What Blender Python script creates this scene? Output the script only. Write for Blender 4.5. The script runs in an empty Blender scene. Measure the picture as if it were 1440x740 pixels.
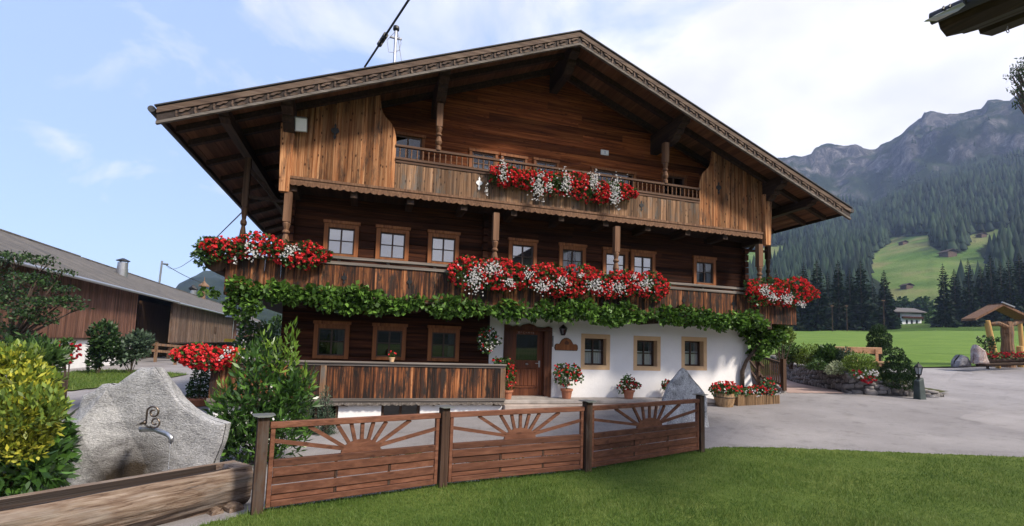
import bpy, bmesh, math, random
import numpy as np
from mathutils import Vector, Matrix
random.seed(7); rng = np.random.default_rng(7)
S = bpy.context.scene
COL = S.collection
RAD = math.radians

# ------------------------------------------------------------------ camera
CAM_H = 1.533
F_PX, PY0 = 682.06, 426.33
PITCH, ROLL, YAW = RAD(5.052), RAD(1.806), RAD(16.664)
_f = Vector((math.sin(YAW)*math.cos(PITCH), math.cos(YAW)*math.cos(PITCH), math.sin(PITCH)))
_r0 = Vector((math.cos(YAW), -math.sin(YAW), 0)); _u0 = _r0.cross(_f)
_r = _r0*math.cos(ROLL) + _u0*math.sin(ROLL); _u = -_r0*math.sin(ROLL) + _u0*math.cos(ROLL)
CAM = Vector((0, 0, CAM_H))
cd = bpy.data.cameras.new('camera'); cam = bpy.data.objects.new('camera', cd); COL.objects.link(cam)
m = Matrix(((_r.x, _u.x, -_f.x), (_r.y, _u.y, -_f.y), (_r.z, _u.z, -_f.z))).to_4x4(); m.translation = CAM
cam.matrix_world = m
cd.sensor_width = 36; cd.sensor_fit = 'HORIZONTAL'; cd.lens = F_PX/1440*36
cd.shift_y = (PY0-370)/1440; cd.clip_start = 0.05; cd.clip_end = 12000
S.camera = cam

# ------------------------------------------------------------------ world, sun, exposure
SUN_EL, SUN_AZ = RAD(44), RAD(38)          # azimuth measured from -Y (behind the camera) towards +X
sun_dir = Vector((math.sin(SUN_AZ)*math.cos(SUN_EL), -math.cos(SUN_AZ)*math.cos(SUN_EL), math.sin(SUN_EL)))
W = bpy.data.worlds.new('World'); S.world = W; W.use_nodes = True
nt = W.node_tree; nt.nodes.clear(); N = nt.nodes.new; Lk = nt.links.new
out = N('ShaderNodeOutputWorld'); bg = N('ShaderNodeBackground'); bg.inputs['Strength'].default_value = 0.12
sky = N('ShaderNodeTexSky'); sky.sky_type = 'NISHITA'; sky.sun_disc = False
sky.sun_elevation = SUN_EL; sky.sun_rotation = math.pi - SUN_AZ
sky.air_density = 1.0; sky.dust_density = 2.0; sky.ozone_density = 1.5
tc = N('ShaderNodeTexCoord')
sep = N('ShaderNodeSeparateXYZ'); Lk(tc.outputs['Generated'], sep.inputs[0])
def vmath(op, a, b=None):
    n = N('ShaderNodeMath'); n.operation = op
    for i, x in enumerate((a, b)):
        if x is None: continue
        if isinstance(x, (int, float)): n.inputs[i].default_value = x
        else: Lk(x, n.inputs[i])
    return n.outputs[0]
zz = vmath('ADD', vmath('MAXIMUM', sep.outputs[2], 0.0), 0.22)
px_, py_ = vmath('DIVIDE', sep.outputs[0], zz), vmath('DIVIDE', sep.outputs[1], zz)
cmb = N('ShaderNodeCombineXYZ'); Lk(px_, cmb.inputs[0]); Lk(py_, cmb.inputs[1])
n1 = N('ShaderNodeTexNoise'); n1.inputs['Scale'].default_value = 1.9; n1.inputs['Detail'].default_value = 9; n1.inputs['Roughness'].default_value = 0.58
n1.inputs['Distortion'].default_value = 0.5
Lk(cmb.outputs[0], n1.inputs['Vector'])
# the cloud bank thickens towards the right (+X) of the valley
bias = vmath('ADD', vmath('ADD', vmath('MULTIPLY', sep.outputs[0], 0.36), vmath('MULTIPLY', sep.outputs[2], 0.10)), vmath('MULTIPLY', vmath('MAXIMUM', vmath('MULTIPLY', sep.outputs[1], -1.0), 0.0), 0.34))
bias = vmath('MINIMUM', bias, 0.245)
cl = vmath('ADD', n1.outputs['Fac'], bias)
ramp = N('ShaderNodeValToRGB'); Lk(cl, ramp.inputs[0])
ramp.color_ramp.elements[0].position = 0.47; ramp.color_ramp.elements[0].color = (0, 0, 0, 1)
ramp.color_ramp.elements[1].position = 0.69; ramp.color_ramp.elements[1].color = (1, 1, 1, 1)
# general haze whitening of the blue
hz = N('ShaderNodeMixRGB'); hz.inputs[0].default_value = 0.65; Lk(sky.outputs[0], hz.inputs[1]); hz.inputs[2].default_value = (2.6, 3.45, 5.7, 1)
mix = N('ShaderNodeMixRGB'); Lk(ramp.outputs[0], mix.inputs[0]); Lk(hz.outputs[0], mix.inputs[1]); n2 = N('ShaderNodeTexNoise'); n2.inputs['Scale'].default_value = 3.1; n2.inputs['Detail'].default_value = 7; Lk(cmb.outputs[0], n2.inputs['Vector']); cr2 = N('ShaderNodeValToRGB'); Lk(n2.outputs['Fac'], cr2.inputs[0]); cr2.color_ramp.elements[0].position = .36; cr2.color_ramp.elements[0].color = (.80, .80, .85, 1); cr2.color_ramp.elements[1].position = .60; cr2.color_ramp.elements[1].color = (1, .99, 1, 1); csc = N('ShaderNodeMixRGB'); csc.blend_type = 'MULTIPLY'; csc.inputs[0].default_value = 1; Lk(cr2.outputs[0], csc.inputs[1]); csc.inputs[2].default_value = (5.5, 5.45, 5.7, 1); Lk(csc.outputs[0], mix.inputs[2])
Lk(mix.outputs[0], bg.inputs['Color']); Lk(bg.outputs[0], out.inputs[0])
sd = bpy.data.lights.new('sun', 'SUN'); sd.energy = 3.5; sd.angle = RAD(8); sd.color = (1, 0.90, 0.76)
so = bpy.data.objects.new('sun', sd); COL.objects.link(so)
so.rotation_euler = sun_dir.to_track_quat('Z', 'Y').to_euler()
S.view_settings.view_transform = 'Standard'; S.view_settings.look = 'None'
S.view_settings.exposure = 0.95; S.view_settings.gamma = 1; S.view_settings.use_curve_mapping = False
S.render.engine = 'CYCLES'
cy = S.cycles
cy.use_denoising = True; cy.max_bounces = 6; cy.diffuse_bounces = 3; cy.glossy_bounces = 3; cy.transmission_bounces = 4
cy.transparent_max_bounces = 12; cy.volume_bounces = 1; cy.caustics_reflective = False; cy.caustics_refractive = False
cy.sample_clamp_indirect = 6

# ------------------------------------------------------------------ geometry from the calibrated view
def ray(x, y): return _f*F_PX + _r*(x-720) - _u*(y-PY0)
def at_y(x, y, Y): d = ray(x, y); return CAM + d*(Y/d.y)
def at_z(x, y, Z): d = ray(x, y); return CAM + d*((Z-CAM_H)/d.z)
def at_d(x, y, D): return CAM + ray(x, y)*(D/F_PX)

# ------------------------------------------------------------------ helpers
def setp(o, label=None, cat=None, group=None, kind=None):
    if label: o['label'] = label
    if cat: o['category'] = cat
    if group: o['group'] = group
    if kind: o['kind'] = kind
    return o
ORIG = {}
def thing(name, label, cat, loc=(0, 0, 0), group=None, rz=0):
    o = bpy.data.objects.new(name, None); COL.objects.link(o); o.location = loc; o.rotation_euler = (0, 0, rz)
    o.empty_display_size = 0.2
    ORIG[o.name] = (Vector(loc) if rz == 0 else None)
    return setp(o, label, cat, group)
def link(name, me, mat, parent=None, smooth=False):
    if mat is not None:
        for mm in (mat if isinstance(mat, (list, tuple)) else [mat]): me.materials.append(mm)
    if smooth: me.polygons.foreach_set('use_smooth', [True]*len(me.polygons))
    o = bpy.data.objects.new(name, me); COL.objects.link(o)
    if parent is not None: o.parent = parent
    return o
def root_loc(p):
    v = Vector((0, 0, 0))
    while p is not None: v += Vector(p.location); p = p.parent
    return v
def np_mesh(name, V, F, mat, parent=None, smooth=False, world=True):
    """V (n,3), F (m,k) uniform faces; world coordinates unless world=False."""
    V = np.asarray(V, dtype=np.float64).copy(); F = np.asarray(F, dtype=np.int32)
    if parent is not None and world: V -= np.array(root_loc(parent))
    me = bpy.data.meshes.new(name)
    me.vertices.add(len(V)); me.vertices.foreach_set('co', V.astype(np.float32).ravel())
    k = F.shape[1]
    me.loops.add(F.size); me.loops.foreach_set('vertex_index', F.ravel())
    me.polygons.add(len(F)); me.polygons.foreach_set('loop_start', np.arange(len(F), dtype=np.int32)*k)
    me.update(calc_edges=True); me.validate()
    return link(name, me, mat, parent, smooth)

class MB:
    def __init__(s): s.v = []; s.f = []; s.mi = []; s.cur = 0
    def add(s, vs, fs):
        b = len(s.v); s.v += [tuple(v) for v in vs]
        for f in fs: s.f.append([b+i for i in f]); s.mi.append(s.cur)
        return s
    def box(s, x0, x1, y0, y1, z0, z1):
        return s.add([(x0,y0,z0),(x1,y0,z0),(x1,y1,z0),(x0,y1,z0),(x0,y0,z1),(x1,y0,z1),(x1,y1,z1),(x0,y1,z1)],
              [(0,3,2,1),(4,5,6,7),(0,1,5,4),(1,2,6,5),(2,3,7,6),(3,0,4,7)])
    def hexa(s, p):  # 8 corners, bottom loop then top loop
        return s.add(p, [(0,3,2,1),(4,5,6,7),(0,1,5,4),(1,2,6,5),(2,3,7,6),(3,0,4,7)])
    def bar(s, p, q, w, h, up=(0,0,1)):
        p, q = Vector(p), Vector(q); d = (q-p).normalized(); u = Vector(up)
        a = d.cross(u)
        if a.length < 1e-4: a = d.cross(Vector((1,0,0)))
        a.normalize(); b = a.cross(d).normalized()
        c = [(-w/2,-h/2),(w/2,-h/2),(w/2,h/2),(-w/2,h/2)]
        vs = [p+a*x+b*y for x,y in c] + [q+a*x+b*y for x,y in c]
        return s.add(vs, [(0,3,2,1),(4,5,6,7),(0,1,5,4),(1,2,6,5),(2,3,7,6),(3,0,4,7)])
    def tube(s, pts, rad, n=8, cap=True):
        pts = [Vector(p) for p in pts]
        if not isinstance(rad, (list, tuple)): rad = [rad]*len(pts)
        base = len(s.v); a = None
        for i, p in enumerate(pts):
            d = (pts[min(i+1,len(pts)-1)] - pts[max(i-1,0)]).normalized()
            if a is None:
                a = d.orthogonal().normalized()
            a = (a - d*a.dot(d)).normalized(); b = d.cross(a)
            for k in range(n):
                t = 2*math.pi*k/n; s.v.append(tuple(p + (a*math.cos(t)+b*math.sin(t))*rad[i]))
        for i in range(len(pts)-1):
            for k in range(n):
                s.f.append([base+i*n+k, base+i*n+(k+1)%n, base+(i+1)*n+(k+1)%n, base+(i+1)*n+k]); s.mi.append(s.cur)
        if cap:
            s.f.append([base+k for k in range(n)][::-1]); s.mi.append(s.cur)
            s.f.append([base+(len(pts)-1)*n+k for k in range(n)]); s.mi.append(s.cur)
        return s
    def lathe(s, c, prof, n=12, jitter=0):
        c = Vector(c); base = len(s.v)
        for r, z in prof:
            for k in range(n):
                t = 2*math.pi*(k+.5)/n; s.v.append((c.x+r*math.cos(t), c.y+r*math.sin(t), c.z+z))
        for i in range(len(prof)-1):
            for k in range(n):
                s.f.append([base+i*n+k, base+i*n+(k+1)%n, base+(i+1)*n+(k+1)%n, base+(i+1)*n+k]); s.mi.append(s.cur)
        s.f.append([base+k for k in range(n)][::-1]); s.mi.append(s.cur)
        s.f.append([base+(len(prof)-1)*n+k for k in range(n)]); s.mi.append(s.cur)
        return s
    def prism(s, poly, A, B, Cc, o, t0, t1):
        """poly of (a,b) in axes A,B about o, extruded along Cc from t0 to t1"""
        A, B, Cc, o = Vector(A), Vector(B), Vector(Cc), Vector(o); n = len(poly)
        vs = [o+A*a+B*b+Cc*t0 for a,b in poly] + [o+A*a+B*b+Cc*t1 for a,b in poly]
        fs = [tuple(range(n))[::-1], tuple(range(n,2*n))] + [(i,(i+1)%n,n+(i+1)%n,n+i) for i in range(n)]
        return s.add(vs, fs)
    def build(s, name, mat, parent=None, smooth=False, world=True, bevel=0):
        me = bpy.data.meshes.new(name)
        off = root_loc(parent) if (parent is not None and world) else Vector((0,0,0))
        me.from_pydata([(v[0]-off.x, v[1]-off.y, v[2]-off.z) for v in s.v], [], s.f); me.update()
        bm = bmesh.new(); bm.from_mesh(me); bmesh.ops.recalc_face_normals(bm, faces=bm.faces)
        if bevel: bmesh.ops.bevel(bm, geom=[e for e in bm.edges if len(e.link_faces)==2 and e.calc_face_angle(0)>0.5], offset=bevel, segments=1, affect='EDGES', clamp_overlap=True)
        bm.to_mesh(me); bm.free()
        o = link(name, me, mat, parent, smooth)
        if isinstance(mat, (list, tuple)) and not bevel: me.polygons.foreach_set('material_index', s.mi)
        return o
def copy_tree(o, parent=None):
    c = o.copy(); COL.objects.link(c)
    if parent is not None: c.parent = parent
    for ch in list(o.children): copy_tree(ch, c)
    return c
def fbm(x, y, z=0.0, seed=0, oct=4, lac=2.0, gain=.5):
    """cheap smooth pseudo-noise from sums of rotated sines, numpy arrays"""
    r = np.random.default_rng(seed+100); v = 0.0; amp = 1.0; f = 1.0
    for o in range(oct):
        for k in range(3):
            d = r.normal(size=3); d /= np.linalg.norm(d); ph = r.uniform(0, 6.28)
            d2 = r.normal(size=3)
            v = v + amp/3*np.sin(f*(x*d[0]+y*d[1]+z*d[2])*1.7+ph+1.3*np.sin(f*(x*d2[0]+y*d2[1]+z*d2[2])*.9))
        amp *= gain; f *= lac
    return v

# ------------------------------------------------------------------ materials
def new_mat(name):
    mt = bpy.data.materials.new(name); mt.use_nodes = True; t = mt.node_tree; t.nodes.clear()
    o = t.nodes.new('ShaderNodeOutputMaterial'); b = t.nodes.new('ShaderNodeBsdfPrincipled'); t.links.new(b.outputs[0], o.inputs[0])
    return mt, t, b, o
def nd(t, typ, **kw):
    n = t.nodes.new(typ)
    for k, v in kw.items():
        if k in n.inputs: n.inputs[k].default_value = v
        else: setattr(n, k, v)
    return n
def rampn(t, src, stops):
    r = t.nodes.new('ShaderNodeValToRGB'); e = r.color_ramp.elements
    while len(e) < len(stops): e.new(.5)
    for i, (p, c) in enumerate(stops): e[i].position = p; e[i].color = (*c, 1)
    t.links.new(src, r.inputs[0]); return r
def mapping(t, scale, kind='Object'):
    c = t.nodes.new('ShaderNodeTexCoord'); mp = t.nodes.new('ShaderNodeMapping'); mp.inputs['Scale'].default_value = scale
    t.links.new(c.outputs[kind], mp.inputs[0]); return mp.outputs[0]
def tint_island(t, colsock, lo, hi, sat=(1,1)):
    g = t.nodes.new('ShaderNodeNewGeometry'); mr = t.nodes.new('ShaderNodeMapRange'); mr.inputs['To Min'].default_value = lo; mr.inputs['To Max'].default_value = hi
    t.links.new(g.outputs['Random Per Island'], mr.inputs[0]); h = t.nodes.new('ShaderNodeHueSaturation')
    t.links.new(mr.outputs[0], h.inputs['Value']); t.links.new(colsock, h.inputs['Color'])
    return h.outputs[0]
def bump(t, b, src, strength, dist=.01):
    n = t.nodes.new('ShaderNodeBump'); n.inputs['Strength'].default_value = strength; n.inputs['Distance'].default_value = dist
    t.links.new(src, n.inputs['Height']); t.links.new(n.outputs[0], b.inputs['Normal'])
def wood(name, stops, axis='z', fine=26, isl=(.7,1.25), rough=.75, streak=None, knots=0.0, bmp=.5, gray=None, spec=.25, long_=.55):
    mt, t, b, o = new_mat(name)
    f = fine
    sc = {'x': (long_, f, f), 'y': (f, long_, f), 'z': (f, f, long_)}[axis]
    v = mapping(t, sc)
    g = t.nodes.new('ShaderNodeNewGeometry')
    off = t.nodes.new('ShaderNodeVectorMath'); off.operation = 'ADD'
    mul = t.nodes.new('ShaderNodeMath'); mul.operation = 'MULTIPLY'; mul.inputs[1].default_value = 37.0
    t.links.new(g.outputs['Random Per Island'], mul.inputs[0]); t.links.new(v, off.inputs[0]); t.links.new(mul.outputs[0], off.inputs[1])
    n = nd(t, 'ShaderNodeTexNoise', Scale=1.0, Detail=6.0, Roughness=.65, Distortion=.4); t.links.new(off.outputs[0], n.inputs['Vector'])
    col = rampn(t, n.outputs['Fac'], stops).outputs[0]
    if gray:
        gv = mapping(t, {'x': (.5,2.2,2.2), 'y': (2.2,.5,2.2), 'z': (5,5,1.3)}[axis])
        gn = nd(t, 'ShaderNodeTexNoise', Scale=1.0, Detail=5.0, Roughness=.7); t.links.new(gv, gn.inputs['Vector'])
        gr = rampn(t, gn.outputs['Fac'], [(gray[1], (0,0,0)), (gray[2], (1,1,1))])
        mx = t.nodes.new('ShaderNodeMixRGB'); t.links.new(gr.outputs[0], mx.inputs[0]); t.links.new(col, mx.inputs[1]); mx.inputs[2].default_value = (*gray[0], 1)
        col = mx.outputs[0]
    if knots:
        kv = mapping(t, {'x': (3,9,9), 'y': (9,3,9), 'z': (9,9,4)}[axis])
        vo = nd(t, 'ShaderNodeTexVoronoi', Scale=1.0); t.links.new(kv, vo.inputs['Vector'])
        kr = rampn(t, vo.outputs['Distance'], [(.10, (1,1,1)), (.2, (0,0,0))])
        mx = t.nodes.new('ShaderNodeMixRGB'); mm = t.nodes.new('ShaderNodeMath'); mm.operation = 'MULTIPLY'; mm.inputs[1].default_value = knots
        t.links.new(kr.outputs[0], mm.inputs[0]); t.links.new(mm.outputs[0], mx.inputs[0]); t.links.new(col, mx.inputs[1]); mx.inputs[2].default_value = (*stops[0][1], 1)
        col = mx.outputs[0]
    col = tint_island(t, col, *isl)
    t.links.new(col, b.inputs['Base Color']); b.inputs['Roughness'].default_value = rough; b.inputs['Specular IOR Level'].default_value = spec
    bump(t, b, n.outputs['Fac'], bmp, .012)
    return mt
def plain(name, col, rough=.6, var=.15, scale=6, metal=0, bmp=0, spec=.4, isl=None, bscale=None):
    mt, t, b, o = new_mat(name)
    v = mapping(t, (scale,)*3)
    n = nd(t, 'ShaderNodeTexNoise', Scale=1.0, Detail=6.0, Roughness=.62); t.links.new(v, n.inputs['Vector'])
    lo = tuple(c*(1-var) for c in col); hi = tuple(min(1, c*(1+var)) for c in col)
    c = rampn(t, n.outputs['Fac'], [(.3, lo), (.7, hi)]).outputs[0]
    if isl: c = tint_island(t, c, *isl)
    t.links.new(c, b.inputs['Base Color']); b.inputs['Roughness'].default_value = rough; b.inputs['Metallic'].default_value = metal
    b.inputs['Specular IOR Level'].default_value = spec
    if bmp:
        src = n.outputs['Fac']
        if bscale:
            n2 = nd(t, 'ShaderNodeTexNoise', Scale=bscale, Detail=8.0, Roughness=.7); t.links.new(mapping(t, (1,1,1)), n2.inputs['Vector']); src = n2.outputs['Fac']
        bump(t, b, src, bmp, .03)
    return mt
def leafm(name, col, col2=None, isl=(.6,1.4), rough=.45, trans=.25, spec=.35):
    mt, t, b, o = new_mat(name)
    g = t.nodes.new('ShaderNodeNewGeometry')
    col2 = col2 or col
    r = rampn(t, g.outputs['Random Per Island'], [(0, tuple(c*isl[0] for c in col)), (.5, col), (1, tuple(c*isl[1] for c in col2))])
    t.links.new(r.outputs[0], b.inputs['Base Color']); b.inputs['Roughness'].default_value = rough; b.inputs['Specular IOR Level'].default_value = spec
    if trans:
        tr = t.nodes.new('ShaderNodeBsdfTranslucent'); t.links.new(r.outputs[0], tr.inputs[0]); mx = t.nodes.new('ShaderNodeMixShader'); mx.inputs[0].default_value = trans
        t.links.new(b.outputs[0], mx.inputs[1]); t.links.new(tr.outputs[0], mx.inputs[2]); t.links.new(mx.outputs[0], o.inputs[0])
    return mt
def glassm(name, tint=(.35,.37,.4), refl=.28):
    mt, t, b, o = new_mat(name); t.nodes.remove(b)
    tr = t.nodes.new('ShaderNodeBsdfTransparent'); tr.inputs[0].default_value = (*tint, 1)
    gl = t.nodes.new('ShaderNodeBsdfGlossy'); gl.inputs['Roughness'].default_value = .015; gl.inputs[0].default_value = (.95,.97,1,1)
    nz = nd(t, 'ShaderNodeTexNoise', Scale=1.1, Detail=0.0); t.links.new(mapping(t, (1,1,1)), nz.inputs['Vector'])
    bp = t.nodes.new('ShaderNodeBump'); bp.inputs['Strength'].default_value = .03; bp.inputs['Distance'].default_value = .01; t.links.new(nz.outputs[0], bp.inputs['Height']); t.links.new(bp.outputs[0], gl.inputs['Normal'])
    fr = t.nodes.new('ShaderNodeFresnel'); fr.inputs[0].default_value = 1.5
    ad = t.nodes.new('ShaderNodeMath'); ad.operation = 'ADD'; ad.inputs[1].default_value = refl-.04; ad.use_clamp = True; t.links.new(fr.outputs[0], ad.inputs[0])
    mx = t.nodes.new('ShaderNodeMixShader'); t.links.new(ad.outputs[0], mx.inputs[0]); t.links.new(tr.outputs[0], mx.inputs[1]); t.links.new(gl.outputs[0], mx.inputs[2])
    t.links.new(mx.outputs[0], o.inputs[0])
    return mt
M = {}
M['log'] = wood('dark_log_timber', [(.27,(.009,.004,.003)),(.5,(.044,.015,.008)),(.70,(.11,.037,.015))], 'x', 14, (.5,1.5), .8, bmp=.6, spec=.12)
M['gable'] = wood('reddish_gable_boards', [(.29,(.035,.009,.004)),(.5,(.20,.052,.015)),(.72,(.42,.14,.04))], 'x', 14, (.45,1.35), .7, bmp=.5, knots=.6, spec=.15)
M['board'] = wood('weathered_larch_boards', [(.29,(.040,.013,.006)),(.45,(.28,.108,.042)),(.66,(.52,.28,.14))], 'z', 19, (.42,1.3), .75, knots=.95, gray=((.085,.052,.036),.50,.70), bmp=.7, spec=.12)
M['streak'] = wood('dark_streaked_boards', [(.35,(.009,.005,.004)),(.47,(.055,.020,.010)),(.57,(.23,.080,.027)),(.70,(.42,.21,.10))], 'z', 15, (.5,1.4), .75, knots=.4, gray=((.022,.015,.012),.45,.60), bmp=.7)
M['greyboard'] = wood('grey_weathered_boards', [(.29,(.028,.015,.009)),(.5,(.19,.105,.058)),(.70,(.38,.23,.135))], 'z', 17, (.5,1.3), .8, knots=.8, gray=((.13,.115,.10),.5,.68), bmp=.6)
M['greyrail'] = wood('grey_weathered_rail', [(.25,(.05,.043,.038)),(.5,(.13,.112,.098)),(.75,(.25,.22,.20))], 'x', 20, (.8,1.2), .85, bmp=.6)
M['darkwood'] = wood('dark_structural_timber', [(.25,(.012,.008,.006)),(.5,(.035,.019,.012)),(.75,(.075,.042,.025))], 'y', 14, (.7,1.3), .75, bmp=.4)
M['darkwoodz'] = wood('dark_upright_timber', [(.25,(.022,.013,.009)),(.5,(.065,.035,.021)),(.75,(.14,.082,.047))], 'z', 14, (.7,1.3), .75, bmp=.4)
M['post'] = wood('brown_turned_post', [(.25,(.05,.024,.013)),(.5,(.15,.076,.042)),(.75,(.25,.145,.085))], 'z', 16, (.85,1.15), .7, bmp=.4)
M['soffit'] = wood('brown_soffit_boards', [(.25,(.06,.024,.012)),(.5,(.125,.052,.025)),(.75,(.20,.095,.048))], 'y', 10, (.72,1.3), .75, bmp=.3, knots=.4)
M['fascia'] = wood('weathered_fascia', [(.25,(.04,.026,.02)),(.5,(.105,.068,.05)),(.75,(.19,.14,.105))], 'x', 14, (.75,1.25), .75, bmp=.5)
M['carved'] = plain('dark_carved_fascia', (.035,.024,.02), .8, .4, 9, bmp=.4)
M['casing'] = wood('orange_brown_casing', [(.25,(.11,.034,.011)),(.5,(.24,.085,.028)),(.75,(.36,.15,.055))], 'z', 18, (.85,1.15), .55, bmp=.25)
M['sash'] = plain('dark_window_sash', (.045,.021,.013), .5, .3, 20)
M['sashlight'] = plain('brown_window_sash', (.12,.055,.028), .5, .3, 20)
M['tan'] = plain('tan_painted_plaster', (.64,.43,.25), .85, .08, 5, bmp=.1)
M['plaster'] = plain('white_lime_plaster', (.80,.79,.80), .9, .035, 1.3, bmp=.25, bscale=9)
M['plaster_low'] = plain('white_base_plaster', (.76,.75,.75), .9, .07, 1.6, bmp=.25, bscale=9)
M['glass'] = plain('sky_reflecting_window_glass', (.02,.022,.026), .02, .2, 2, spec=.5); M['glass'].node_tree.nodes['Principled BSDF'].inputs['IOR'].default_value = 3.4
M['glassdim'] = glassm('dark_window_glass', (.25,.26,.28), .08)
M['glassclear'] = glassm('clear_window_glass', (.72,.74,.77), .07)
M['curtain'] = plain('white_lace_curtain', (.75,.75,.76), .9, .12, 30)
M['dark'] = plain('unlit_interior', (.012,.010,.009), .9, .2, 3)
M['metalg'] = plain('grey_galvanised_metal', (.42,.43,.45), .38, .12, 8, metal=.85)
M['black'] = plain('black_iron', (.015,.015,.016), .5, .3, 12, metal=.3)
M['roofsheet'] = plain('dark_roof_covering', (.05,.05,.055), .7, .3, 3)
M['slab'] = plain('grey_stone_slab', (.30,.27,.25), .85, .25, 3, bmp=.4)
M['step'] = plain('pinkish_stone_step', (.34,.28,.245), .85, .22, 3, bmp=.4)
M['asphalt'] = None
M['terracotta'] = plain('terracotta', (.36,.14,.075), .8, .18, 9, bmp=.15)
M['leaf_g'] = leafm('geranium_leaf', (.045,.10,.022), (.06,.13,.025), (.45,1.3))
M['red'] = leafm('red_geranium_petals', (.76,.030,.036), (.84,.10,.11), (.72,1.05), .55, .15, .2)
M['dred'] = leafm('crimson_geranium_petals', (.45,.012,.028), (.55,.03,.05), (.5,1.1), .55, .15, .2)
M['white'] = leafm('white_petals', (.78,.77,.76), (.82,.8,.8), (.85,1.0), .6, .2, .2)
M['pink'] = leafm('pink_petals', (.62,.14,.2), None, (.7,1.1), .6, .2, .2)
M['vine'] = leafm('vine_leaf', (.07,.15,.024), (.12,.23,.035), (.35,1.3), .5, .28)
M['laurel'] = leafm('laurel_leaf', (.035,.085,.018), (.07,.15,.025), (.5,1.3), .32, .18, .5)
M['laurel_new'] = leafm('fresh_laurel_leaf', (.13,.23,.03), (.17,.27,.04), (.7,1.2), .4, .3)
M['yellow'] = leafm('yellow_variegated_leaf', (.24,.29,.03), (.60,.55,.07), (.35,1.05), .45, .3)
M['dkleaf'] = leafm('dark_hedge_leaf', (.022,.052,.015), (.04,.085,.02), (.45,1.3), .5, .18)
M['midleaf'] = leafm('mid_green_leaf', (.05,.105,.025), (.075,.14,.03), (.45,1.3), .5, .22)
M['lightleaf'] = leafm('light_green_leaf', (.12,.19,.03), (.18,.25,.04), (.5,1.2), .5, .28)
M['grayleaf'] = leafm('grey_green_leaf', (.05,.085,.05), (.08,.12,.075), (.5,1.3), .55, .15)
M['greyflower'] = leafm('pale_green_tuft', (.30,.36,.20), (.42,.46,.30), (.6,1.15), .6, .2)
M['spruce'] = leafm('spruce_needles', (.008,.019,.010), (.014,.030,.014), (.45,1.35), .7, .06, .15)
M['farspruce'] = leafm('far_spruce', (.010,.022,.014), (.02,.036,.019), (.5,1.35), .8, 0, .1)
M['bark'] = plain('brown_bark', (.085,.06,.045), .9, .4, 14, bmp=.8)
M['grass'] = leafm('lawn_blade', (.075,.150,.022), (.13,.20,.035), (.5,1.2), .55, .25, .25)
M['wicker'] = wood('woven_wicker', [(.3,(.14,.08,.04)),(.5,(.30,.19,.10)),(.75,(.45,.31,.18))], 'z', 30, (.6,1.3), .8)
M['pine'] = wood('fresh_pine_wood', [(.25,(.33,.17,.08)),(.5,(.50,.29,.16)),(.75,(.62,.40,.25))], 'x', 14, (.85,1.15), .6, knots=.4)
M['honey'] = wood('honey_coloured_log', [(.25,(.38,.20,.06)),(.5,(.52,.31,.11)),(.75,(.62,.42,.18))], 'z', 8, (.85,1.15), .6)
M['fencewood'] = wood('stained_fence_wood', [(.25,(.065,.025,.015)),(.5,(.125,.050,.029)),(.75,(.20,.09,.055))], 'x', 18, (.68,1.28), .65, knots=.8, bmp=.35)
M['fencepost'] = wood('dark_fence_post', [(.28,(.014,.009,.007)),(.5,(.05,.029,.021)),(.75,(.13,.08,.055))], 'z', 22, (.8,1.2), .85, knots=.5, gray=((.075,.066,.06),.52,.72), bmp=.8, spec=.12)
M['barn'] = wood('weathered_barn_boards', [(.25,(.055,.033,.024)),(.5,(.125,.076,.052)),(.75,(.21,.14,.10))], 'z', 5, (.6,1.3), .85, gray=((.17,.14,.12),.5,.68), bmp=.4)
M['barnred'] = wood('red_brown_barn_boards', [(.25,(.06,.028,.02)),(.5,(.13,.06,.04)),(.75,(.22,.12,.085))], 'z', 5, (.6,1.3), .85, bmp=.4)
M['oldlog'] = None
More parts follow.
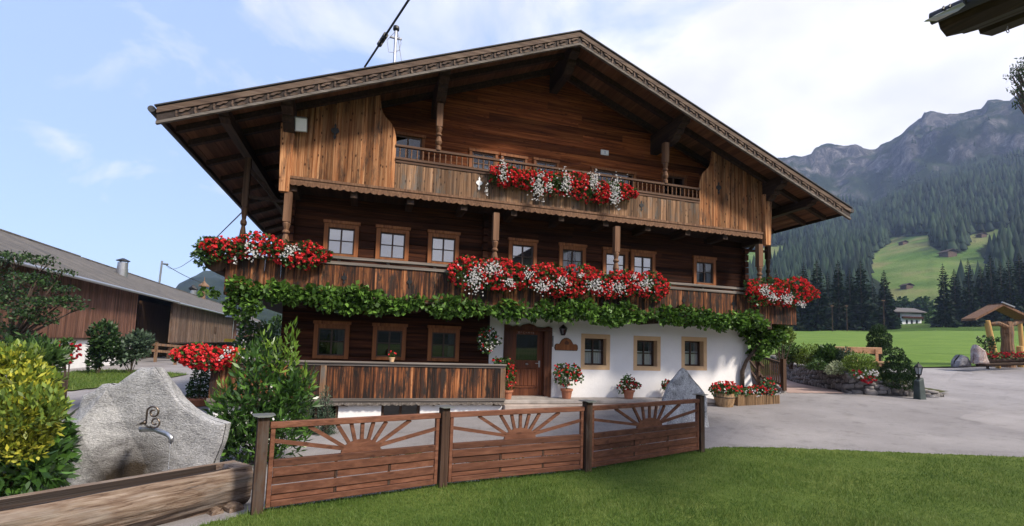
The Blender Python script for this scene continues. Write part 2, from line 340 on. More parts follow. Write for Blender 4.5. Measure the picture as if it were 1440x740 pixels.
# ------------------------------------------------------------------ special ground and stone materials
def asphalt():
    mt, t, b, o = new_mat('pale_worn_asphalt')
    v = mapping(t, (1,1,1))
    big = nd(t, 'ShaderNodeTexNoise', Scale=.35, Detail=5.0, Roughness=.6); t.links.new(v, big.inputs['Vector'])
    fin = nd(t, 'ShaderNodeTexNoise', Scale=55, Detail=4.0, Roughness=.7); t.links.new(v, fin.inputs['Vector'])
    c1 = rampn(t, big.outputs['Fac'], [(.3,(.195,.183,.185)),(.52,(.245,.233,.236)),(.72,(.30,.285,.284))])
    c2 = rampn(t, fin.outputs['Fac'], [(.3,(.72,.72,.72)),(.7,(1.2,1.2,1.2))])
    mx = t.nodes.new('ShaderNodeMixRGB'); mx.blend_type = 'MULTIPLY'; mx.inputs[0].default_value = 1; t.links.new(c1.outputs[0], mx.inputs[1]); t.links.new(c2.outputs[0], mx.inputs[2])
    pv_ = nd(t, 'ShaderNodeTexVoronoi', Scale=.16, feature='F1'); t.links.new(v, pv_.inputs['Vector']); pr_ = rampn(t, pv_.outputs['Color'], [(.2,(.86,.86,.87)),(.8,(1.10,1.09,1.08))])
    st_ = nd(t, 'ShaderNodeTexNoise', Scale=1.7, Detail=7.0, Roughness=.75); t.links.new(v, st_.inputs['Vector']); sr_ = rampn(t, st_.outputs['Fac'], [(.34,(.70,.69,.68)),(.47,(1,1,1)),(.70,(1.05,1.04,1.04))])
    for q_ in (pr_, sr_):
        mq = t.nodes.new('ShaderNodeMixRGB'); mq.blend_type = 'MULTIPLY'; mq.inputs[0].default_value = .8; t.links.new(mx.outputs[0], mq.inputs[1]); t.links.new(q_.outputs[0], mq.inputs[2]); mx = mq
    # thin wandering cracks and patched seams
    vo = nd(t, 'ShaderNodeTexVoronoi', Scale=.22, feature='DISTANCE_TO_EDGE'); 
    wn = nd(t, 'ShaderNodeTexNoise', Scale=.9, Detail=5.0); t.links.new(v, wn.inputs['Vector'])
    av = t.nodes.new('ShaderNodeMixRGB'); av.inputs[0].default_value = .25; t.links.new(v, av.inputs[1]); t.links.new(wn.outputs['Color'], av.inputs[2]); t.links.new(av.outputs[0], vo.inputs['Vector'])
    cr = rampn(t, vo.outputs['Distance'], [(.0,(.62,.62,.62)),(.006,(1,1,1))])
    m2 = t.nodes.new('ShaderNodeMixRGB'); m2.blend_type = 'MULTIPLY'; m2.inputs[0].default_value = .7; t.links.new(mx.outputs[0], m2.inputs[1]); m2.inputs[0].default_value = .22; t.links.new(cr.outputs[0], m2.inputs[2])
    t.links.new(m2.outputs[0], b.inputs['Base Color']); b.inputs['Roughness'].default_value = .85; b.inputs['Specular IOR Level'].default_value = .25
    bump(t, b, fin.outputs['Fac'], .35, .01); return mt
M['asphalt'] = asphalt()
def soil_grass(name, a, bcol, c, scale=.6, fine=9):
    mt, t, b, o = new_mat(name); v = mapping(t, (1,1,1))
    n1 = nd(t, 'ShaderNodeTexNoise', Scale=scale, Detail=6.0, Roughness=.65); t.links.new(v, n1.inputs['Vector'])
    n2 = nd(t, 'ShaderNodeTexNoise', Scale=fine, Detail=5.0, Roughness=.7); t.links.new(v, n2.inputs['Vector'])
    ad = t.nodes.new('ShaderNodeMath'); ad.operation = 'MULTIPLY_ADD'; ad.inputs[1].default_value = .45; t.links.new(n2.outputs['Fac'], ad.inputs[0])
    m5 = t.nodes.new('ShaderNodeMath'); m5.operation = 'MULTIPLY'; m5.inputs[1].default_value = .55; t.links.new(n1.outputs['Fac'], m5.inputs[0]); t.links.new(m5.outputs[0], ad.inputs[2])
    r = rampn(t, ad.outputs[0], [(.35,a),(.5,bcol),(.65,c)]); t.links.new(r.outputs[0], b.inputs['Base Color']); b.inputs['Roughness'].default_value = .9; b.inputs['Specular IOR Level'].default_value = .1
    bump(t, b, n2.outputs['Fac'], .6, .04); return mt
M['lawn'] = soil_grass('lawn_turf', (.045,.072,.014), (.07,.105,.02), (.12,.15,.035), .8, 12)
M['field'] = soil_grass('meadow_grass', (.070,.125,.022), (.098,.165,.030), (.145,.205,.045), .22, 3)
M['soil'] = soil_grass('garden_soil', (.03,.035,.014), (.05,.055,.02), (.075,.075,.03), 1.5, 12)
def rockm(name, dark, mid, light, s=2.2, crack=1.0, stain=None, strata=(1,1,1)):
    mt, t, b, o = new_mat(name); v = mapping(t, strata)
    n1 = nd(t, 'ShaderNodeTexNoise', Scale=s, Detail=9.0, Roughness=.68, Distortion=.6); t.links.new(v, n1.inputs['Vector'])
    n2 = nd(t, 'ShaderNodeTexNoise', Scale=s*13, Detail=6.0, Roughness=.75); t.links.new(v, n2.inputs['Vector'])
    a = t.nodes.new('ShaderNodeMath'); a.operation = 'MULTIPLY_ADD'; a.inputs[1].default_value = .5; t.links.new(n2.outputs['Fac'], a.inputs[0])
    h = t.nodes.new('ShaderNodeMath'); h.operation = 'MULTIPLY'; h.inputs[1].default_value = .5; t.links.new(n1.outputs['Fac'], h.inputs[0]); t.links.new(h.outputs[0], a.inputs[2])
    r = rampn(t, a.outputs[0], [(.41,dark),(.5,mid),(.59,light)]); col = r.outputs[0]
    # white quartz veins
    wv = nd(t, 'ShaderNodeTexWave', Scale=s*.55, Distortion=14.0, Detail=5.0); wv.inputs['Detail Scale'].default_value = 1.4; t.links.new(v, wv.inputs['Vector'])
    vr = rampn(t, wv.outputs['Fac'], [(.955,(0,0,0)),(.99,(1,1,1))]); mx = t.nodes.new('ShaderNodeMixRGB'); mm = t.nodes.new('ShaderNodeMath'); mm.operation='MULTIPLY'; mm.inputs[1].default_value=.5*crack
    t.links.new(vr.outputs[0], mm.inputs[0]); t.links.new(mm.outputs[0], mx.inputs[0]); t.links.new(col, mx.inputs[1]); mx.inputs[2].default_value = (.62,.62,.62,1); col = mx.outputs[0]
    if stain:
        c = t.nodes.new('ShaderNodeTexCoord'); d = t.nodes.new('ShaderNodeVectorMath'); d.operation='DISTANCE'; d.inputs[1].default_value = stain[0]; t.links.new(c.outputs['Object'], d.inputs[0])
        nn = t.nodes.new('ShaderNodeMath'); nn.operation='MULTIPLY_ADD'; nn.inputs[1].default_value=.35; t.links.new(n1.outputs['Fac'], nn.inputs[0]); t.links.new(d.outputs['Value'], nn.inputs[2])
        rr = rampn(t, nn.outputs[0], [(stain[1]*.75,(1,1,1)),(stain[1]*1.35,(0,0,0))]); mx = t.nodes.new('ShaderNodeMixRGB'); t.links.new(rr.outputs[0], mx.inputs[0]); t.links.new(col, mx.inputs[1]); mx.inputs[2].default_value = (.045,.032,.020,1); col = mx.outputs[0]
    t.links.new(col, b.inputs['Base Color']); b.inputs['Roughness'].default_value = .8; b.inputs['Specular IOR Level'].default_value = .3
    bump(t, b, a.outputs[0], 1.0, .13); return mt
M['fountain'] = rockm('pale_grey_schist', (.27,.27,.28), (.50,.50,.51), (.70,.70,.71), 2.4, .9, ((-.12,-.38,.26), .66), (1,1,1.8))
M['standing'] = rockm('grey_veined_marble', (.19,.19,.20), (.52,.52,.53), (.84,.84,.84), 3.2, 1.0)
M['greyrock'] = rockm('grey_boulder', (.10,.095,.105), (.22,.21,.22), (.36,.34,.35), 2.4, .3)
M['pinkrock'] = rockm('white_pink_boulder', (.20,.12,.115), (.46,.34,.31), (.66,.60,.56), 3.2, .6)
M['wallstone'] = plain('grey_field_stone', (.19,.175,.17), .9, .3, 7, bmp=.5, isl=(.65,1.25))
M['mortar'] = plain('dark_mortar', (.055,.05,.048), .95, .3, 9, bmp=.5)
M['brickpave'] = plain('pink_paving_blocks', (.33,.235,.205), .9, .15, 5, isl=(.85,1.12))
M['oldlog'] = wood('old_weathered_log', [(.30,(.022,.014,.010)),(.44,(.12,.078,.055)),(.58,(.20,.15,.115)),(.75,(.31,.25,.205))], 'x', 30, (.9,1.1), .85, gray=((.22,.195,.175),.50,.66), bmp=1.0, long_=2.6)

# ------------------------------------------------------------------ terrain function
CP = np.array([(-1.1,6.45,-.55),(1.16,7.1,-.55),(3.55,7.37,-.5),(6.5,8.3,-.5),(1.5,3,-.55),(-3,3,-.58),(-4,8,-.6),(10,2,-.42),(9.7,7.7,-.44),(12.5,6.4,-.38),(0,-8,-.5),(20,-8,-.3),(-20,-8,-.8),
 (4.5,13.2,-.32),(1,13,-.52),(-1.4,13.1,-.58),(-3.5,13.1,-.65),(12.3,13.6,-.15),(8.3,10.5,-.36),(15.7,15.2,.06),(18.5,15.6,.15),(17.4,13.6,.1),(20.3,13.0,.1),(21.7,20.9,.25),(21.3,14.0,.16),(15,9,-.2),(22,6,.05),
 (30.6,19.2,1.08),(33.9,17.1,1.25),(27,17,.72),(24.7,24,1.2),(28,8,.4),(36,10,1.0),(-5.1,18.2,-.68),(-17,37,-1),(-17,20,-.95),(-8.5,26.5,-.9),(-12,25,-.95),(-8,60,-1.2),(-20,5,-.8),(-10,10,-.75),(5,27,.1),(13,30,.3),(-3,28,-.7),
 (-30,45,-1),(-40,10,-1)], float)
ring = []
for az in range(30, 90, 12): ring.append((58*math.sin(RAD(az)), 58*math.cos(RAD(az)), 2.4))
for az in (-60,-40,-20,0): ring.append((58*math.sin(RAD(az)), 58*math.cos(RAD(az)), -1.1))
for az in (15,): ring.append((58*math.sin(RAD(az)), 58*math.cos(RAD(az)), .6))
for az in (110,150,180,220,260): ring.append((58*math.sin(RAD(az)), 58*math.cos(RAD(az)), -.4))
CP = np.vstack([CP, np.array(ring)])
def _tps(r2): return np.where(r2 > 1e-9, .5*r2*np.log(np.maximum(r2, 1e-12)), 0.0)
_n = len(CP); _K = _tps(((CP[:,None,:2]-CP[None,:,:2])**2).sum(-1)) + np.eye(_n)*1.5
_Pm = np.hstack([np.ones((_n,1)), CP[:,:2]]); _A = np.block([[_K,_Pm],[_Pm.T,np.zeros((3,3))]])
_w = np.linalg.solve(_A, np.concatenate([CP[:,2], np.zeros(3)]))
def near_z(x, y):
    x = np.asarray(x, float); y = np.asarray(y, float); sh = x.shape; p = np.stack([x.ravel(), y.ravel()], 1); out = np.empty(len(p))
    for i in range(0, len(p), 20000):
        q = p[i:i+20000]; out[i:i+20000] = _tps(((q[:,None]-CP[None,:,:2])**2).sum(-1)) @ _w[:_n] + _w[_n] + q @ _w[_n+1:]
    return out.reshape(sh)
RIDGE_PX = [(700,330),(800,300),(900,262),(1000,238),(1060,226),(1090,222),(1130,221),(1140,218),(1146,207),(1160,203),(1185,205),(1215,212),(1232,211),(1245,199),(1265,183),(1283,170),(1297,166),(1298,158),(1312,155),(1330,157),(1360,152),(1380,148),(1388,138),(1405,137),(1420,141),(1440,130),(1500,112),(1600,120),(1800,160)]
_az, _el = [], []
for x, y in RIDGE_PX:
    d = ray(x, y); _az.append(math.degrees(math.atan2(d.x, d.y))); _el.append(d.z/math.hypot(d.x, d.y))
_az = [-180,-75,-42,-31,-24.5,-20,-17.6,-15.4,-13,-8,5] + _az + [100,130,180]
_el = [.08,.06,.04,.03,.03,.035,.085,.12,.12,.11,.12] + _el + [.30,.15,.08]
def ridge_el(az): return np.interp(az, _az, _el)
def far_z(az, r):
    az = np.asarray(az, float); r = np.asarray(r, float)
    rr = np.interp(az, [-180,20,36,180], [1600,1600,1650,1650]); e = ridge_el(az); zr = e*rr
    right = np.clip((az-14)/16, 0, 1)*np.clip((125-az)/30, 0, 1)
    # valley floor, meadow slope, forest, cliff
    knr = np.array([0,33,70,171,300,390,800,1380]); knz = np.array([1.05,1.05,2.9,9.2,20,36,172,395])
    zr_r = np.interp(r, knr, knz)*np.minimum(1, .55+.45*e/.40)
    z1380 = 395*np.minimum(1, .55+.45*e/.40)
    tt = np.clip((r-1380)/(rr-1380), 0, 1)
    zr_r = np.where(r > 1380, z1380 + (zr-z1380)*np.power(tt, .72), zr_r)
    zl = -1.1 + np.clip((r-300)/(rr-300), 0, 1)**1.3*(zr+1.1)
    z = zr_r*right + zl*(1-right)
    z = np.where(r > rr, z - (r-rr)*.25, z)
    return z
def ground_z(x, y, noise=True):
    x = np.asarray(x, float); y = np.asarray(y, float); r = np.hypot(x, y); az = np.degrees(np.arctan2(x, y))
    s = np.clip((r-44)/18, 0, 1); s = s*s*(3-2*s)
    zn = near_z(x, y) if np.any(r < 62) else np.zeros_like(r)
    zf = far_z(az, r)
    if noise:
        a = np.clip((r-600)/900, 0, 1)*np.clip((2300-r)/700, 0, 1)
        rg = 1-2*np.abs(np.clip(fbm(x/150, y/150, 0, 8, 4), -1, 1)); zf = zf + (fbm(x/110, y/110, 0, 3, 5)*30 + rg*30)*a*np.clip((1640-r)/110, 0.16, 1) + (9*fbm(x/26, y/26, 0, 15, 4)+7*(1-2*np.abs(np.clip(fbm(x/45, y/45, 0, 19, 3),-1,1))))*np.clip((r-1150)/250, 0, 1)*np.clip((1800-r)/100, 0, 1)
    return zn*(1-s) + zf*s
def gz(x, y): return float(ground_z(np.array([x]), np.array([y]))[0])
def hit(px, py, r0=200, r1=1700):
    d = ray(px, py); h = math.hypot(d.x, d.y); rs = np.arange(r0, r1, 3.0)
    z = CAM_H + d.z/h*rs; g = ground_z(d.x/h*rs, d.y/h*rs)
    i = np.argmax(g >= z) if np.any(g >= z) else len(rs)-1
    return (d.x/h*rs[i], d.y/h*rs[i])
def inpoly(px, py, poly):
    px = np.asarray(px); py = np.asarray(py); ins = np.zeros(px.shape, bool); n = len(poly); j = n-1
    for i in range(n):
        xi, yi = poly[i]; xj, yj = poly[j]
        c = ((yi > py) != (yj > py)) & (px < (xj-xi)*(py-yi)/((yj-yi) if yj != yi else 1e-9)+xi); ins ^= c; j = i
    return ins

# ------------------------------------------------------------------ ground sheet to the horizon
MEADOWS = [[(1222,385),(1228,360),(1247,345),(1252,333),(1308,329),(1307,345),(1320,353),(1353,358),(1360,347),(1363,332),(1420,322),(1432,330),(1396,338),(1372,352),(1390,370),(1400,384),(1372,392),(1345,385),(1330,432),(1262,432),(1250,408)],
           [(1030,356),(1104,345),(1112,352),(1088,366),(1070,378),(1030,380)]]
MPOLY = [[hit(*p, r0=330) for p in poly] for poly in MEADOWS]
radii = np.concatenate([np.linspace(.3, 60, 50), np.geomspace(61.5, 380, 46), np.linspace(390, 1770, 170), [1800]])
azs = np.concatenate([np.arange(-180, -34, 3.0), np.arange(-34, 14, 1.0), np.arange(14, 70, .22), np.arange(70, 95, 1.0), np.arange(95, 180, 3.0)])
R_, A_ = np.meshgrid(radii, RAD(1)*azs, indexing='ij'); GX, GY = R_*np.sin(A_), R_*np.cos(A_)
GZ = ground_z(GX, GY) - np.where(R_ < 60, .10, .10*np.clip((90-R_)/30, 0, 1))
nr, na = R_.shape; idx = np.arange(nr*na).reshape(nr, na)
i0 = idx[:-1,:]; i1 = idx[1:,:]
F = np.stack([i0.ravel(), i1.ravel(), np.roll(i1, -1, 1).ravel(), np.roll(i0, -1, 1).ravel()], 1)[:, ::-1]
def terrain_mat():
    mt, t, b, o = new_mat('valley_terrain'); v = mapping(t, (1,1,1))
    at = t.nodes.new('ShaderNodeAttribute'); at.attribute_name = 'meadow'
    n1 = nd(t, 'ShaderNodeTexNoise', Scale=.011, Detail=9.0, Roughness=.65); t.links.new(v, n1.inputs['Vector'])
    gn = nd(t, 'ShaderNodeTexNoise', Scale=.018, Detail=5.0); t.links.new(v, gn.inputs['Vector'])
    grass = rampn(t, gn.outputs['Fac'], [(.38,(.105,.19,.045)),(.50,(.16,.235,.065)),(.60,(.24,.25,.10))])
    gv = mapping(t, (1,1,.35)); rn = nd(t, 'ShaderNodeTexNoise', Scale=.034, Detail=12.0, Roughness=.78, Distortion=.9); t.links.new(gv, rn.inputs['Vector'])
    rock = rampn(t, rn.outputs['Fac'], [(.37,(.012,.014,.020)),(.48,(.055,.055,.060)),(.57,(.13,.122,.12)),(.66,(.30,.28,.265))])
    fl = rampn(t, n1.outputs['Fac'], [(.4,(.012,.022,.012)),(.6,(.03,.045,.02))])
    geo = t.nodes.new('ShaderNodeNewGeometry'); sp = t.nodes.new('ShaderNodeSeparateXYZ'); t.links.new(geo.outputs['Normal'], sp.inputs[0])
    ps = t.nodes.new('ShaderNodeSeparateXYZ'); t.links.new(geo.outputs['Position'], ps.inputs[0])
    hm = t.nodes.new('ShaderNodeMapRange'); hm.inputs['From Min'].default_value = 250; hm.inputs['From Max'].default_value = 700; hm.inputs['To Min'].default_value = -.20; hm.inputs['To Max'].default_value = .10; t.links.new(ps.outputs[2], hm.inputs[0])
    sm = t.nodes.new('ShaderNodeMath'); sm.operation='SUBTRACT'; t.links.new(n1.outputs['Fac'], sm.inputs[0]); 
    s2 = t.nodes.new('ShaderNodeMath'); s2.operation='MULTIPLY'; s2.inputs[1].default_value=.55; t.links.new(sp.outputs[2], s2.inputs[0]); t.links.new(s2.outputs[0], sm.inputs[1])
    s3 = t.nodes.new('ShaderNodeMath'); s3.operation='ADD'; t.links.new(sm.outputs[0], s3.inputs[0]); t.links.new(hm.outputs[0], s3.inputs[1])
    rk = rampn(t, s3.outputs[0], [(.06,(0,0,0)),(.20,(1,1,1))])
    m1 = t.nodes.new('ShaderNodeMixRGB'); t.links.new(rk.outputs[0], m1.inputs[0]); t.links.new(fl.outputs[0], m1.inputs[1]); t.links.new(rock.outputs[0], m1.inputs[2])
    m2 = t.nodes.new('ShaderNodeMixRGB'); t.links.new(at.outputs['Fac'], m2.inputs[0]); t.links.new(m1.outputs[0], m2.inputs[1]); t.links.new(grass.outputs[0], m2.inputs[2])
    t.links.new(m2.outputs[0], b.inputs['Base Color']); b.inputs['Roughness'].default_value = .95; b.inputs['Specular IOR Level'].default_value = .05
    bump(t, b, rn.outputs['Fac'], 1.0, 9.0); return mt
terr = np_mesh('ground', np.stack([GX, GY, GZ], -1).reshape(-1,3), F, terrain_mat(), smooth=True)
mead = np.zeros(nr*na); gx, gy = GX.ravel(), GY.ravel()
mead[(R_.ravel() < 330)] = 1.0
for p in MPOLY: mead[inpoly(gx, gy, p)] = 1.0
at = terr.data.attributes.new('meadow', 'FLOAT', 'POINT'); at.data.foreach_set('value', mead.astype(np.float32))
setp(terr, kind='structure')

def sheet(name, mat, test, x0, x1, y0, y1, step, dz, kind='structure', thick=0.0):
    xs = np.arange(x0, x1+step*.5, step); ys = np.arange(y0, y1+step*.5, step)
    X, Y = np.meshgrid(xs, ys, indexing='ij'); Z = ground_z(X, Y) + dz
    ny = len(ys); cx, cyy = X[:-1,:-1]+step/2, Y[:-1,:-1]+step/2
    ok = test(cx, cyy); ii, jj = np.nonzero(ok)
    a = ii*ny+jj; F = np.stack([a, a+ny, a+ny+1, a+1], 1)
    used = np.unique(F); remap = -np.ones(X.size, int); remap[used] = np.arange(len(used))
    V = np.stack([X.ravel(), Y.ravel(), Z.ravel()], 1)[used]
    return setp(np_mesh(name, V, remap[F], mat, smooth=True), kind=kind)
FWD = np.array([math.sin(YAW), math.cos(YAW)]); SIDE = np.array([math.cos(YAW), -math.sin(YAW)])
def fw_of(x, y): return x*FWD[0] + y*FWD[1]
road = sheet('road', M['asphalt'], lambda x, y: ((fw_of(x, y) < 27.6) | (x < 13)) & (np.hypot(x, y) < 75) & (y > -6), -30, 48, -6, 74, .5, 0.0)
# meadow field behind the road: inner edge follows the road, outer edge runs under the spruces
aa = np.arange(26, 84, .5); rr_ = []
V = []; 
for a in aa:
    ri = 26.9/max(.2, math.cos(RAD(a)-YAW)); ri = min(ri, 70)
    for k in range(40):
        r = ri + (165-ri)*(k/39)**1.6
        V.append((r*math.sin(RAD(a)), r*math.cos(RAD(a)), 0))
V = np.array(V); V[:,2] = ground_z(V[:,0], V[:,1]) + .07
idx = np.arange(len(V)).reshape(len(aa), 40)
F = np.stack([idx[:-1,:-1].ravel(), idx[1:,:-1].ravel(), idx[1:,1:].ravel(), idx[:-1,1:].ravel()], 1)
setp(np_mesh('field', V, F, M['field'], smooth=True), kind='structure')
LAWN = [(-1.75,6.05),(-1.1,6.55),(1.16,7.2),(3.55,7.5),(6.5,8.5),(7.2,8.6),(8.4,8.3),(9.7,7.75),(12.5,6.45),(20,2.0),(24,-5),(-8,-5),(-8,3.2),(-4.2,4.6)]
sheet('lawn', M['lawn'], lambda x, y: inpoly(x, y, LAWN), -8, 24, -5, 9, .08, .05)
VERGE = [(-18.5,18),(-12.6,20.5),(-11.6,25.5),(-10.6,31),(-10.9,36.5),(-14.5,40),(-17.5,40)]
sheet('verge', M['lawn'], lambda x, y: inpoly(x, y, VERGE), -19, -9, 17, 41, .2, .05)
# lawn blades: colour wanders in patches over the turf as well as from blade to blade
_gm = M['grass'].node_tree; _rp = [n for n in _gm.nodes if n.type == 'VALTORGB'][0]; _nz = nd(_gm, 'ShaderNodeTexNoise', Scale=1.3, Detail=5.0, Roughness=.65); _gm.links.new(mapping(_gm, (1,1,1)), _nz.inputs['Vector'])
_mx = _gm.nodes.new('ShaderNodeMath'); _mx.operation = 'MULTIPLY_ADD'; _mx.inputs[1].default_value = .45; _gi = [n for n in _gm.nodes if n.type == 'NEW_GEOMETRY'][0]; _mr = nd(_gm, 'ShaderNodeMapRange'); _mr.inputs['From Min'].default_value = .3; _mr.inputs['From Max'].default_value = .7; _mr.inputs['To Max'].default_value = .6
_gm.links.new(_nz.outputs['Fac'], _mr.inputs[0]); _gm.links.new(_gi.outputs['Random Per Island'], _mx.inputs[0]); _gm.links.new(_mr.outputs[0], _mx.inputs[2]); _gm.links.new(_mx.outputs[0], _rp.inputs[0])
for _e, _c in zip(_rp.color_ramp.elements, ((.036,.074,.012,1), (.085,.150,.024,1), (.185,.225,.06,1))): _e.color = _c
def blades(name, n, polyt, bbox, h, w, mat, dz=.05, dens=None):
    x = rng.uniform(bbox[0], bbox[1], n*3); y = rng.uniform(bbox[2], bbox[3], n*3)
    if dens is not None:
        k = rng.random(n*3) < dens(x, y); x, y = x[k], y[k]
    k = polyt(x, y); x, y = x[k][:n], y[k][:n]; n = len(x)
    z = ground_z(x, y) + dz - .005
    a = rng.uniform(0, 6.283, n); L = h*rng.uniform(.5, 1.35, n)*(1+.45*np.clip(fbm(x*1.9, y*1.9, 0, 55, 4), -1, 1.2)); tx, ty = rng.normal(0, .45, n), rng.normal(0, .45, n)
    b0 = np.stack([x-np.cos(a)*w/2, y-np.sin(a)*w/2, z], 1); b1 = np.stack([x+np.cos(a)*w/2, y+np.sin(a)*w/2, z], 1)
    tip = np.stack([x+tx*L, y+ty*L, z+L], 1)
    V = np.stack([b0, b1, tip], 1).reshape(-1,3); F = np.arange(n*3).reshape(n,3)
    return setp(np_mesh(name, V, F, mat), kind='stuff')
g = blades('grass', 230000, lambda x, y: inpoly(x, y, LAWN) & (fw_of(x,y) > 3.8), (-5, 15, 1, 9), .042, .007, M['grass'], dens=lambda x, y: np.clip(6.0/np.maximum(2.0, np.hypot(x,y)), 0, 1)**1.3)
g['label'] = 'short mown green lawn in front of the fence'

# longer uncut tufts along the foot of the fence
_fp = [(-1.10,6.45),(1.16,7.10),(3.56,7.38),(6.50,8.34)]
def near_fence(x, y):
    d = np.full(np.shape(x), 9.0)
    for (ax, ay), (bx, by) in zip(_fp[:-1], _fp[1:]):
        t = np.clip(((x-ax)*(bx-ax)+(y-ay)*(by-ay))/((bx-ax)**2+(by-ay)**2), 0, 1); d = np.minimum(d, np.hypot(x-ax-t*(bx-ax), y-ay-t*(by-ay)))
    return d
blades('fence_tufts', 5200, lambda x, y: inpoly(x, y, LAWN) & (near_fence(x, y) < .16+.08*fbm(x*3, y*3, 0, 5, 2)), (-1.4, 7, 6, 9), .085, .008, M['grass'])['label'] = 'uncut grass tufts along the foot of the fence'
# ================================================================== the chalet
YW, YB, YH = 14.14, 13.10, 27.0        # facade wall, balcony front, rear wall
XL, XR, XC = -2.15, 12.95, 5.40
RZ, RS = 10.55, 0.40                   # ridge height, roof slope
YR0, YR1, XE = 12.10, 28.0, 10.05      # roof front, roof rear, half width
def rtop(x): return RZ - RS*abs(x-XC)
def rund(x): return rtop(x) - .17
H = thing('chalet', 'large dark timber Alpine farmhouse with flower balconies and white plastered ground floor', 'house', (XC, YW, 0))

def courses(mb, x0, x1, z0, z1, h, Y, openings, limits=None, depth=.14, g=.014):
    """horizontal timber courses with chamfered joints and real openings"""
    nC = max(1, round((z1-z0)/h)); h = (z1-z0)/nC
    for i in range(nC):
        za, zb = z0+i*h, z0+(i+1)*h
        cuts = sorted({za, zb} | {v for o in openings for v in (o[2], o[3]) if za+.01 < v < zb-.01})
        for a, b in zip(cuts[:-1], cuts[1:]):
            segs = [(x0, x1)]
            for ox0, ox1, oz0, oz1 in openings:
                if oz0 < (a+b)/2 < oz1:
                    ns = []
                    for s0, s1 in segs:
                        if ox1 <= s0 or ox0 >= s1: ns.append((s0, s1)); continue
                        if ox0 > s0: ns.append((s0, ox0))
                        if ox1 < s1: ns.append((ox1, s1))
                    segs = ns
            for s0, s1 in segs:
                def lim(x, z):
                    if limits is None: return x
                    l, r = limits(z); return min(max(x, l), r)
                ca = g if abs(a-za) < 1e-6 else 0; cb = g if abs(b-zb) < 1e-6 else 0
                # split long runs into individual timbers of irregular length
                q = [s0]; 
                while s1-q[-1] > 6.5: q.append(q[-1]+random.uniform(3.0, 5.5))
                q.append(s1)
                if lim(s0,a) >= lim(s1,a)-.02: continue
                for c0, c1 in zip(q[:-1], q[1:]):
                    zs = [a, a+ca, b-cb, b]; ys = [Y+(g*1.3 if ca else 0), Y, Y, Y+(g*1.3 if cb else 0)]
                    dy = random.uniform(-.006, .006)
                    vs = []
                    for z, y in zip(zs, ys): vs += [(lim(c0,z), y+dy, z), (lim(c1,z), y+dy, z)]
                    vs += [(lim(c0,a), Y+depth, a), (lim(c1,a), Y+depth, a), (lim(c0,b), Y+depth, b), (lim(c1,b), Y+depth, b)]
                    mb.add(vs, [(0,1,3,2),(2,3,5,4),(4,5,7,6),(8,10,11,9),(0,8,9,1),(6,7,11,10),(0,2,4,6,10,8),(1,9,11,7,5,3)])
MIDW = [(-.79,3.82),(.60,3.82),(2.06,3.82),(4.52,3.82),(6.19,3.82),(7.72,3.82),(8.75,3.82),(11.19,3.82)]   # centre x, sill z
LOWW = [(-.875,1.03),(.655,1.03),(2.19,1.03)]
WW, WH = .92, .94
op_mid = [(x-WW/2+.06, x+WW/2-.06, z+.06, z+WH-.06) for x, z in MIDW]
op_low = [(x-WW/2+.06, x+WW/2-.06, z+.06, z+WH-.06) for x, z in LOWW]
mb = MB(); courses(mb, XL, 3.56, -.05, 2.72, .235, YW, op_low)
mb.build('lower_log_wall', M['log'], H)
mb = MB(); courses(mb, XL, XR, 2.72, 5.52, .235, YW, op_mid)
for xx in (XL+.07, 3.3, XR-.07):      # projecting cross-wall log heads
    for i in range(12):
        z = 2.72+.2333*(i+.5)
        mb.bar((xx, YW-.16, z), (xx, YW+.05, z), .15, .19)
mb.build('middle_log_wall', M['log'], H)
UPW = [(3.17,.90,7.49),(4.15,.86,7.48),(5.22,.86,7.50)]      # centre, width, top
op_up = [(x-w/2+.06, x+w/2-.06, 6.5, zt-.07) for x, w, zt in UPW] + [(6.85,8.40,5.7,7.43),(.45,1.32,5.7,7.6),(9.5,10.4,5.7,7.6)]
def glim(z): 
    hw = (RZ-.12-z)/RS; return (XC-hw, XC+hw)
mb = MB(); courses(mb, XL, XR, 5.52, RZ-.2, .225, YW, op_up, limits=glim, g=.008)
mb.build('gable_wall', M['gable'], H)
# plaster ground floor with deep window reveals
WHW = [(7.055,.865),(8.93,.865),(10.76,.905)]; PW, PH = 1.02, 1.13
op_pl = [(x-.39, x+.39, z+.13, z+PH-.13) for x, z in WHW] + [(4.02, 5.53, -.5, 2.14)]
def cut_wall(mb, x0, x1, z0, z1, Y, ops, depth):
    xs = sorted({x0,x1}|{v for o in ops for v in o[:2]}); zs = sorted({z0,z1}|{max(z0,v) for o in ops for v in o[2:]})
    for xa, xb in zip(xs[:-1], xs[1:]):
        for za, zb in zip(zs[:-1], zs[1:]):
            xm, zm = (xa+xb)/2, (za+zb)/2
            if any(o[0] < xm < o[1] and o[2] < zm < o[3] for o in ops): continue
            mb.box(xa, xb, Y, Y+depth, za, zb)
mb = MB(); cut_wall(mb, 3.56, XR+.05, -.75, 2.70, YW-.03, op_pl, .55)
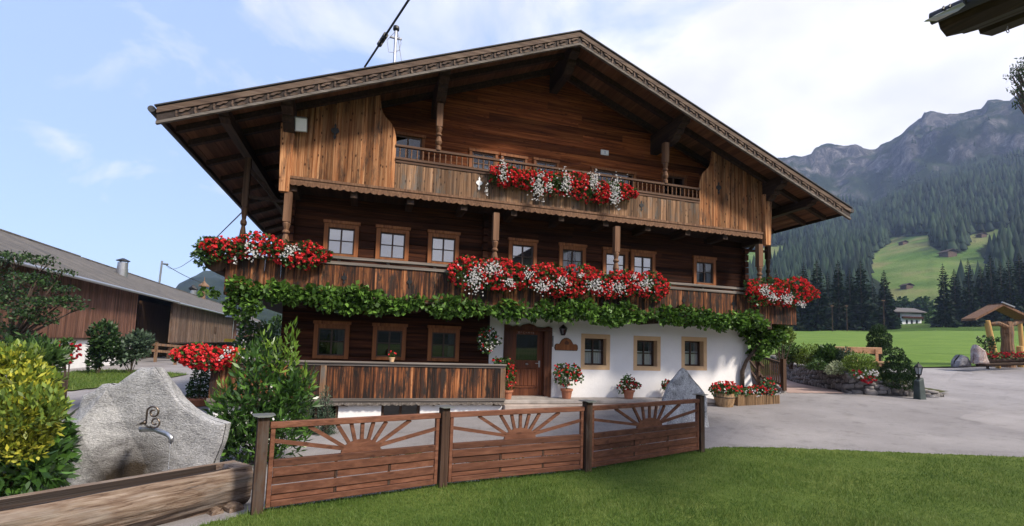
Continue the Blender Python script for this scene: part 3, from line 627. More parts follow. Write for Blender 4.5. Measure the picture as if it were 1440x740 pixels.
# battered corner foot
mb.hexa([(XR-.35,YW-.16,-.7),(XR+.26,YW-.16,-.7),(XR+.26,YW+.5,-.7),(XR-.35,YW+.5,-.7),(XR-.25,YW-.033,1.7),(XR+.06,YW-.033,1.7),(XR+.06,YW+.5,1.7),(XR-.25,YW+.5,1.7)])
def weld(o):
    bm = bmesh.new(); bm.from_mesh(o.data); bmesh.ops.remove_doubles(bm, verts=bm.verts, dist=1e-4)
    seen = {}; dead = []
    for f in bm.faces:
        k = tuple(sorted(v.index for v in f.verts))
        if k in seen: dead += [f, seen[k]]
        else: seen[k] = f
    if dead: bmesh.ops.delete(bm, geom=list(set(dead)), context='FACES')
    bm.to_mesh(o.data); bm.free()
weld(mb.build('plaster_wall', M['plaster'], H))
mb = MB()   # basement under the terrace with its low window openings
cut_wall(mb, -3.45, 3.76, -1.2, .0, YB+.12, [(-1.62,-.55,-.62,-.03),(.50,1.50,-.50,-.03)], .3)
weld(mb.build('basement_wall', M['plaster_low'], H))
mb = MB()
mb.box(-3.45, 3.76, YB+.45, YW-.05, -1.2, -.12)
mb.box(XL, XL+.3, YW+.15, YH, -1.2, 7.3); mb.box(XR-.3, XR, YW+.55, YH, -.8, 7.3); mb.box(XL+.3, XR-.3, YH-.3, YH, -1, 7.3)
mb.box(XL+.3, XR-.3, YW+.6, YH-.3, -.3, -.05); mb.box(XL+.3, XR-.3, YW+.6, YH-.3, 2.6, 2.72); mb.box(XL+.3, XR-.3, YW+.16, YH-.3, 5.4, 5.52)
mb.box(XL+.3, XR-.3, YW+2.6, YW+2.7, -.05, 8.0)
mb.build('inner_walls', M['log'], H)

# ---- windows -----------------------------------------------------
def set_loc(o, w): o.location = Vector(w) - Vector(H.location)
def frame_rect(mb, w, h, t, y0, y1, z0=0):
    mb.box(-w/2, -w/2+t, y0, y1, z0, z0+h); mb.box(w/2-t, w/2, y0, y1, z0, z0+h)
    mb.box(-w/2+t, w/2-t, y0, y1, z0, z0+t); mb.box(-w/2+t, w/2-t, y0, y1, z0+h-t, z0+h)
def curtain_mesh(mb, xa, xb, za, zb, y, n=26, amp=.018):
    vs = []; fs = []
    for i in range(n+1):
        x = xa+(xb-xa)*i/n; yy = y+amp*math.sin(i*1.9)
        vs += [(x, yy, za), (x, yy, zb)]
    for i in range(n): fs.append((2*i, 2*i+2, 2*i+3, 2*i+1))
    mb.add(vs, fs)
def timber_window(w, h, curtain=None, glass='glass'):
    mb = MB(); t = .115
    mb.box(-w/2, -w/2+t, -.055, .04, -.0, h); mb.box(w/2-t, w/2, -.055, .04, 0, h)
    mb.box(-w/2-.03, w/2+.03, -.075, .04, h+.002, h+.09); mb.box(-w/2+t+.001, w/2-t-.001, -.06, .04, h-t, h)
    mb.box(-w/2+t+.001, w/2-t-.001, -.08, .04, 0, t*.8)
    o = mb.build('window', M['casing'], None, world=False, bevel=.006); o.parent = H
    iw, ih = w-2*t, h-1.8*t; z0 = t*.8
    mb = MB(); frame_rect(mb, iw, ih, .035, -.02, .03, z0)
    mb.box(-.022, .022, -.022, .03, z0+.036, z0+ih-.036); mb.box(-iw/2+.036, -.023, -.018, .025, z0+ih*.52-.012, z0+ih*.52+.012); mb.box(.023, iw/2-.036, -.018, .025, z0+ih*.52-.012, z0+ih*.52+.012)
    mb.build('sash', M['sash'], o, world=False)
    MB().add([(-iw/2+.01,.008,z0+.01),(iw/2-.01,.008,z0+.01),(iw/2-.01,.008,z0+ih-.01),(-iw/2+.01,.008,z0+ih-.01)], [(0,1,2,3)]).build('pane', M[glass], o, world=False)
    if curtain:
        mb = MB()
        for a, b in curtain: curtain_mesh(mb, a*iw, b*iw, z0+.02, z0+ih-.02, .10)
        mb.build('curtain', M['curtain'], o, world=False)
    return o
winA = timber_window(WW, WH); winB = timber_window(WW, WH, [(-.5,-.2),(.25,.5)], 'glassclear'); winC = timber_window(WW, WH, [(.22,.5)], 'glassdim'); winD = timber_window(WW, WH, None, 'glassdim')
def put(proto, used, w):
    o = proto if not used else copy_tree(proto, H)
    set_loc(o, w); return o
for i, (x, z) in enumerate(MIDW):
    if i in (4, 7): put(winB, i != 4, (x, YW-.005, z))
    else: put(winA, i != 0, (x, YW-.005, z))
put(winC, False, (LOWW[2][0], YW-.005, LOWW[2][1])); put(winC, True, (LOWW[0][0], YW-.005, LOWW[0][1])); put(winD, False, (LOWW[1][0], YW-.005, LOWW[1][1]))
def plaster_window():
    mb = MB(); w, h = PW, PH; t = .118
    # flat painted band standing 6 mm proud plus the painted reveal running back into the wall
    for a in ((-w/2,-.392,0,h),(.392,w/2,0,h),(-.392,.392,0,.128),(-.392,.392,h-.128,h)): mb.box(a[0],a[1],-.036,-.0302,a[2],a[3])
    iw, ih = .78, h-.26
    mb.box(-iw/2-.004,-iw/2+.012,-.034,.30,.13,h-.13); mb.box(iw/2-.012,iw/2+.004,-.034,.30,.13,h-.13); mb.box(-iw/2+.012,iw/2-.012,-.034,.30,.126,.142); mb.box(-iw/2+.012,iw/2-.012,-.034,.30,h-.142,h-.126)
    o = mb.build('window', M['tan'], None, world=False); o.parent = H
    mb = MB(); z0 = .142; iw2, ih2 = iw-.026, ih-.026
    frame_rect(mb, iw2, ih2, .05, .17, .23, z0); mb.box(-.02,.02,.165,.23,z0+.05,z0+ih2-.05)
    for s in (-1,1): mb.box(*(sorted((s*.021, s*(iw2/2-.051)))), .175,.225, z0+ih2*.50-.011, z0+ih2*.50+.011)
    mb.build('sash', M['sash'], o, world=False)
    MB().add([(-iw2/2+.02,.20,z0+.02),(iw2/2-.02,.20,z0+.02),(iw2/2-.02,.20,z0+ih2-.02),(-iw2/2+.02,.20,z0+ih2-.02)], [(0,1,2,3)]).build('pane', M['glassclear'], o, world=False)
    mb = MB(); curtain_mesh(mb, -iw2/2, iw2/2, z0, z0+ih2*.48, .26, 40, .012); curtain_mesh(mb, -iw2/2, iw2/2, z0+ih2*.53, z0+ih2*.58, .26, 10, .01); mb.build('curtain', M['curtain'], o, world=False)
    return o
pw = plaster_window()
for i, (x, z) in enumerate(WHW): put(pw, i > 0, (x, YW, z))
def gable_window(w, zt, x, zb=6.5, glass='glassdim', curtain=True, mull=True):
    mb = MB(); h = zt-zb; t = .085
    mb.box(-w/2,-w/2+t,-.05,.04,0,h-t); mb.box(w/2-t,w/2,-.05,.04,0,h-t); mb.box(-w/2-.02,w/2+.02,-.065,.04,h-t,h)
    o = mb.build('window', M['casing'], None, world=False, bevel=.005); o.parent = H
    iw = w-2*t; mb = MB(); frame_rect(mb, iw, h-t, .05, -.01, .04, 0)
    if mull: mb.box(-.02,.02,-.012,.04,.05,h-t-.05)
    mb.box(-iw/2+.051,-.021 if mull else iw/2-.051,-.005,.035,(h-t)*.62-.012,(h-t)*.62+.012)
    if mull: mb.box(.021,iw/2-.051,-.005,.035,(h-t)*.62-.012,(h-t)*.62+.012)
    mb.build('sash', M['sashlight'], o, world=False)
    MB().add([(-iw/2+.01,.018,.01),(iw/2-.01,.018,.01),(iw/2-.01,.018,h-t-.01),(-iw/2+.01,.018,h-t-.01)], [(0,1,2,3)]).build('pane', M[glass], o, world=False)
    if curtain:
        mb = MB(); curtain_mesh(mb, -iw/2+.03, iw/2-.03, .02, (h-t)*.60, .07, 30, .012); mb.build('curtain', M['curtain'], o, world=False)
    set_loc(o, (x, YW-.005, zb)); return o
for x, w, zt in UPW: gable_window(w, zt, x, glass='glassclear')
gable_window(1.66, 7.5, 7.625, 5.66, 'glassdim', False)
gable_window(.98, 7.66, .885, 5.66, 'glassdim', False); gable_window(1.0, 7.66, 9.95, 5.66, 'glassdim', False)
# basement windows
for x0, x1, z0 in ((-1.62,-.55,-.62),(.50,1.50,-.50)):
    w, h = x1-x0, -.03-z0
    mb = MB(); frame_rect(mb, w, h, .07, YB+.16, YB+.24, 0); mb.box(-.03,.03,YB+.165,YB+.235,.07,h-.07)
    o = mb.build('basement_window', M['darkwoodz'], None, world=False); o.parent = H; set_loc(o, ((x0+x1)/2, 0, z0))
    MB().add([(-w/2+.05,YB+.21,.05),(w/2-.05,YB+.21,.05),(w/2-.05,YB+.21,h-.05),(-w/2+.05,YB+.21,h-.05)], [(0,1,2,3)]).build('pane', M['glassdim'], o, world=False)

# ---- front door ----------------------------------------------------
M['door'] = wood('red_brown_door', [(.25,(.045,.014,.007)),(.5,(.12,.038,.017)),(.75,(.20,.07,.03))], 'z', 12, (.85,1.15), .5, bmp=.25)
M['doorsur'] = wood('dark_door_surround', [(.25,(.022,.009,.005)),(.5,(.065,.023,.012)),(.75,(.13,.05,.022))], 'z', 12, (.8,1.3), .55, bmp=.35, gray=((.12,.045,.02),.55,.75))
mb = MB()
mb.box(4.0,4.27,YW-.075,YW+.28,0,2.02); mb.box(5.30,5.55,YW-.075,YW+.28,0,2.02)
top = [(4.0,2.02),(5.55,2.02)] ; prof = [(5.55,2.13),(5.42,2.17),(5.32,2.14),(5.22,2.10),(5.06,2.13),(4.94,2.20),(4.78,2.235),(4.60,2.20),(4.50,2.13),(4.38,2.16),(4.28,2.12),(4.16,2.17),(4.0,2.18)]
mb.prism(top+prof, (1,0,0), (0,0,1), (0,1,0), (0,0,0), YW-.078, YW+.28)
dsur = mb.build('door_surround', M['doorsur'], H, bevel=.008)
mb = MB(); xa, xb, yd = 4.27, 5.30, YW+.10
mb.box(xa,xa+.17,yd,yd+.06,.03,2.02); mb.box(xb-.17,xb,yd,yd+.06,.03,2.02); mb.box(xa+.17,xb-.17,yd,yd+.06,1.90,2.02); mb.box(xa+.17,xb-.17,yd,yd+.06,.88,1.10); mb.box(xa+.17,xb-.17,yd,yd+.06,.03,.30)
mb.box(xa+.17,xb-.17,yd+.025,yd+.05,.30,.88)
for i in range(5):
    x0 = xa+.2+i*.126; mb.box(x0,x0+.115,yd+.008,yd+.03,.34,.84)
mb.box(xa+.15,xb-.15,yd-.025,yd,.275,.305); mb.box(xa+.15,xb-.15,yd-.025,yd,.875,.90); mb.box(xa+.15,xb-.15,yd-.03,yd,1.075,1.11)
door = mb.build('front_door', M['door'], H, bevel=.004)
MB().box(xa+.17,xb-.17,yd+.02,yd+.03,1.10,1.90).build('door_glass', M['glassdim'], door)
mb = MB(); curtain_mesh(mb, xa+.2, xb-.2, 1.14, 1.86, yd+.09, 24, .012); mb.build('door_curtain', plain('dim_lace', (.16,.17,.19), .9, .3, 20), door)
mb = MB(); mb.tube([(xb-.10,yd,1.02),(xb-.10,yd-.05,1.02),(xb-.24,yd-.055,1.02)], .012, 8); mb.box(xb-.125,xb-.075,yd-.008,yd,.90,1.10); mb.lathe((xa+.52, yd-.02, .97), [(.045,0),(.05,.02),(.03,.05)], 10); mb.build('door_handle', M['metalg'], door)
mb = MB(); mb.box(4.2,5.4,YW-.22,YW+.10,-.02,.032); mb.build('door_sill', M['slab'], H)
# the chalked epiphany blessing over the door
cu = bpy.data.curves.new('chalk_blessing', 'FONT'); cu.body = '20 * C + M + B'; cu.size = .085; cu.extrude = .001; cu.align_x = 'CENTER'
tmp = bpy.data.objects.new('tmp', cu); COL.objects.link(tmp); bpy.context.view_layer.update()
me = bpy.data.meshes.new_from_object(tmp.evaluated_get(bpy.context.evaluated_depsgraph_get())); bpy.data.objects.remove(tmp)
for v in me.vertices: x, y, z = v.co; v.co = (4.74+x-XC, yd-.004-z-YW, 1.925+y)
chalk = link('chalk_blessing', me, plain('white_chalk', (.42,.36,.34), .95, .2, 40), door)

# ---- terrace, steps --------------------------------------------------
mb = MB(); mb.box(3.79, 11.15, 13.34, YW-.035, -.10, 0.0); mb.build('stone_landing', M['slab'], H, bevel=.012)
mb = MB(); mb.box(3.79, 9.2, 13.05, 13.42, -.75, -.105); mb.box(3.79, 11.1, 13.42, YW-.035, -.75, -.105); mb.build('stone_step', M['step'], H, bevel=.015)
def vboards(mb, x0, x1, z0, z1, y0, th, wmin=.13, wmax=.21, top=None, gap=.006):
    x = x0
    while x < x1-.02:
        w = min(random.uniform(wmin, wmax), x1-x)
        if x1-(x+w) < .07: w = x1-x
        dy = random.uniform(-.007, .007); a, b = x+gap/2, x+w-gap/2
        ta, tb = (top(a), top(b)) if top else (z1, z1)
        if top: mb.prism([(a,z0),(b,z0)]+[(b+(a-b)*k/6, top(b+(a-b)*k/6)) for k in range(7)], (1,0,0), (0,0,1), (0,1,0), (0,y0+dy,0), 0, th)
        else: mb.hexa([(a,y0+dy,z0),(b,y0+dy,z0),(b,y0+dy+th,z0),(a,y0+dy+th,z0),(a,y0+dy,ta),(b,y0+dy,tb),(b,y0+dy+th,tb),(a,y0+dy+th,ta)])
        x += w
def scallop(mb, x0, x1, ztop, depth, y0, th, pitch=.36):
    n = max(2, round((x1-x0)/pitch)); pitch = (x1-x0)/n; k = 10
    for i in range(n):
        a = x0+i*pitch; pts = [(a, ztop), ]
        low = []
        for j in range(k+1):
            t = j/k; u = abs(math.sin(math.pi*t))**.7
            low.append((a+t*pitch, ztop - depth*(.45+.55*u)*(1-.35*math.exp(-((t-.5)/.09)**2))))
        for p, q in zip(low[:-1], low[1:]):
            mb.hexa([(p[0],y0,p[1]),(q[0],y0,q[1]),(q[0],y0+th,q[1]),(p[0],y0+th,p[1]),(p[0],y0,ztop),(q[0],y0,ztop),(q[0],y0+th,ztop),(p[0],y0+th,ztop)])
TX0, TX1 = -3.45, 3.78
mb = MB(); mb.box(TX0, TX1, YB+.02, YW-.02, -.10, -.02)
terr_ = mb.build('terrace', M['greyrail'], H)
mb = MB(); vboards(mb, TX0, TX1, .07, .93, YB, .03, .15, .24)
mb.build('board_parapet', M['streak'], terr_)
mb = MB(); mb.box(TX0-.03,TX1+.03,YB-.07,YB+.13,.965,1.015); mb.box(TX0,TX1,YB-.028,YB+.06,.90,.962); mb.build('handrail', M['greyrail'], terr_, bevel=.008)
mb = MB(); mb.box(TX0-.02,TX1+.02,YB-.055,YB+.05,.015,.085); mb.box(TX0,TX1,YB-.03,YB+.02,-.02,.012); scallop(mb, TX0, TX1, -.022, .09, YB-.025, .03, .3); mb.build('scalloped_trim', M['greyrail'], terr_)
for x in (-.95, TX1-.06): MB().box(x-.07,x+.07,YB-.022,YB-.009,.09,.95).build('post_cover', M['greyboard'], terr_)
for x in (-.45, 1.95, 3.6): MB().box(x-.13,x+.13,YB+.0,YB+.12,-.12,-.025).build('beam_end', M['darkwood'], terr_)
mb = MB()
for yy0, yy1 in ((YB+.04, YW-.1),): mb.box(TX1-.03, TX1, yy0, YB+.5, .07, .93)
mb.build('side_boards', M['streak'], terr_)

# ---- middle balcony --------------------------------------------------
BX0, BX1 = -3.32, 14.12
mb = MB(); mb.box(BX0, BX1, YB+.03, YW+.0, 2.56, 2.70)
mb.box(BX0, XL-.01, YW+.002, YH-1, 2.56, 2.70); mb.box(XR+.01, BX1, YW+.002, YH-1, 2.56, 2.70)
mbal = mb.build('middle_balcony', M['darkwood'], H)
mb = MB(); vboards(mb, BX0, BX1, 2.55, 3.50, YB, .03, .15, .23)
mb.build('board_parapet', M['streak'], mbal)
mb = MB()
for xx in (BX0, BX1-.03):
    y = YB+.04
    while y < YH-1.2:
        mb.box(xx, xx+.03, y, y+.19, 2.55, 3.5); y += .2
mb.build('side_boards', M['streak'], mbal)
mb = MB(); mb.box(BX0-.04,BX1+.04,YB-.06,YB+.12,3.615,3.69); mb.box(BX0,BX1,YB-.035,YB+.06,3.47,3.55)
for i in range(15):
    x = BX0+.1+i*(BX1-BX0-.2)/14; mb.box(x-.04,x+.04,YB-.01,YB+.05,3.552,3.614)
mb.box(BX0-.04,BX0+.1,YB+.122,YH-1,3.615,3.69); mb.box(BX1-.1,BX1+.04,YB+.122,YH-1,3.615,3.69)
mb.build('handrail', M['greyrail'], mbal, bevel=.008)
x = BX0+.25
while x < BX1: MB().box(x-.09,x+.09,YB-.10,YW-.16,2.36,2.555).build('deck_beam', M['darkwood'], mbal); x += 1.45
# turned ornaments sawn into the boards
def orna(mb, x, z, y, s=1.0):
    P = [(0,.17),(.022,.12),(.012,.085),(.06,.06),(.075,.02),(.05,-.015),(.02,-.03),(.012,-.07),(.03,-.09),(0,-.15)]
    poly = [(a*s,b*s) for a,b in P] + [(-a*s,b*s) for a,b in P[-2:0:-1]]
    mb.prism(poly, (1,0,0), (0,0,1), (0,1,0), (x,y,z), -.012, .0)
for x in (-.6, 1.05, 3.0, 9.6, 11.5):
    mb = MB(); orna(mb, x, 3.12, YB-.009); mb.build('sawn_ornament', M['black'], mbal)

# ---- upper balcony ---------------------------------------------------
UX0, UX1 = -2.06, 12.76; PX0, PX1 = .52, 10.2
mb = MB(); mb.box(UX0-.1, UX1+.1, YB+.04, YW, 5.50, 5.63)
ubal = mb.build('upper_balcony', M['darkwood'], H)
mb = MB(); vboards(mb, PX0, PX1, 5.63, 6.44, YB, .03, .13, .2); mb.build('board_parapet', M['greyboard'], ubal)
def curve_top(x, side):
    u = (x-PX0) if side < 0 else (PX1-x)          # negative inside the boarded panel
    roof = rund(x)-.02
    if u < -.50: return roof
    return min(roof, float(np.interp(-u, [0, .03, .08, .16, .26, .36, .42, .46, .50], [6.93, 7.12, 7.30, 7.43, 7.52, 7.62, 7.74, 7.92, 8.3])))
for side, xa, xb in ((-1, UX0, PX0), (1, PX1, UX1)):
    mb = MB(); vboards(mb, xa, xb, 5.63, 0, YB, .03, .14, .2, top=lambda x: curve_top(x, side)); mb.build('boarded_screen', M['board'], ubal)
mb = MB(); mb.box(PX0,PX1,YB-.045,YB+.06,6.44,6.51); mb.box(PX0,PX1,YB-.02,YB+.045,6.36,6.435); mb.box(PX0-.02,PX1+.02,YB-.035,YB+.055,6.80,6.865); mb.build('handrail', wood('brown_rail', [(.25,(.035,.02,.013)),(.5,(.08,.043,.027)),(.75,(.15,.085,.055))], 'x', 14), ubal, bevel=.006)
mb = MB(); mb.lathe((0,0,0), [(.012,0),(.022,.03),(.012,.06),(.024,.13),(.014,.2),(.022,.24),(.012,.29)], 8)
bal0 = mb.build('baluster', M['post'], None, world=False, smooth=True); bal0.parent = ubal
nb = 62
for i in range(nb):
    b = bal0 if i == 0 else copy_tree(bal0, ubal); b.location = (PX0+.1+i*(PX1-PX0-.2)/(nb-1)-XC, YB+.01-YW, 6.51)
mb = MB(); mb.box(UX0-.05,UX1+.05,YB-.05,YB+.05,5.575,5.64); mb.box(UX0,UX1,YB-.03,YB+.03,5.50,5.572); scallop(mb, UX0, UX1, 5.498, .10, YB-.03, .035, .33); mb.build('scalloped_trim', M['post'], ubal)
for x, z, sc in ((-1.05,6.95,1.4), (10.95,6.95,1.4), (8.05,6.02,1.1)):
    mb = MB(); orna(mb, x, z, YB-.009, sc); mb.build('sawn_ornament', M['black'], ubal)
# white painted ornament left of the flower boxes
mb = MB(); orna(mb, 2.84, 6.06, YB-.009, 1.25); mb.build('white_ornament', M['plaster'], ubal)
x = UX0+.1
while x < UX1+.05: MB().box(x-.09,x+.09,YB+.06,YW-.16,5.28,5.495).build('deck_beam', M['darkwood'], ubal); x += 1.47
for x in (-2.16, 12.88):                           # big tapered corner boards
    mb = MB()
    mb.hexa([(x-.11,YB-.10,5.2),(x+.11,YB-.10,5.2),(x+.11,YB+.06,5.2),(x-.11,YB+.06,5.2),(x-.17,YB-.12,6.95),(x+.17,YB-.12,6.95),(x+.17,YB+.06,6.95),(x-.17,YB+.06,6.95)])
    mb.build('corner_board', M['board'], ubal, bevel=.01)

# ---- turned posts ------------------------------------------------------
def turned(mb, x, y, z0, z1, w=.085):
    h = z1-z0
    mb.box(x-w,x+w,y-w,y+w,z0+h*.5,z1)
    mb.lathe((x,y,z0), [(w*.95,0),(w*.95,h*.08),(w*.55,h*.10),(w*.85,h*.13),(w*1.15,h*.18),(w*.9,h*.25),(w*.6,h*.30),(w*1.05,h*.32),(w*1.05,h*.345),(w*.65,h*.37),(w*.95,h*.43),(w*1.1,h*.47),(w*.9,h*.499)], 10)
for x, z0, z1, y in ((-2.05,3.69,5.22,YB+.02),(3.37,3.69,5.28,YB+.02),(7.2,3.69,5.28,YB+.02),(12.6,3.69,5.22,YB+.02),(1.65,6.865,8.2,YB+.01),(8.92,6.865,8.2,YB+.01)):
    mb = MB(); turned(mb, x, y, z0, z1); mb.build('post', M['post'], H)
for x in (-3.27, 14.07):
    mb = MB(); turned(mb, x, YW+.1, 3.69, 6.35, .075); mb.build('post', M['darkwoodz'], H)
    s = 1 if x < 5 else -1
    mb = MB(); mb.bar((x, YW+.1, 5.3), (x+s*1.12, YW+.12, 5.25), .07, .08); mb.build('post_brace', M['darkwood'], H); mb = MB(); mb.bar((x+s*.05, YW+.1, 6.05), (x+s*1.1, YW+.3, 4.9), .07, .1); mb.build('post_brace', M['darkwood'], H)

# ---- roof ---------------------------------------------------------------
def slope_pt(s, u, y, dz=0):            # s=-1 left, +1 right; u = horizontal distance from the ridge
    return (XC+s*u, y, RZ-RS*u+dz)
mb = MB()
for s in (-1, 1):
    a, b = .0, XE
    p = [slope_pt(s,a,YR0,-.05), slope_pt(s,b,YR0,-.05), slope_pt(s,b,YR1,-.05), slope_pt(s,a,YR1,-.05), slope_pt(s,a,YR0,0), slope_pt(s,b,YR0,0), slope_pt(s,b,YR1,0), slope_pt(s,a,YR1,0)]
    mb.hexa(p)
roof = mb.build('roof', M['roofsheet'], H)
for s in (-1, 1):
    mb = MB(); y = YR0+.10; u0, u1 = .0, XE-.02
    # soffit boards run along the slope direction of the ridge (parallel to Y), laid side by side
    u = u0
    while u < u1-.01:
        w = min(random.uniform(.17,.24), u1-u); dz = random.uniform(-.006,.004)
        mb.hexa([slope_pt(s,u,YR0+.06,-.10+dz), slope_pt(s,u+w-.006,YR0+.06,-.10+dz), slope_pt(s,u+w-.006,YR1-.1,-.10+dz), slope_pt(s,u,YR1-.1,-.10+dz), slope_pt(s,u,YR0+.06,-.054), slope_pt(s,u+w-.006,YR0+.06,-.054), slope_pt(s,u+w-.006,YR1-.1,-.054), slope_pt(s,u,YR1-.1,-.054)])
        u += w
    mb.build('soffit', M['soffit'], roof)
    for y in (12.92, 13.75, 15.2, 16.6, 18.0, 19.4, 20.8, 22.2, 23.6, 25.0, 26.4, 27.6):
        lo = .12; mb = MB()
        mb.hexa([slope_pt(s,lo,y,-.27), slope_pt(s,XE-.1,y,-.25), slope_pt(s,XE-.1,y+.13,-.25), slope_pt(s,lo,y+.13,-.27), slope_pt(s,lo,y,-.106), slope_pt(s,XE-.1,y,-.106), slope_pt(s,XE-.1,y+.13,-.106), slope_pt(s,lo,y+.13,-.106)])
        mb.build('rafter', M['darkwood'], roof)
    # verge board: plain top plank, carved band, grey lower rail
    def strip(mb, za, zb, y0, y1, ua=.0, ub=XE):
        mb.hexa([slope_pt(s,ua,y0,za), slope_pt(s,ub,y0,za), slope_pt(s,ub,y1,za), slope_pt(s,ua,y1,za), slope_pt(s,ua,y0,zb), slope_pt(s,ub,y0,zb), slope_pt(s,ub,y1,zb), slope_pt(s,ua,y1,zb)])
    mb = MB(); strip(mb, -.155, -.02, YR0-.03, YR0+.05); mb.build('verge_board', M['fascia'], roof)
    mb = MB(); strip(mb, -.335, -.157, YR0+.005, YR0+.055); vb = mb.build('carved_band', M['carved'], roof)
    mb = MB(); strip(mb, -.40, -.337, YR0-.02, YR0+.06); mb.build('lower_rail', M['greyrail'], roof)
    mb = MB(); strip(mb, .002, .03, YR0-.06, YR0+.12, 0, XE+.04); mb.build('verge_flashing', M['roofsheet'], roof)
    # carving: a row of leaf scrolls
    mb = MB(); u = .18; ca = math.cos(math.atan(RS)); A = Vector((s*ca, 0, -math.sin(math.atan(RS)))); Bv = Vector((0,0,1))
    while u < XE-.25:
        o = Vector(slope_pt(s, u, YR0, -.246))
        for poly in ([(-.15,.055),(-.02,.075),(.08,.06),(.10,.02),(.03,-.0),(-.04,.03),(-.10,.02)], [(-.16,-.07),(-.06,-.02),(.0,-.045),(.05,-.06),(.02,-.085),(-.1,-.088)], [(.10,-.08),(.135,-.02),(.13,.05),(.165,.07),(.175,-.02),(.15,-.085)]):
            mb.prism(poly, A, Bv, (0,1,0), o, -.024, .006)
        u += .36
    mb.build('carving', M['fascia'], roof)
    # eave board and gutter
    mb = MB(); xe = XC+s*XE; ze = RZ-RS*XE
    mb.box(min(xe,xe+s*.03),max(xe,xe+s*.03),YR0+.06,YR1-.1,ze-.18,ze-.045); mb.build('eave_board', M['darkwood'], roof)
    g_ = MB(); pts = [(xe+s*.11, y, ze-.07) for y in (YR0+.0, 16, 20, 24, YR1)]; g_.tube(pts, .075, 10); g_.build('gutter', M['roofsheet'], roof)
def purlin(x, w, h, y0, z_off=.105, corb=True):
    zt = rtop(x)-z_off-RS*w/2
    if abs(x-XC) < .1: zt = rtop(x)-z_off-.05
    mb = MB(); mb.box(x-w/2,x+w/2,y0+.35,YH+.5,zt-h,zt)
    poly = [(0,0),(0,-h*.35),(.05,-h*.5),(.08,-h*.42),(.14,-h*.6),(.14,-h*.75),(.2,-h*.85),(.24,-h*.8),(.35,-h),(.35,0)]
    mb.prism(poly, (0,1,0), (0,0,1), (1,0,0), (x,y0,zt), -w/2, w/2)
    if corb:
        h2 = h*.85; y2 = y0+.42
        poly = [(0,0),(0,-h2*.3),(.06,-h2*.5),(.12,-h2*.45),(.2,-h2*.8),(.3,-h2),(.45,-h2),(.45,0)]
        mb.prism(poly, (0,1,0), (0,0,1), (1,0,0), (x,y2,zt-h), -w/2, w/2); mb.box(x-w/2,x+w/2,y2+.45,YW+.1,zt-h-h2,zt-h-.002)
    return mb.build('purlin', M['darkwood'], roof)
for x in (XC, 1.65, 9.15, -2.12, 12.92): purlin(x, .26, .36, 12.22)
for x in (-3.45, 14.25): purlin(x, .22, .28, 12.3, corb=False)
# ================================================================== foliage helpers
def unit(v): return v/np.maximum(1e-9, np.linalg.norm(v, axis=-1, keepdims=True))
def leaf_mesh(name, P, D, L, Wd, mat, parent=None, fold=.18, roundness=.5):
    P = np.asarray(P, float); n = len(P); D = unit(np.asarray(D, float)); L = np.broadcast_to(L, (n,))[:,None]; Wd = np.broadcast_to(Wd, (n,))[:,None]
    a = unit(np.cross(D, rng.normal(size=(n,3)))); b = np.cross(D, a)
    mid = P + D*L*roundness - b*L*fold*.5
    V = np.stack([P, mid+a*Wd*.5+b*Wd*fold, P+D*L, mid-a*Wd*.5+b*Wd*fold], 1).reshape(-1,3)
    return np_mesh(name, V, np.arange(n*4).reshape(n,4), mat, parent)
def blob(n, blobs, shell=.45, flat=0):
    """points and outward normals in a union of ellipsoids given as (cx,cy,cz,rx,ry,rz)"""
    B = np.array(blobs, float); w = (B[:,3]*B[:,5]+B[:,3]*B[:,4]); w /= w.sum(); k = rng.choice(len(B), n, p=w)
    d = unit(rng.normal(size=(n,3))); t = shell+(1-shell)*rng.random(n)**.6
    t = t*(1+.16*np.sin(d[:,0]*7+k)*np.sin(d[:,2]*6+k*2)*np.sin(d[:,1]*5))
    P = B[k,:3]+d*B[k,3:]*t[:,None]
    return P, unit(d/np.maximum(B[k,3:], .05))
def pxblob(x, y, D, rx, ry=None, rd=None):
    p = at_d(x, y, D); ry = ry or rx; rd = rd or rx
    return (p.x, p.y, p.z, rx*D/F_PX, rd*D/F_PX, ry*D/F_PX)
def heads(name, P, R, mat, parent, petals=11, out_=None):
    n = len(P); P = np.repeat(np.asarray(P, float), petals, 0); R = np.repeat(np.broadcast_to(R, (n,)), petals)
    d = unit(rng.normal(size=(n*petals,3)) + (np.array([0,-.5,.25]) if out_ is None else out_))
    ax = unit(rng.normal(size=(n*petals,3)))
    return leaf_mesh(name, P+d*R[:,None]*.45-ax*R[:,None]*.55, ax, R*1.15, R*1.05, mat, parent, .25)

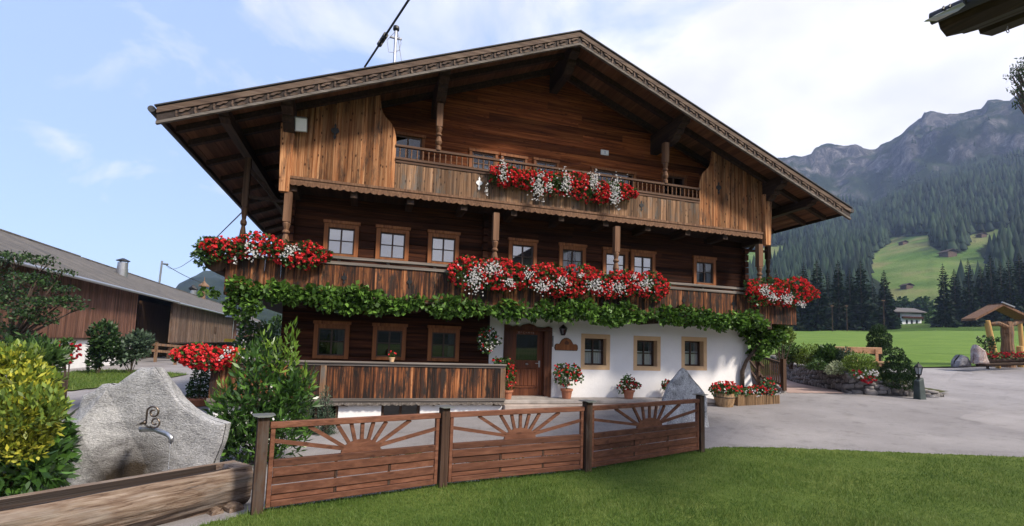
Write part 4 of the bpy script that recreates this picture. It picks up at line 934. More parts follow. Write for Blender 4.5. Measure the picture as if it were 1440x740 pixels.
# ================================================================== geranium boxes on the balconies
def flower_mass(name, label, x0, x1, ztop, zbot, yfront, whites, group, n_red, n_leaf=900, bulge=.30, box=True, rmat='red', wn=60, irr=.10, endtaper=.45, cat='flower box'):
    xm = (x0+x1)/2; T = thing(name, label, cat, (xm, yfront+.10, (ztop+zbot)/2), group)
    zc = lambda x: np.interp(x, [x0, x1], ztop) if False else None
    def env(x):
        t = np.minimum((x-x0), (x1-x))/endtaper; e = np.clip(t, .25, 1)**.5
        up = (np.sin(x*5.1+x0)+np.sin(x*2.3+1))*irr*.5; dn = (np.sin(x*3.7+2*x0)+np.sin(x*1.9))*irr*.6
        mid = (ztop+zbot)/2 + .04
        return mid+(zbot-mid+dn)*e, mid+(ztop-mid+up)*e
    def sample(n, inset=0.0):
        x = rng.uniform(x0, x1, n); lo, hi = env(x); q = rng.random(n); z = lo+(hi-lo)*q
        return x, z, yfront - bulge*np.sqrt(np.clip(1-(2*q-1)**2*.8, 0, 1))*rng.uniform(.55-inset, 1.0-inset, n)
    if box:
        mb = MB(); nb = max(1, round((x1-x0-.2)/1.0)); w = (x1-x0-.2)/nb
        mb.hexa([(x0+.12,yfront-.17,ztop-.34),(x1-.12,yfront-.17,ztop-.34),(x1-.12,yfront-.0,ztop-.34),(x0+.12,yfront-.0,ztop-.34),(x0+.1,yfront-.20,ztop-.16),(x1-.1,yfront-.20,ztop-.16),(x1-.1,yfront,ztop-.16),(x0+.1,yfront,ztop-.16)])
        mb.build('planter', M['darkwoodz'], T)
    x, z, y = sample(n_leaf, .12); P = np.stack([x, y, z], 1); D = rng.normal(size=P.shape)*.7+np.array([0,-.8,.1])
    leaf_mesh('foliage', P, D, rng.uniform(.06,.11,n_leaf), rng.uniform(.06,.10,n_leaf), M['leaf_g'], T, .15)
    x, z, y = sample(n_red)
    inw = np.zeros(n_red, bool)
    for wx, wz, rw, rh in whites: inw |= ((x-wx)/rw)**2+((z-wz)/rh)**2 < .45
    clump = fbm(x*4.2, z*4.2, 0, 77, 3) > -.6
    P = np.stack([x, y, z], 1)[~inw & clump]; heads('red_blossoms', P, rng.uniform(.040,.064,len(P)), M[rmat], T)
    if whites:
        Q = []
        for wx, wz, rw, rh in whites:
            k = max(8, int(wn*rw*rh/.05)); t = rng.normal(size=(k,2))*.52
            Q.append(np.stack([wx+t[:,0]*rw, yfront-bulge*rng.uniform(.8,1.12,k), wz+t[:,1]*rh], 1))
        Q = np.vstack(Q); heads('white_blossoms', Q, rng.uniform(.022,.036,len(Q)), M['white'], T, 6)
    return T
def wpx(lst, Y):
    o = []
    for x, y, rx, ry in lst:
        p = at_y(x, y, Y); q = at_y(x+rx, y, Y); r = at_y(x, y+ry, Y); o.append((p.x, p.z, q.x-p.x, p.z-r.z))
    return o
BOXES = 'geranium boxes hanging on the balcony rails'
flower_mass('geranium_box', 'red and white geranium box below the upper gable windows', 3.10, 7.74, 6.66, 5.95, YB-.02, wpx([(707,243,7,15),(757,262,9,22),(772,262,5,10),(796,258,8,17),(834,256,9,14),(864,272,9,20),(684,268,3,8)], YB-.3), BOXES, 900, 1900, wn=85, bulge=.34)
flower_mass('geranium_box', 'longest red and white geranium box, on the middle balcony above the front door', 2.02, 8.86, 3.90, 3.05, YB-.05, wpx([(668,392,13,18),(690,378,16,10),(715,397,8,9),(742,388,7,9),(762,402,13,9),(790,398,9,10),(815,388,5,6),(835,402,13,10),(868,405,12,9),(905,400,11,9),(890,390,6,6)], YB-.33), BOXES, 1300, 2700, wn=85, bulge=.36)
flower_mass('geranium_box', 'red and white geranium box at the left corner of the middle balcony', -3.75, -.92, 3.97, 3.33, YB-.05, wpx([(357,357,9,9),(348,345,6,5),(410,352,11,8),(400,362,6,5),(330,365,4,5)], YB-.33), BOXES, 340, 1100, wn=85, irr=.14, bulge=.32)
flower_mass('geranium_box', 'red and white geranium box at the right corner of the middle balcony', 11.75, 14.75, 4.08, 3.16, YB-.05, wpx([(1073,408,8,8),(1085,418,9,6),(1105,420,9,8),(1125,428,6,4)], YB-.33), BOXES, 540, 1300, wn=85, irr=.12, bulge=.36)
# leafy bowl planter on the left end of the balcony, seen end-on
T = thing('bowl_planter', 'green leafy bowl planter bulging out of the left balcony end', 'planter', (BX0-.25, YB+.2, 3.25))
mb = MB(); mb.tube([(BX0-.22,YB+.0,3.34),(BX0-.22,YB+2.4,3.34)], .26, 10); mb.build('planter', M['darkwoodz'], T)
P, Nn = blob(1500, [(BX0-.28,YB+.1,3.62,.42,.4,.30),(BX0-.3,YB+.8,3.55,.42,.7,.3),(BX0-.42,YB,3.42,.26,.3,.26)], .5)
leaf_mesh('foliage', P, Nn+rng.normal(size=P.shape)*.6, .085, .06, M['midleaf'], T)
P, _ = blob(130, [(BX0-.2,YB,3.68,.40,.36,.26),(BX0-.1,YB+.7,3.6,.4,.7,.28)], .8); heads('red_blossoms', P, .045, M['red'], T)
# geraniums at the left end of the terrace rail
flower_mass('geranium_box', 'red and white geranium box on the left end of the terrace rail', -4.2, -2.75, 1.36, .80, YB+.0, wpx([(322,495,8,7),(337,500,7,6),(310,503,4,4)], YB-.3), BOXES, 380, 620, wn=62, irr=.1, bulge=.36)

# ================================================================== grape vine along the facade
VP = [(318,404),(345,410),(400,412),(470,415),(560,426),(620,430),(700,433),(780,438),(860,441),(940,446),(1000,448),(1050,452),(1080,452)]
T = thing('grape_vine', 'green grape vine trained across the whole facade under the middle balcony', 'vine', (13.05, 13.55, gz(13.05, 13.55)))
cs = [at_y(x, y, YB-.12) for x, y in VP]; bl = []
for a, b in zip(cs[:-1], cs[1:]):
    k = max(1, int((b-a).length/.34))
    for i in range(k):
        p = a.lerp(b, (i+.5)/k); r = .27*random.uniform(.5,1.4); bl.append((p.x+random.uniform(-.1,.1), p.y+random.uniform(-.08,.05), p.z+random.uniform(-.12,.1), r*1.15, .20, r))
for x, y, r in ((1058,462,22),(1080,462,24),(1072,482,20),(1050,448,18),(1090,474,14),(1062,498,9)): bl.append(pxblob(x, y, 17.0, r, r*.8, 16))
for x, y, r in ((300,412,6),(285,412,4),(328,432,10),(340,447,8),(355,428,13),(333,420,12)): bl.append(pxblob(x, y, 11.6, r, r, 8))
P, Nn = blob(9800, bl, .35); D = Nn*.4+rng.normal(size=P.shape)*.55+np.array([0,-.45,-.35])
leaf_mesh('foliage', P, D, rng.uniform(.09,.17,len(P)), rng.uniform(.09,.16,len(P)), M['vine'], T, .16, .45)
mb = MB(); tp = [at_d(1043,541,16.9), at_d(1044,522,16.9), at_d(1050,507,16.9), at_d(1062,492,16.9), at_d(1072,474,16.8), at_d(1066,455,16.5)]
tp[0] = Vector((tp[0].x, tp[0].y, gz(tp[0].x, tp[0].y)-.05)); mb.tube(tp, [.085,.07,.06,.055,.05,.04], 8)
mb.tube([tp[-1]]+[Vector(c)+Vector((0,.08,.05)) for c in reversed(cs)], [.04]+[.03]*len(cs), 6); mb.build('stem', M['bark'], T, smooth=True)

# ================================================================== flower pots
def potted(name, label, base, pot_r, pot_h, blobs, n_leaf, n_head, rmat='red', group=None, white=0, head_r=(.03,.05), pot='terracotta', leafsz=.08, cat='potted flower', shapes=None):
    T = thing(name, label, cat, base, group); b = Vector(base)
    if pot_h:
        mb = MB(); mb.lathe(b, [(pot_r*.70,0.002),(pot_r*.72,.01),(pot_r*.93,pot_h*.78),(pot_r*1.06,pot_h*.785),(pot_r*1.06,pot_h),(pot_r*.9,pot_h),(pot_r*.85,pot_h*.9)], 16); mb.build('pot', M[pot], T, smooth=False)
    bl = [(b.x+x, b.y+y, b.z+z, rx, ry, rz) for x, y, z, rx, ry, rz in blobs]
    P, Nn = blob(n_leaf, bl, .3); leaf_mesh('foliage', P, Nn*.6+rng.normal(size=P.shape)*.6, rng.uniform(.6,1.3,n_leaf)*leafsz, rng.uniform(.6,1.2,n_leaf)*leafsz, M['leaf_g'], T)
    P, Nn = blob(n_head, bl, .88); P += np.array([0,-.03,.02]); 
    if n_head: heads('red_blossoms' if rmat in ('red','dred') else 'blossoms', P, rng.uniform(*head_r, len(P)), M[rmat], T)
    if white:
        P, Nn = blob(white, bl, .92); heads('white_blossoms', P+np.array([0,-.05,0]), .028, M['white'], T, 6)
    mb = MB(); 
    for q in range(5): mb.tube([b+Vector((0,0,pot_h*.8)), b+Vector((blobs[0][0]+random.uniform(-.1,.1), random.uniform(-.1,.1), blobs[0][2]))], .008, 5)
    mb.build('stem', M['leaf_g'], T)
    return T
def at_land(x, y): 
    p = at_z(x, y, 0.0); return (p.x, min(p.y, 13.9), 0.0)
potted('potted_geranium', 'tall bushy red geranium in a terracotta pot right of the front door', (5.92,13.72,0), .18, .30, [(-.03,0,.62,.38,.3,.25),(.18,0,.82,.28,.24,.22),(-.2,0,.86,.26,.22,.20),(.35,-.02,.66,.18,.16,.14)], 620, 74, group='potted geraniums on the stone landing')
potted('potted_geranium', 'small crimson geranium in a terracotta pot under the middle white-wall window', (8.02,13.70,0), .175, .27, [(0,0,.43,.30,.24,.16),(-.02,0,.58,.20,.18,.16),(-.3,0,.28,.12,.12,.14),(.3,0,.42,.12,.12,.10)], 330, 44, 'dred', 'potted geraniums on the stone landing')
potted('potted_geranium', 'crimson geranium pot half hidden behind the standing stone', (9.52,13.70,0), .17, .22, [(0,0,.36,.28,.24,.14),(-.12,0,.44,.2,.2,.14),(.1,0,.5,.18,.18,.12)], 280, 26, 'dred', 'potted geraniums on the stone landing')
potted('potted_geranium', 'red geranium climbing up beside the left door frame', (4.02,13.62,0), .16, .26, [(0,0,.5,.22,.2,.22),(.05,0,.78,.2,.18,.2),(-.1,0,1.02,.26,.18,.14),(-.34,-.05,1.1,.16,.14,.07)], 420, 46, group='potted geraniums on the stone landing', head_r=(.035,.055))
T = potted('hanging_basket', 'round hanging basket of white and pink flowers left of the front door', (3.33,13.42,1.40), .16, .16, [(0,0,.26,.30,.26,.26),(0,0,.46,.26,.22,.18),(-.05,-.02,.06,.22,.2,.16),(.28,0,.3,.14,.12,.14)], 430, 16, 'red', 'hanging flower baskets under the middle balcony', white=90, head_r=(.025,.04), pot='darkwoodz', cat='hanging basket')
mb = MB(); mb.tube([(3.33,13.42,1.5),(3.33,13.42,2.57)], .008, 5); mb.build('hanger', M['black'], T)
hb = at_d(352, 472, 12.3)
T = potted('hanging_basket', 'dark hanging basket of white petunias at the left terrace corner', (hb.x,hb.y,hb.z-.2), .15, .16, [(0,0,.16,.34,.26,.22),(.18,0,.36,.26,.22,.22),(-.1,0,.40,.22,.2,.2),(-.16,0,-.02,.2,.18,.14)], 560, 0, group='hanging flower baskets under the middle balcony', white=85, pot='black', cat='hanging basket')
mb = MB(); mb.tube([(hb.x,hb.y,hb.z),(hb.x+.05,hb.y,2.57)], .008, 5); mb.build('hanger', M['black'], T)
p = at_y(551, 506, YB+.03)
potted('potted_geranium', 'tiny red geranium in a cream pot on the terrace rail', (p.x, YB+.03, 1.018), .075, .12, [(0,0,.20,.10,.08,.07)], 70, 10, pot='tan', leafsz=.05, head_r=(.022,.034))
# half barrel and wicker trough by the right wall corner
bb = Vector((11.25, 13.25, gz(11.25,13.25)))
T = thing('flower_barrel', 'weathered half barrel overflowing with red geraniums behind the standing stone', 'barrel', bb)
mb = MB(); mb.lathe(bb, [(.25,-.05),(.30,.15),(.33,.30),(.32,.42),(.29,.42),(.28,.34)], 18); mb.build('barrel', M['wicker'], T)
mb = MB(); mb.tube([bb+Vector((.335*math.cos(a),.335*math.sin(a),.30)) for a in np.linspace(0,6.283,19)], .012, 5); mb.build('hoop', M['black'], T)
P, Nn = blob(500, [(bb.x,bb.y,bb.z+.52,.46,.36,.20)], .4); leaf_mesh('foliage', P, Nn*.6+rng.normal(size=P.shape)*.6, .09, .09, M['leaf_g'], T)
P, Nn = blob(110, [(bb.x,bb.y,bb.z+.58,.50,.38,.20)], .85); heads('red_blossoms', P+np.array([0,-.04,.03]), rng.uniform(.03,.05,110), M['red'], T)
w0 = Vector((11.75, 13.2, gz(12.1,13.2)))
T = thing('wicker_trough', 'long low trough of woven sticks with red and white bedding flowers', 'planter', w0)
mb = MB()
for i in range(46):
    x = w0.x+i*.037; h = .34+random.uniform(-.02,.02); mb.tube([(x,w0.y+random.uniform(-.01,.01),w0.z-.05),(x,w0.y+random.uniform(-.01,.01),w0.z+h)], .017, 5)
for i in range(12):
    for xx in (w0.x-.01, w0.x+45*.037+.01): mb.tube([(xx,w0.y+i*.037,w0.z-.05),(xx,w0.y+i*.037,w0.z+.33)], .017, 5)
mb.box(w0.x+.02,w0.x+44*.037,w0.y+.03,w0.y+.44,w0.z-.05,w0.z+.28); mb.build('basketwork', M['wicker'], T)
P, Nn = blob(560, [(w0.x+.3,w0.y+.2,w0.z+.42,.36,.25,.16),(w0.x+.85,w0.y+.2,w0.z+.44,.4,.25,.18),(w0.x+1.4,w0.y+.2,w0.z+.55,.34,.28,.30)], .4); leaf_mesh('foliage', P, Nn*.6+rng.normal(size=P.shape)*.6, .09, .08, M['leaf_g'], T)
P, _ = blob(90, [(w0.x+.3,w0.y+.12,w0.z+.46,.36,.25,.16),(w0.x+.85,w0.y+.12,w0.z+.48,.4,.25,.18),(w0.x+1.4,w0.y+.12,w0.z+.62,.34,.28,.28)], .85); heads('red_blossoms', P, rng.uniform(.03,.05,90), M['red'], T)
P, _ = blob(44, [(w0.x+.75,w0.y+.05,w0.z+.42,.5,.22,.13),(w0.x+1.55,w0.y+.05,w0.z+.44,.2,.2,.16)], .85); heads('white_blossoms', P, .03, M['white'], T, 6)
# potted topiary cone on the drive left of the house
tb = at_z(279, 570, -.66); tb = Vector((tb.x, tb.y, gz(tb.x, tb.y)))
T = thing('potted_cone_tree', 'clipped cone topiary in a low terracotta bowl on the drive left of the house', 'topiary', tb)
mb = MB(); mb.lathe(tb, [(.26,0),(.34,.02),(.42,.20),(.44,.205),(.44,.26),(.38,.26)], 18); mb.build('bowl', M['terracotta'], T)
bl = [(tb.x,tb.y,tb.z+.25+i*.18, .40*(1-i/9.5), .40*(1-i/9.5), .2) for i in range(9)]
P, Nn = blob(2200, bl, .75); leaf_mesh('foliage', P, Nn+rng.normal(size=P.shape)*.5+np.array([0,0,.4]), .07, .045, M['dkleaf'], T)
MB().tube([tb+Vector((0,0,.1)), tb+Vector((0,0,1.7))], [.035,.015], 6).build('stem', M['bark'], T)

# ================================================================== small fixtures on the house
lt = at_y(792, 465, YW-.2); l = Vector((lt.x+.06, YW-.06, lt.z))
T = thing('wall_lantern', 'black iron lantern on the white wall right of the door', 'lantern', l)
lx, lz0 = lt.x, lt.z
mb = MB(); mb.box(l.x-.035,l.x+.035,YW-.05,YW-.031,lz0-.02,lz0+.14); mb.tube([(l.x,YW-.05,lz0+.10),(lx,YW-.12,lz0+.17),(lx,YW-.20,lz0+.165)], .010, 6); mb.lathe((lx,YW-.2,lz0+.06), [(.125,.0),(.13,.015),(.08,.07),(.03,.11),(.01,.13)], 6); mb.lathe((lx,YW-.2,lz0-.15), [(.05,0),(.07,.015),(.07,.03),(.05,.035)], 6)
for k in range(6):
    t = 2*math.pi*(k+.5)/6; mb.tube([(lx+.065*math.cos(t),YW-.2+.065*math.sin(t),lz0-.12),(lx+.118*math.cos(t),YW-.2+.118*math.sin(t),lz0+.06)], .009, 4)
mb.build('lantern_frame', M['black'], T); MB().lathe((lx,YW-.2,lz0-.115), [(.055,0),(.105,.17)], 6).build('lantern_glass', M['glassdim'], T)
sg = at_y(796, 487, YW-.03)
T = thing('house_sign', 'scalloped brown wooden sign hanging on the white wall below the lantern', 'sign', (sg.x, YW-.03, sg.z))
poly = [(-.345,-.12),(.345,-.12),(.375,-.06),(.36,.035),(.31,.07),(.22,.065),(.19,.12),(.14,.19),(.06,.235),(0,.245),(-.06,.235),(-.14,.19),(-.19,.12),(-.22,.065),(-.31,.07),(-.36,.035),(-.375,-.06)]
MB().prism(poly, (1,0,0), (0,0,1), (0,1,0), (sg.x,YW-.03,sg.z), -.045, -.003).build('board', M['casing'], T, bevel=.008)
MB().prism([(a*1.06,b*1.09) for a,b in poly], (1,0,0), (0,0,1), (0,1,0), (sg.x,YW-.03,sg.z-.003), -.030, -.002).build('back_board', M['darkwoodz'], T)
MB().prism([(-.06,.05),(.06,.05),(.08,.12),(.0,.18),(-.08,.12)], (1,0,0), (0,0,1), (0,1,0), (sg.x,YW-.03,sg.z), -.055, -.044).build('carved_shield', M['fencewood'], T)
hn = at_y(777, 480, YW-.03)
setp(MB().box(hn.x-.028,hn.x+.028,YW-.045,YW-.0305,hn.z-.17,hn.z+.17).build('house_number_plate', plain('grey_plate', (.16,.16,.17), .5, .5, 16)), 'narrow grey upright plate on the white wall between door and lantern', 'plate')
pl = at_y(850, 215, YW-.01)
T = thing('small_plaque', 'small white plaque on the gable boards under the roof', 'plaque', (pl.x, YW-.02, pl.z)); MB().box(pl.x-.14,pl.x+.14,YW-.04,YW-.012,pl.z-.085,pl.z+.085).build('plate', M['plaster'], T); MB().box(pl.x-.02,pl.x+.04,YW-.044,YW-.041,pl.z-.045,pl.z+.05).build('grey_mark', M['metalg'], T)
fl_ = at_y(423, 175, YB-.22)
T = thing('floodlight', 'square white floodlight under the left roof slope', 'floodlight', fl_, )
mb = MB(); c = Vector(fl_); ax = Vector((.25,-.75,-.45)).normalized(); sx = Vector((1,.25,.15)).normalized(); sx = (sx-ax*sx.dot(ax)).normalized(); sz = sx.cross(ax)
def ob(mb, c, sx, sy, sz, hx, hy, hz): 
    mb.hexa([c+sx*a*hx+sy*b*hy+sz*d*hz for d in (-1,1) for a,b in ((-1,-1),(1,-1),(1,1),(-1,1))])
ob(mb, c, sx, ax, sz, .15, .06, .18); mb.build('lamp_housing', M['metalg'], T, bevel=.015)
mb = MB(); ob(mb, c+ax*.062, sx, ax, sz, .125, .004, .15); mb.build('lamp_glass', plain('white_lamp_glass', (.75,.77,.8), .2, .05, 5), T)
mb = MB(); mb.tube([c-ax*.06, c-ax*.12+Vector((-.12,.1,.06)), (fl_.x-.3, YB-.1, fl_.z+.12)], .015, 6); mb.build('bracket', M['black'], T)
# roof mast with its service cable
mm = at_y(555, 80, 17.5); mx_ = mm.x; mz = rtop(mx_)
T = thing('roof_mast', 'thin metal service mast with insulators rising behind the roof verge', 'mast', (mx_, 17.5, mz))
mt_ = at_y(556, 42, 17.5).z
mb = MB(); mb.tube([(mx_,17.5,mz-.05),(mx_,17.5,mt_)], .055, 10); mb.build('pole', M['metalg'], T)
mb = MB(); mb.lathe((mx_,17.5,mt_-.02), [(.10,0),(.12,.04),(.11,.14),(.05,.17)], 10); mb.build('cap', M['black'], T)
mb = MB(); mb.box(mx_-.22,mx_+.22,17.46,17.54,mt_-.34,mt_-.29); mb.tube([(mx_-.03,17.45,mt_-.1),(mx_-.30,17.43,mt_-.5),(mx_-.22,17.43,mt_-.95),(mx_-.03,17.45,mt_-.9)], .012, 5); mb.tube([(mx_+.05,17.45,mt_-.1),(mx_+.2,17.43,mt_-.5),(mx_+.14,17.43,mt_-.8),(mx_+.05,17.45,mt_-.85)], .012, 5); mb.build('insulator_arm', M['metalg'], T)
sx_ = at_y(586, 82, 17.5); mb = MB(); mb.tube([(mx_+.05,17.5,mt_-.15),(sx_.x+.05,17.5,rtop(sx_.x))], .014, 5); mb.build('stay_wire', M['metalg'], T)
ca, cb = at_y(513, 94, 17.35), at_y(580, -8, 13.0)
d_ = Vector(cb)-Vector(ca); mb = MB(); mb.tube([Vector(ca), Vector(ca)+d_*.35, Vector(ca)+d_*.7, Vector(ca)+d_*2.2], .035, 8); 
for t in (.36,.42,.47): mb.tube([Vector(ca)+d_*t, Vector(ca)+d_*(t+.035)], .085, 8)
setp(mb.build('service_cable', M['black']), 'thick black service cable running up past the roof mast', 'cable')

# ================================================================== sunburst fence
FP = [(-1.10,6.45),(1.16,7.10),(3.56,7.38),(6.50,8.34)]
T = thing('garden_fence', 'low brown garden fence with sunburst panels between dark posts', 'fence', (2.7,7.3,gz(2.7,7.3)))
for x, y in FP:
    z = gz(x, y); a = Vector((.96,.27,0)).normalized(); b = Vector((-a.y,a.x,0)); c = Vector((x,y,z+.52))
    mb = MB(); ob(mb, c, a, b, Vector((0,0,1)), .062, .062, .64); po = mb.build('post', M['fencepost'], T, bevel=.006)
    mb = MB(); c2 = c+Vector((0,0,.655)); mb.prism([(-.12,.02),(-.06,.0),(.06,.0),(.12,.02),(.06,.022),(-.06,.022)], a, Vector((0,0,1)), b, c2-Vector((0,0,.012)), -.11, .11); mb.build('post_cap', M['metalg'], po)
def fence_panel(A, B):
    A, B = Vector((*A, gz(*A))), Vector((*B, gz(*B))); e = (B-A); L = math.hypot(e.x, e.y); eh = Vector((e.x/L, e.y/L, 0)); n = Vector((-eh.y, eh.x, 0)); s = e.z/L
    a, b = .085, L-.085
    def pt(u, z, v): return A + eh*u + n*v + Vector((0,0,z+s*u))
    def brd(mb, u0, u1, z0, z1, v0, v1): mb.hexa([pt(u0,z0,v0),pt(u1,z0,v0),pt(u1,z0,v1),pt(u0,z0,v1),pt(u0,z1,v0),pt(u1,z1,v0),pt(u1,z1,v1),pt(u0,z1,v1)])
    zb, zt, zm0, zm1 = .10, 1.09, .56, .645
    mb = MB(); brd(mb, a, a+.05, zb, zt-.075, -.03, .03); brd(mb, b-.05, b, zb, zt-.075, -.03, .03); brd(mb, a-.01, b+.01, zt-.073, zt, -.04, .04); brd(mb, a+.052, b-.052, zb, zb+.07, -.03, .03); brd(mb, a+.052, b-.052, zm0, zm1, -.034, .034)
    fr = mb.build('panel', M['fencewood'], T, bevel=.005)
    mb = MB(); zs = np.linspace(zb+.074, zm0-.004, 5); nb = 3; hz_ = (zm0-zb-.078)
    rows = [.115,.10,.115,.075]; rows = [r*hz_/sum(rows) for r in rows]; z = zb+.074
    us = [a+.053, a+(b-a)*.36, a+(b-a)*.68, b-.053]
    for i, h in enumerate(rows[::-1]):
        if i % 2 == 1: brd(mb, us[0], us[3], z+.003, z+h-.003, -.030, -.012)
        else:
            for u0, u1 in zip(us[:-1], us[1:]): brd(mb, u0+(.018 if u0 != us[0] else 0), u1-(.018 if u1 != us[3] else 0), z+.003, z+h-.003, -.012, .006)
        z += h
    mb.build('woven_boards', M['fencewood'], fr, bevel=.003)
    for u in us[1:3]:
        mb = MB(); brd(mb, u-.014, u+.014, zb+.074, zm0-.003, .0065, .026); brd(mb, u-.013, u+.013, zb+.075, zm0-.004, -.0115, .0064); mb.build('batten', M['fencepost'], fr)
    um = (a+b)/2; R = .26*(b-a)/2.2; hz = .16
    poly = [(-R,0)]+[(R*math.cos(t)*-1, hz*math.sin(t)) for t in np.linspace(.12, math.pi-.12, 16)]+[(R,0)]
    mb = MB(); vs = [pt(um+p, zm1+.002+q, -.02) for p, q in poly]+[pt(um+p, zm1+.002+q, .012) for p, q in poly]; k = len(poly)
    mb.add(vs, [tuple(range(k))[::-1], tuple(range(k, 2*k))]+[(i,(i+1)%k,k+(i+1)%k,k+i) for i in range(k)]); mb.build('sun_disc', M['fencewood'], fr)
    zt2 = zt-.076; H_ = zt2-zm1
    for fx in (-1.0,-.62,-.30,-.135,0,.135,.30,.62,1.0):
        if abs(fx) == 1: end = (um+fx*((b-a)/2-.05), zm1+H_*.60); st = (um+fx*R*.80, zm1+hz*.35)
        else: end = (um+fx*(b-a)/2*.98, zt2); t = math.atan2(H_, fx*(b-a)/2*.98); st = (um+R*.9*math.cos(t), zm1+hz*.9*math.sin(t))
        p, q = Vector(pt(st[0], st[1], 0)), Vector(pt(end[0], end[1], 0)); mb = MB(); mb.bar(p, q, .046, .034, up=n); mb.build('sun_ray', M['fencewood'], fr)
for A, B in zip(FP[:-1], FP[1:]): fence_panel(A, B)

# ================================================================== stones
def boulder(name, label, cat, outline, D, thick, mat, center=None, front=None, rough=.05, seed=1, K=220, J=34, base_z=None, back=.8, tilt=0.0, freq=1.6, planes=None, edge=5, fine=0.0, facets=0):
    """a stone with the given silhouette at distance D, with real thickness towards and away from the viewer"""
    pts = [at_d(x, y, D) for x, y in outline]; c = at_d(*center, D) if center else sum(pts, Vector())/len(pts)
    f = Vector((_f.x, _f.y, 0)).normalized(); r = Vector((f.y, -f.x, 0))
    if base_z is None: base_z = gz(c.x, c.y)-.12
    uv = [((p-c).dot(r), p.z-c.z) for p in pts]
    # dense outline
    L = [0]; n = len(uv)
    for i in range(n): L.append(L[-1]+math.dist(uv[i], uv[(i+1)%n]))
    s = np.linspace(0, L[-1], K, endpoint=False); U = np.interp(s, L, [p[0] for p in uv]+[uv[0][0]]); Wz = np.interp(s, L, [p[1] for p in uv]+[uv[0][1]])
    t = np.linspace(0, 1, J)[1:]
    V = []; F = []
    for side in (1, -1):
        th = thick if side == 1 else thick*back
        V.append([(0,0,th,side)])
        for tt in t: V.append(np.stack([U*tt, Wz*tt, np.full(K, th*math.sqrt(max(0, 1-tt**edge))), np.full(K, side)], 1))
    V = np.vstack([np.array(v, float) for v in V]); u, w, dep, sd = V.T; nside = 1+len(t)*K
    if planes is not None:
        planes = list(planes); R9 = np.random.default_rng(seed+70)
        for _k in range(facets):
            u0, w0 = R9.uniform(u.min()*.85, u.max()*.85), R9.uniform(w.min()*.6, w.max()*.9); act = min(planes, key=lambda p: p[0]+p[1]*u0+p[2]*w0); v0 = act[0]+act[1]*u0+act[2]*w0-.012; gb, gc = act[1]+R9.normal(0,.20), min(.02, act[2]+R9.normal(-.06,.20)); planes.append((v0-gb*u0-gc*w0, gb, gc))
        pl_ = np.min([a+b*u+c_*w for a,b,c_ in planes], 0); dep = np.where(sd > 0, np.maximum(pl_, .03)*dep/thick, dep)
    if front is not None: dep = dep + np.where(sd > 0, front(u, w)*np.clip(dep/thick*1.6, 0, 1), 0)
    nz1 = fbm(u*freq, w*freq, dep*freq, seed, 5); nz2 = fbm(u*freq, w*freq, dep*freq+5, seed+1, 5)
    fac = fbm(u*freq*.7, w*freq*.7, 3, seed+4, 1)
    dep = dep + rough*nz1 + rough*.8*np.abs(fac)*np.where(dep > .02, 1, 0); dep = dep + fine*fbm(u*17, w*17, dep*9, seed+9, 3)*np.where(sd>0,1,.5); u = u + rough*.5*nz2*.5; w = w + rough*.3*nz1
    X = c.x + r.x*u - f.x*dep*sd; Y = c.y + r.y*u - f.y*dep*sd; Z = np.maximum(c.z + w, base_z)
    for si in range(2):
        b = si*nside; 
        for k in range(K):
            tri = (b, b+1+k, b+1+(k+1)%K); F.append(tri if si else tri[::-1])
    Q = []
    for si in range(2):
        b = si*nside+1
        for j in range(len(t)-1):
            a0 = b+j*K+np.arange(K); a1 = b+j*K+(np.arange(K)+1)%K; q = np.stack([a0, a0+K, a1+K, a1], 1); Q.append(q if si == 1 else q[:, ::-1])
    me = bpy.data.meshes.new(name); base = Vector((c.x, c.y, base_z)); Vw = np.stack([X-base.x, Y-base.y, Z-base.z], 1)
    me.from_pydata(Vw.tolist(), [], F+np.vstack(Q).tolist()); bm = bmesh.new(); bm.from_mesh(me); bmesh.ops.remove_doubles(bm, verts=bm.verts, dist=.0004); bmesh.ops.recalc_face_normals(bm, faces=bm.faces); bm.to_mesh(me); bm.free()
    o = link(name, me, mat, None, False); o.location = base; return setp(o, label, cat)
ro = boulder('fountain_rock', 'big pale grey jagged slab of rock with the fountain spout', 'rock',
    [(101,712),(104,640),(108,572),(112,557),(128,551),(140,541),(150,540),(158,543),(166,537),(193,517),(203,519),(211,516),(222,530),(236,545),(248,560),(262,573),(280,584),(300,592),(317,597),(313,622),(303,650),(299,712)],
    7.15, .34, M['fountain'], (205,620), None, .022, 3, 320, 60, edge=16, fine=.0015,
    planes=[(.46,.16,.0),(.46,-.34,.0),(.90,.56,-.72),(.74,.45,.0),(.80,-.70,.20),(.86,-.30,-.62)], facets=16)
st = boulder('standing_stone', 'upright pale veined marble stone behind the right end of the fence', 'rock',
    [(918,606),(926,584),(934,560),(942,540),(951,530),(957,522),(962,517),(967,521),(975,533),(984,543),(991,552),(995,562),(994,584),(997,606)], 12.35, .34, M['standing'], (962,572), None, .022, 9, 200, 36, edge=14, fine=.003, planes=[(.36,.35,-.20),(.33,-.55,-.15),(.40,.05,-.45),(.55,.9,.1)], facets=14)
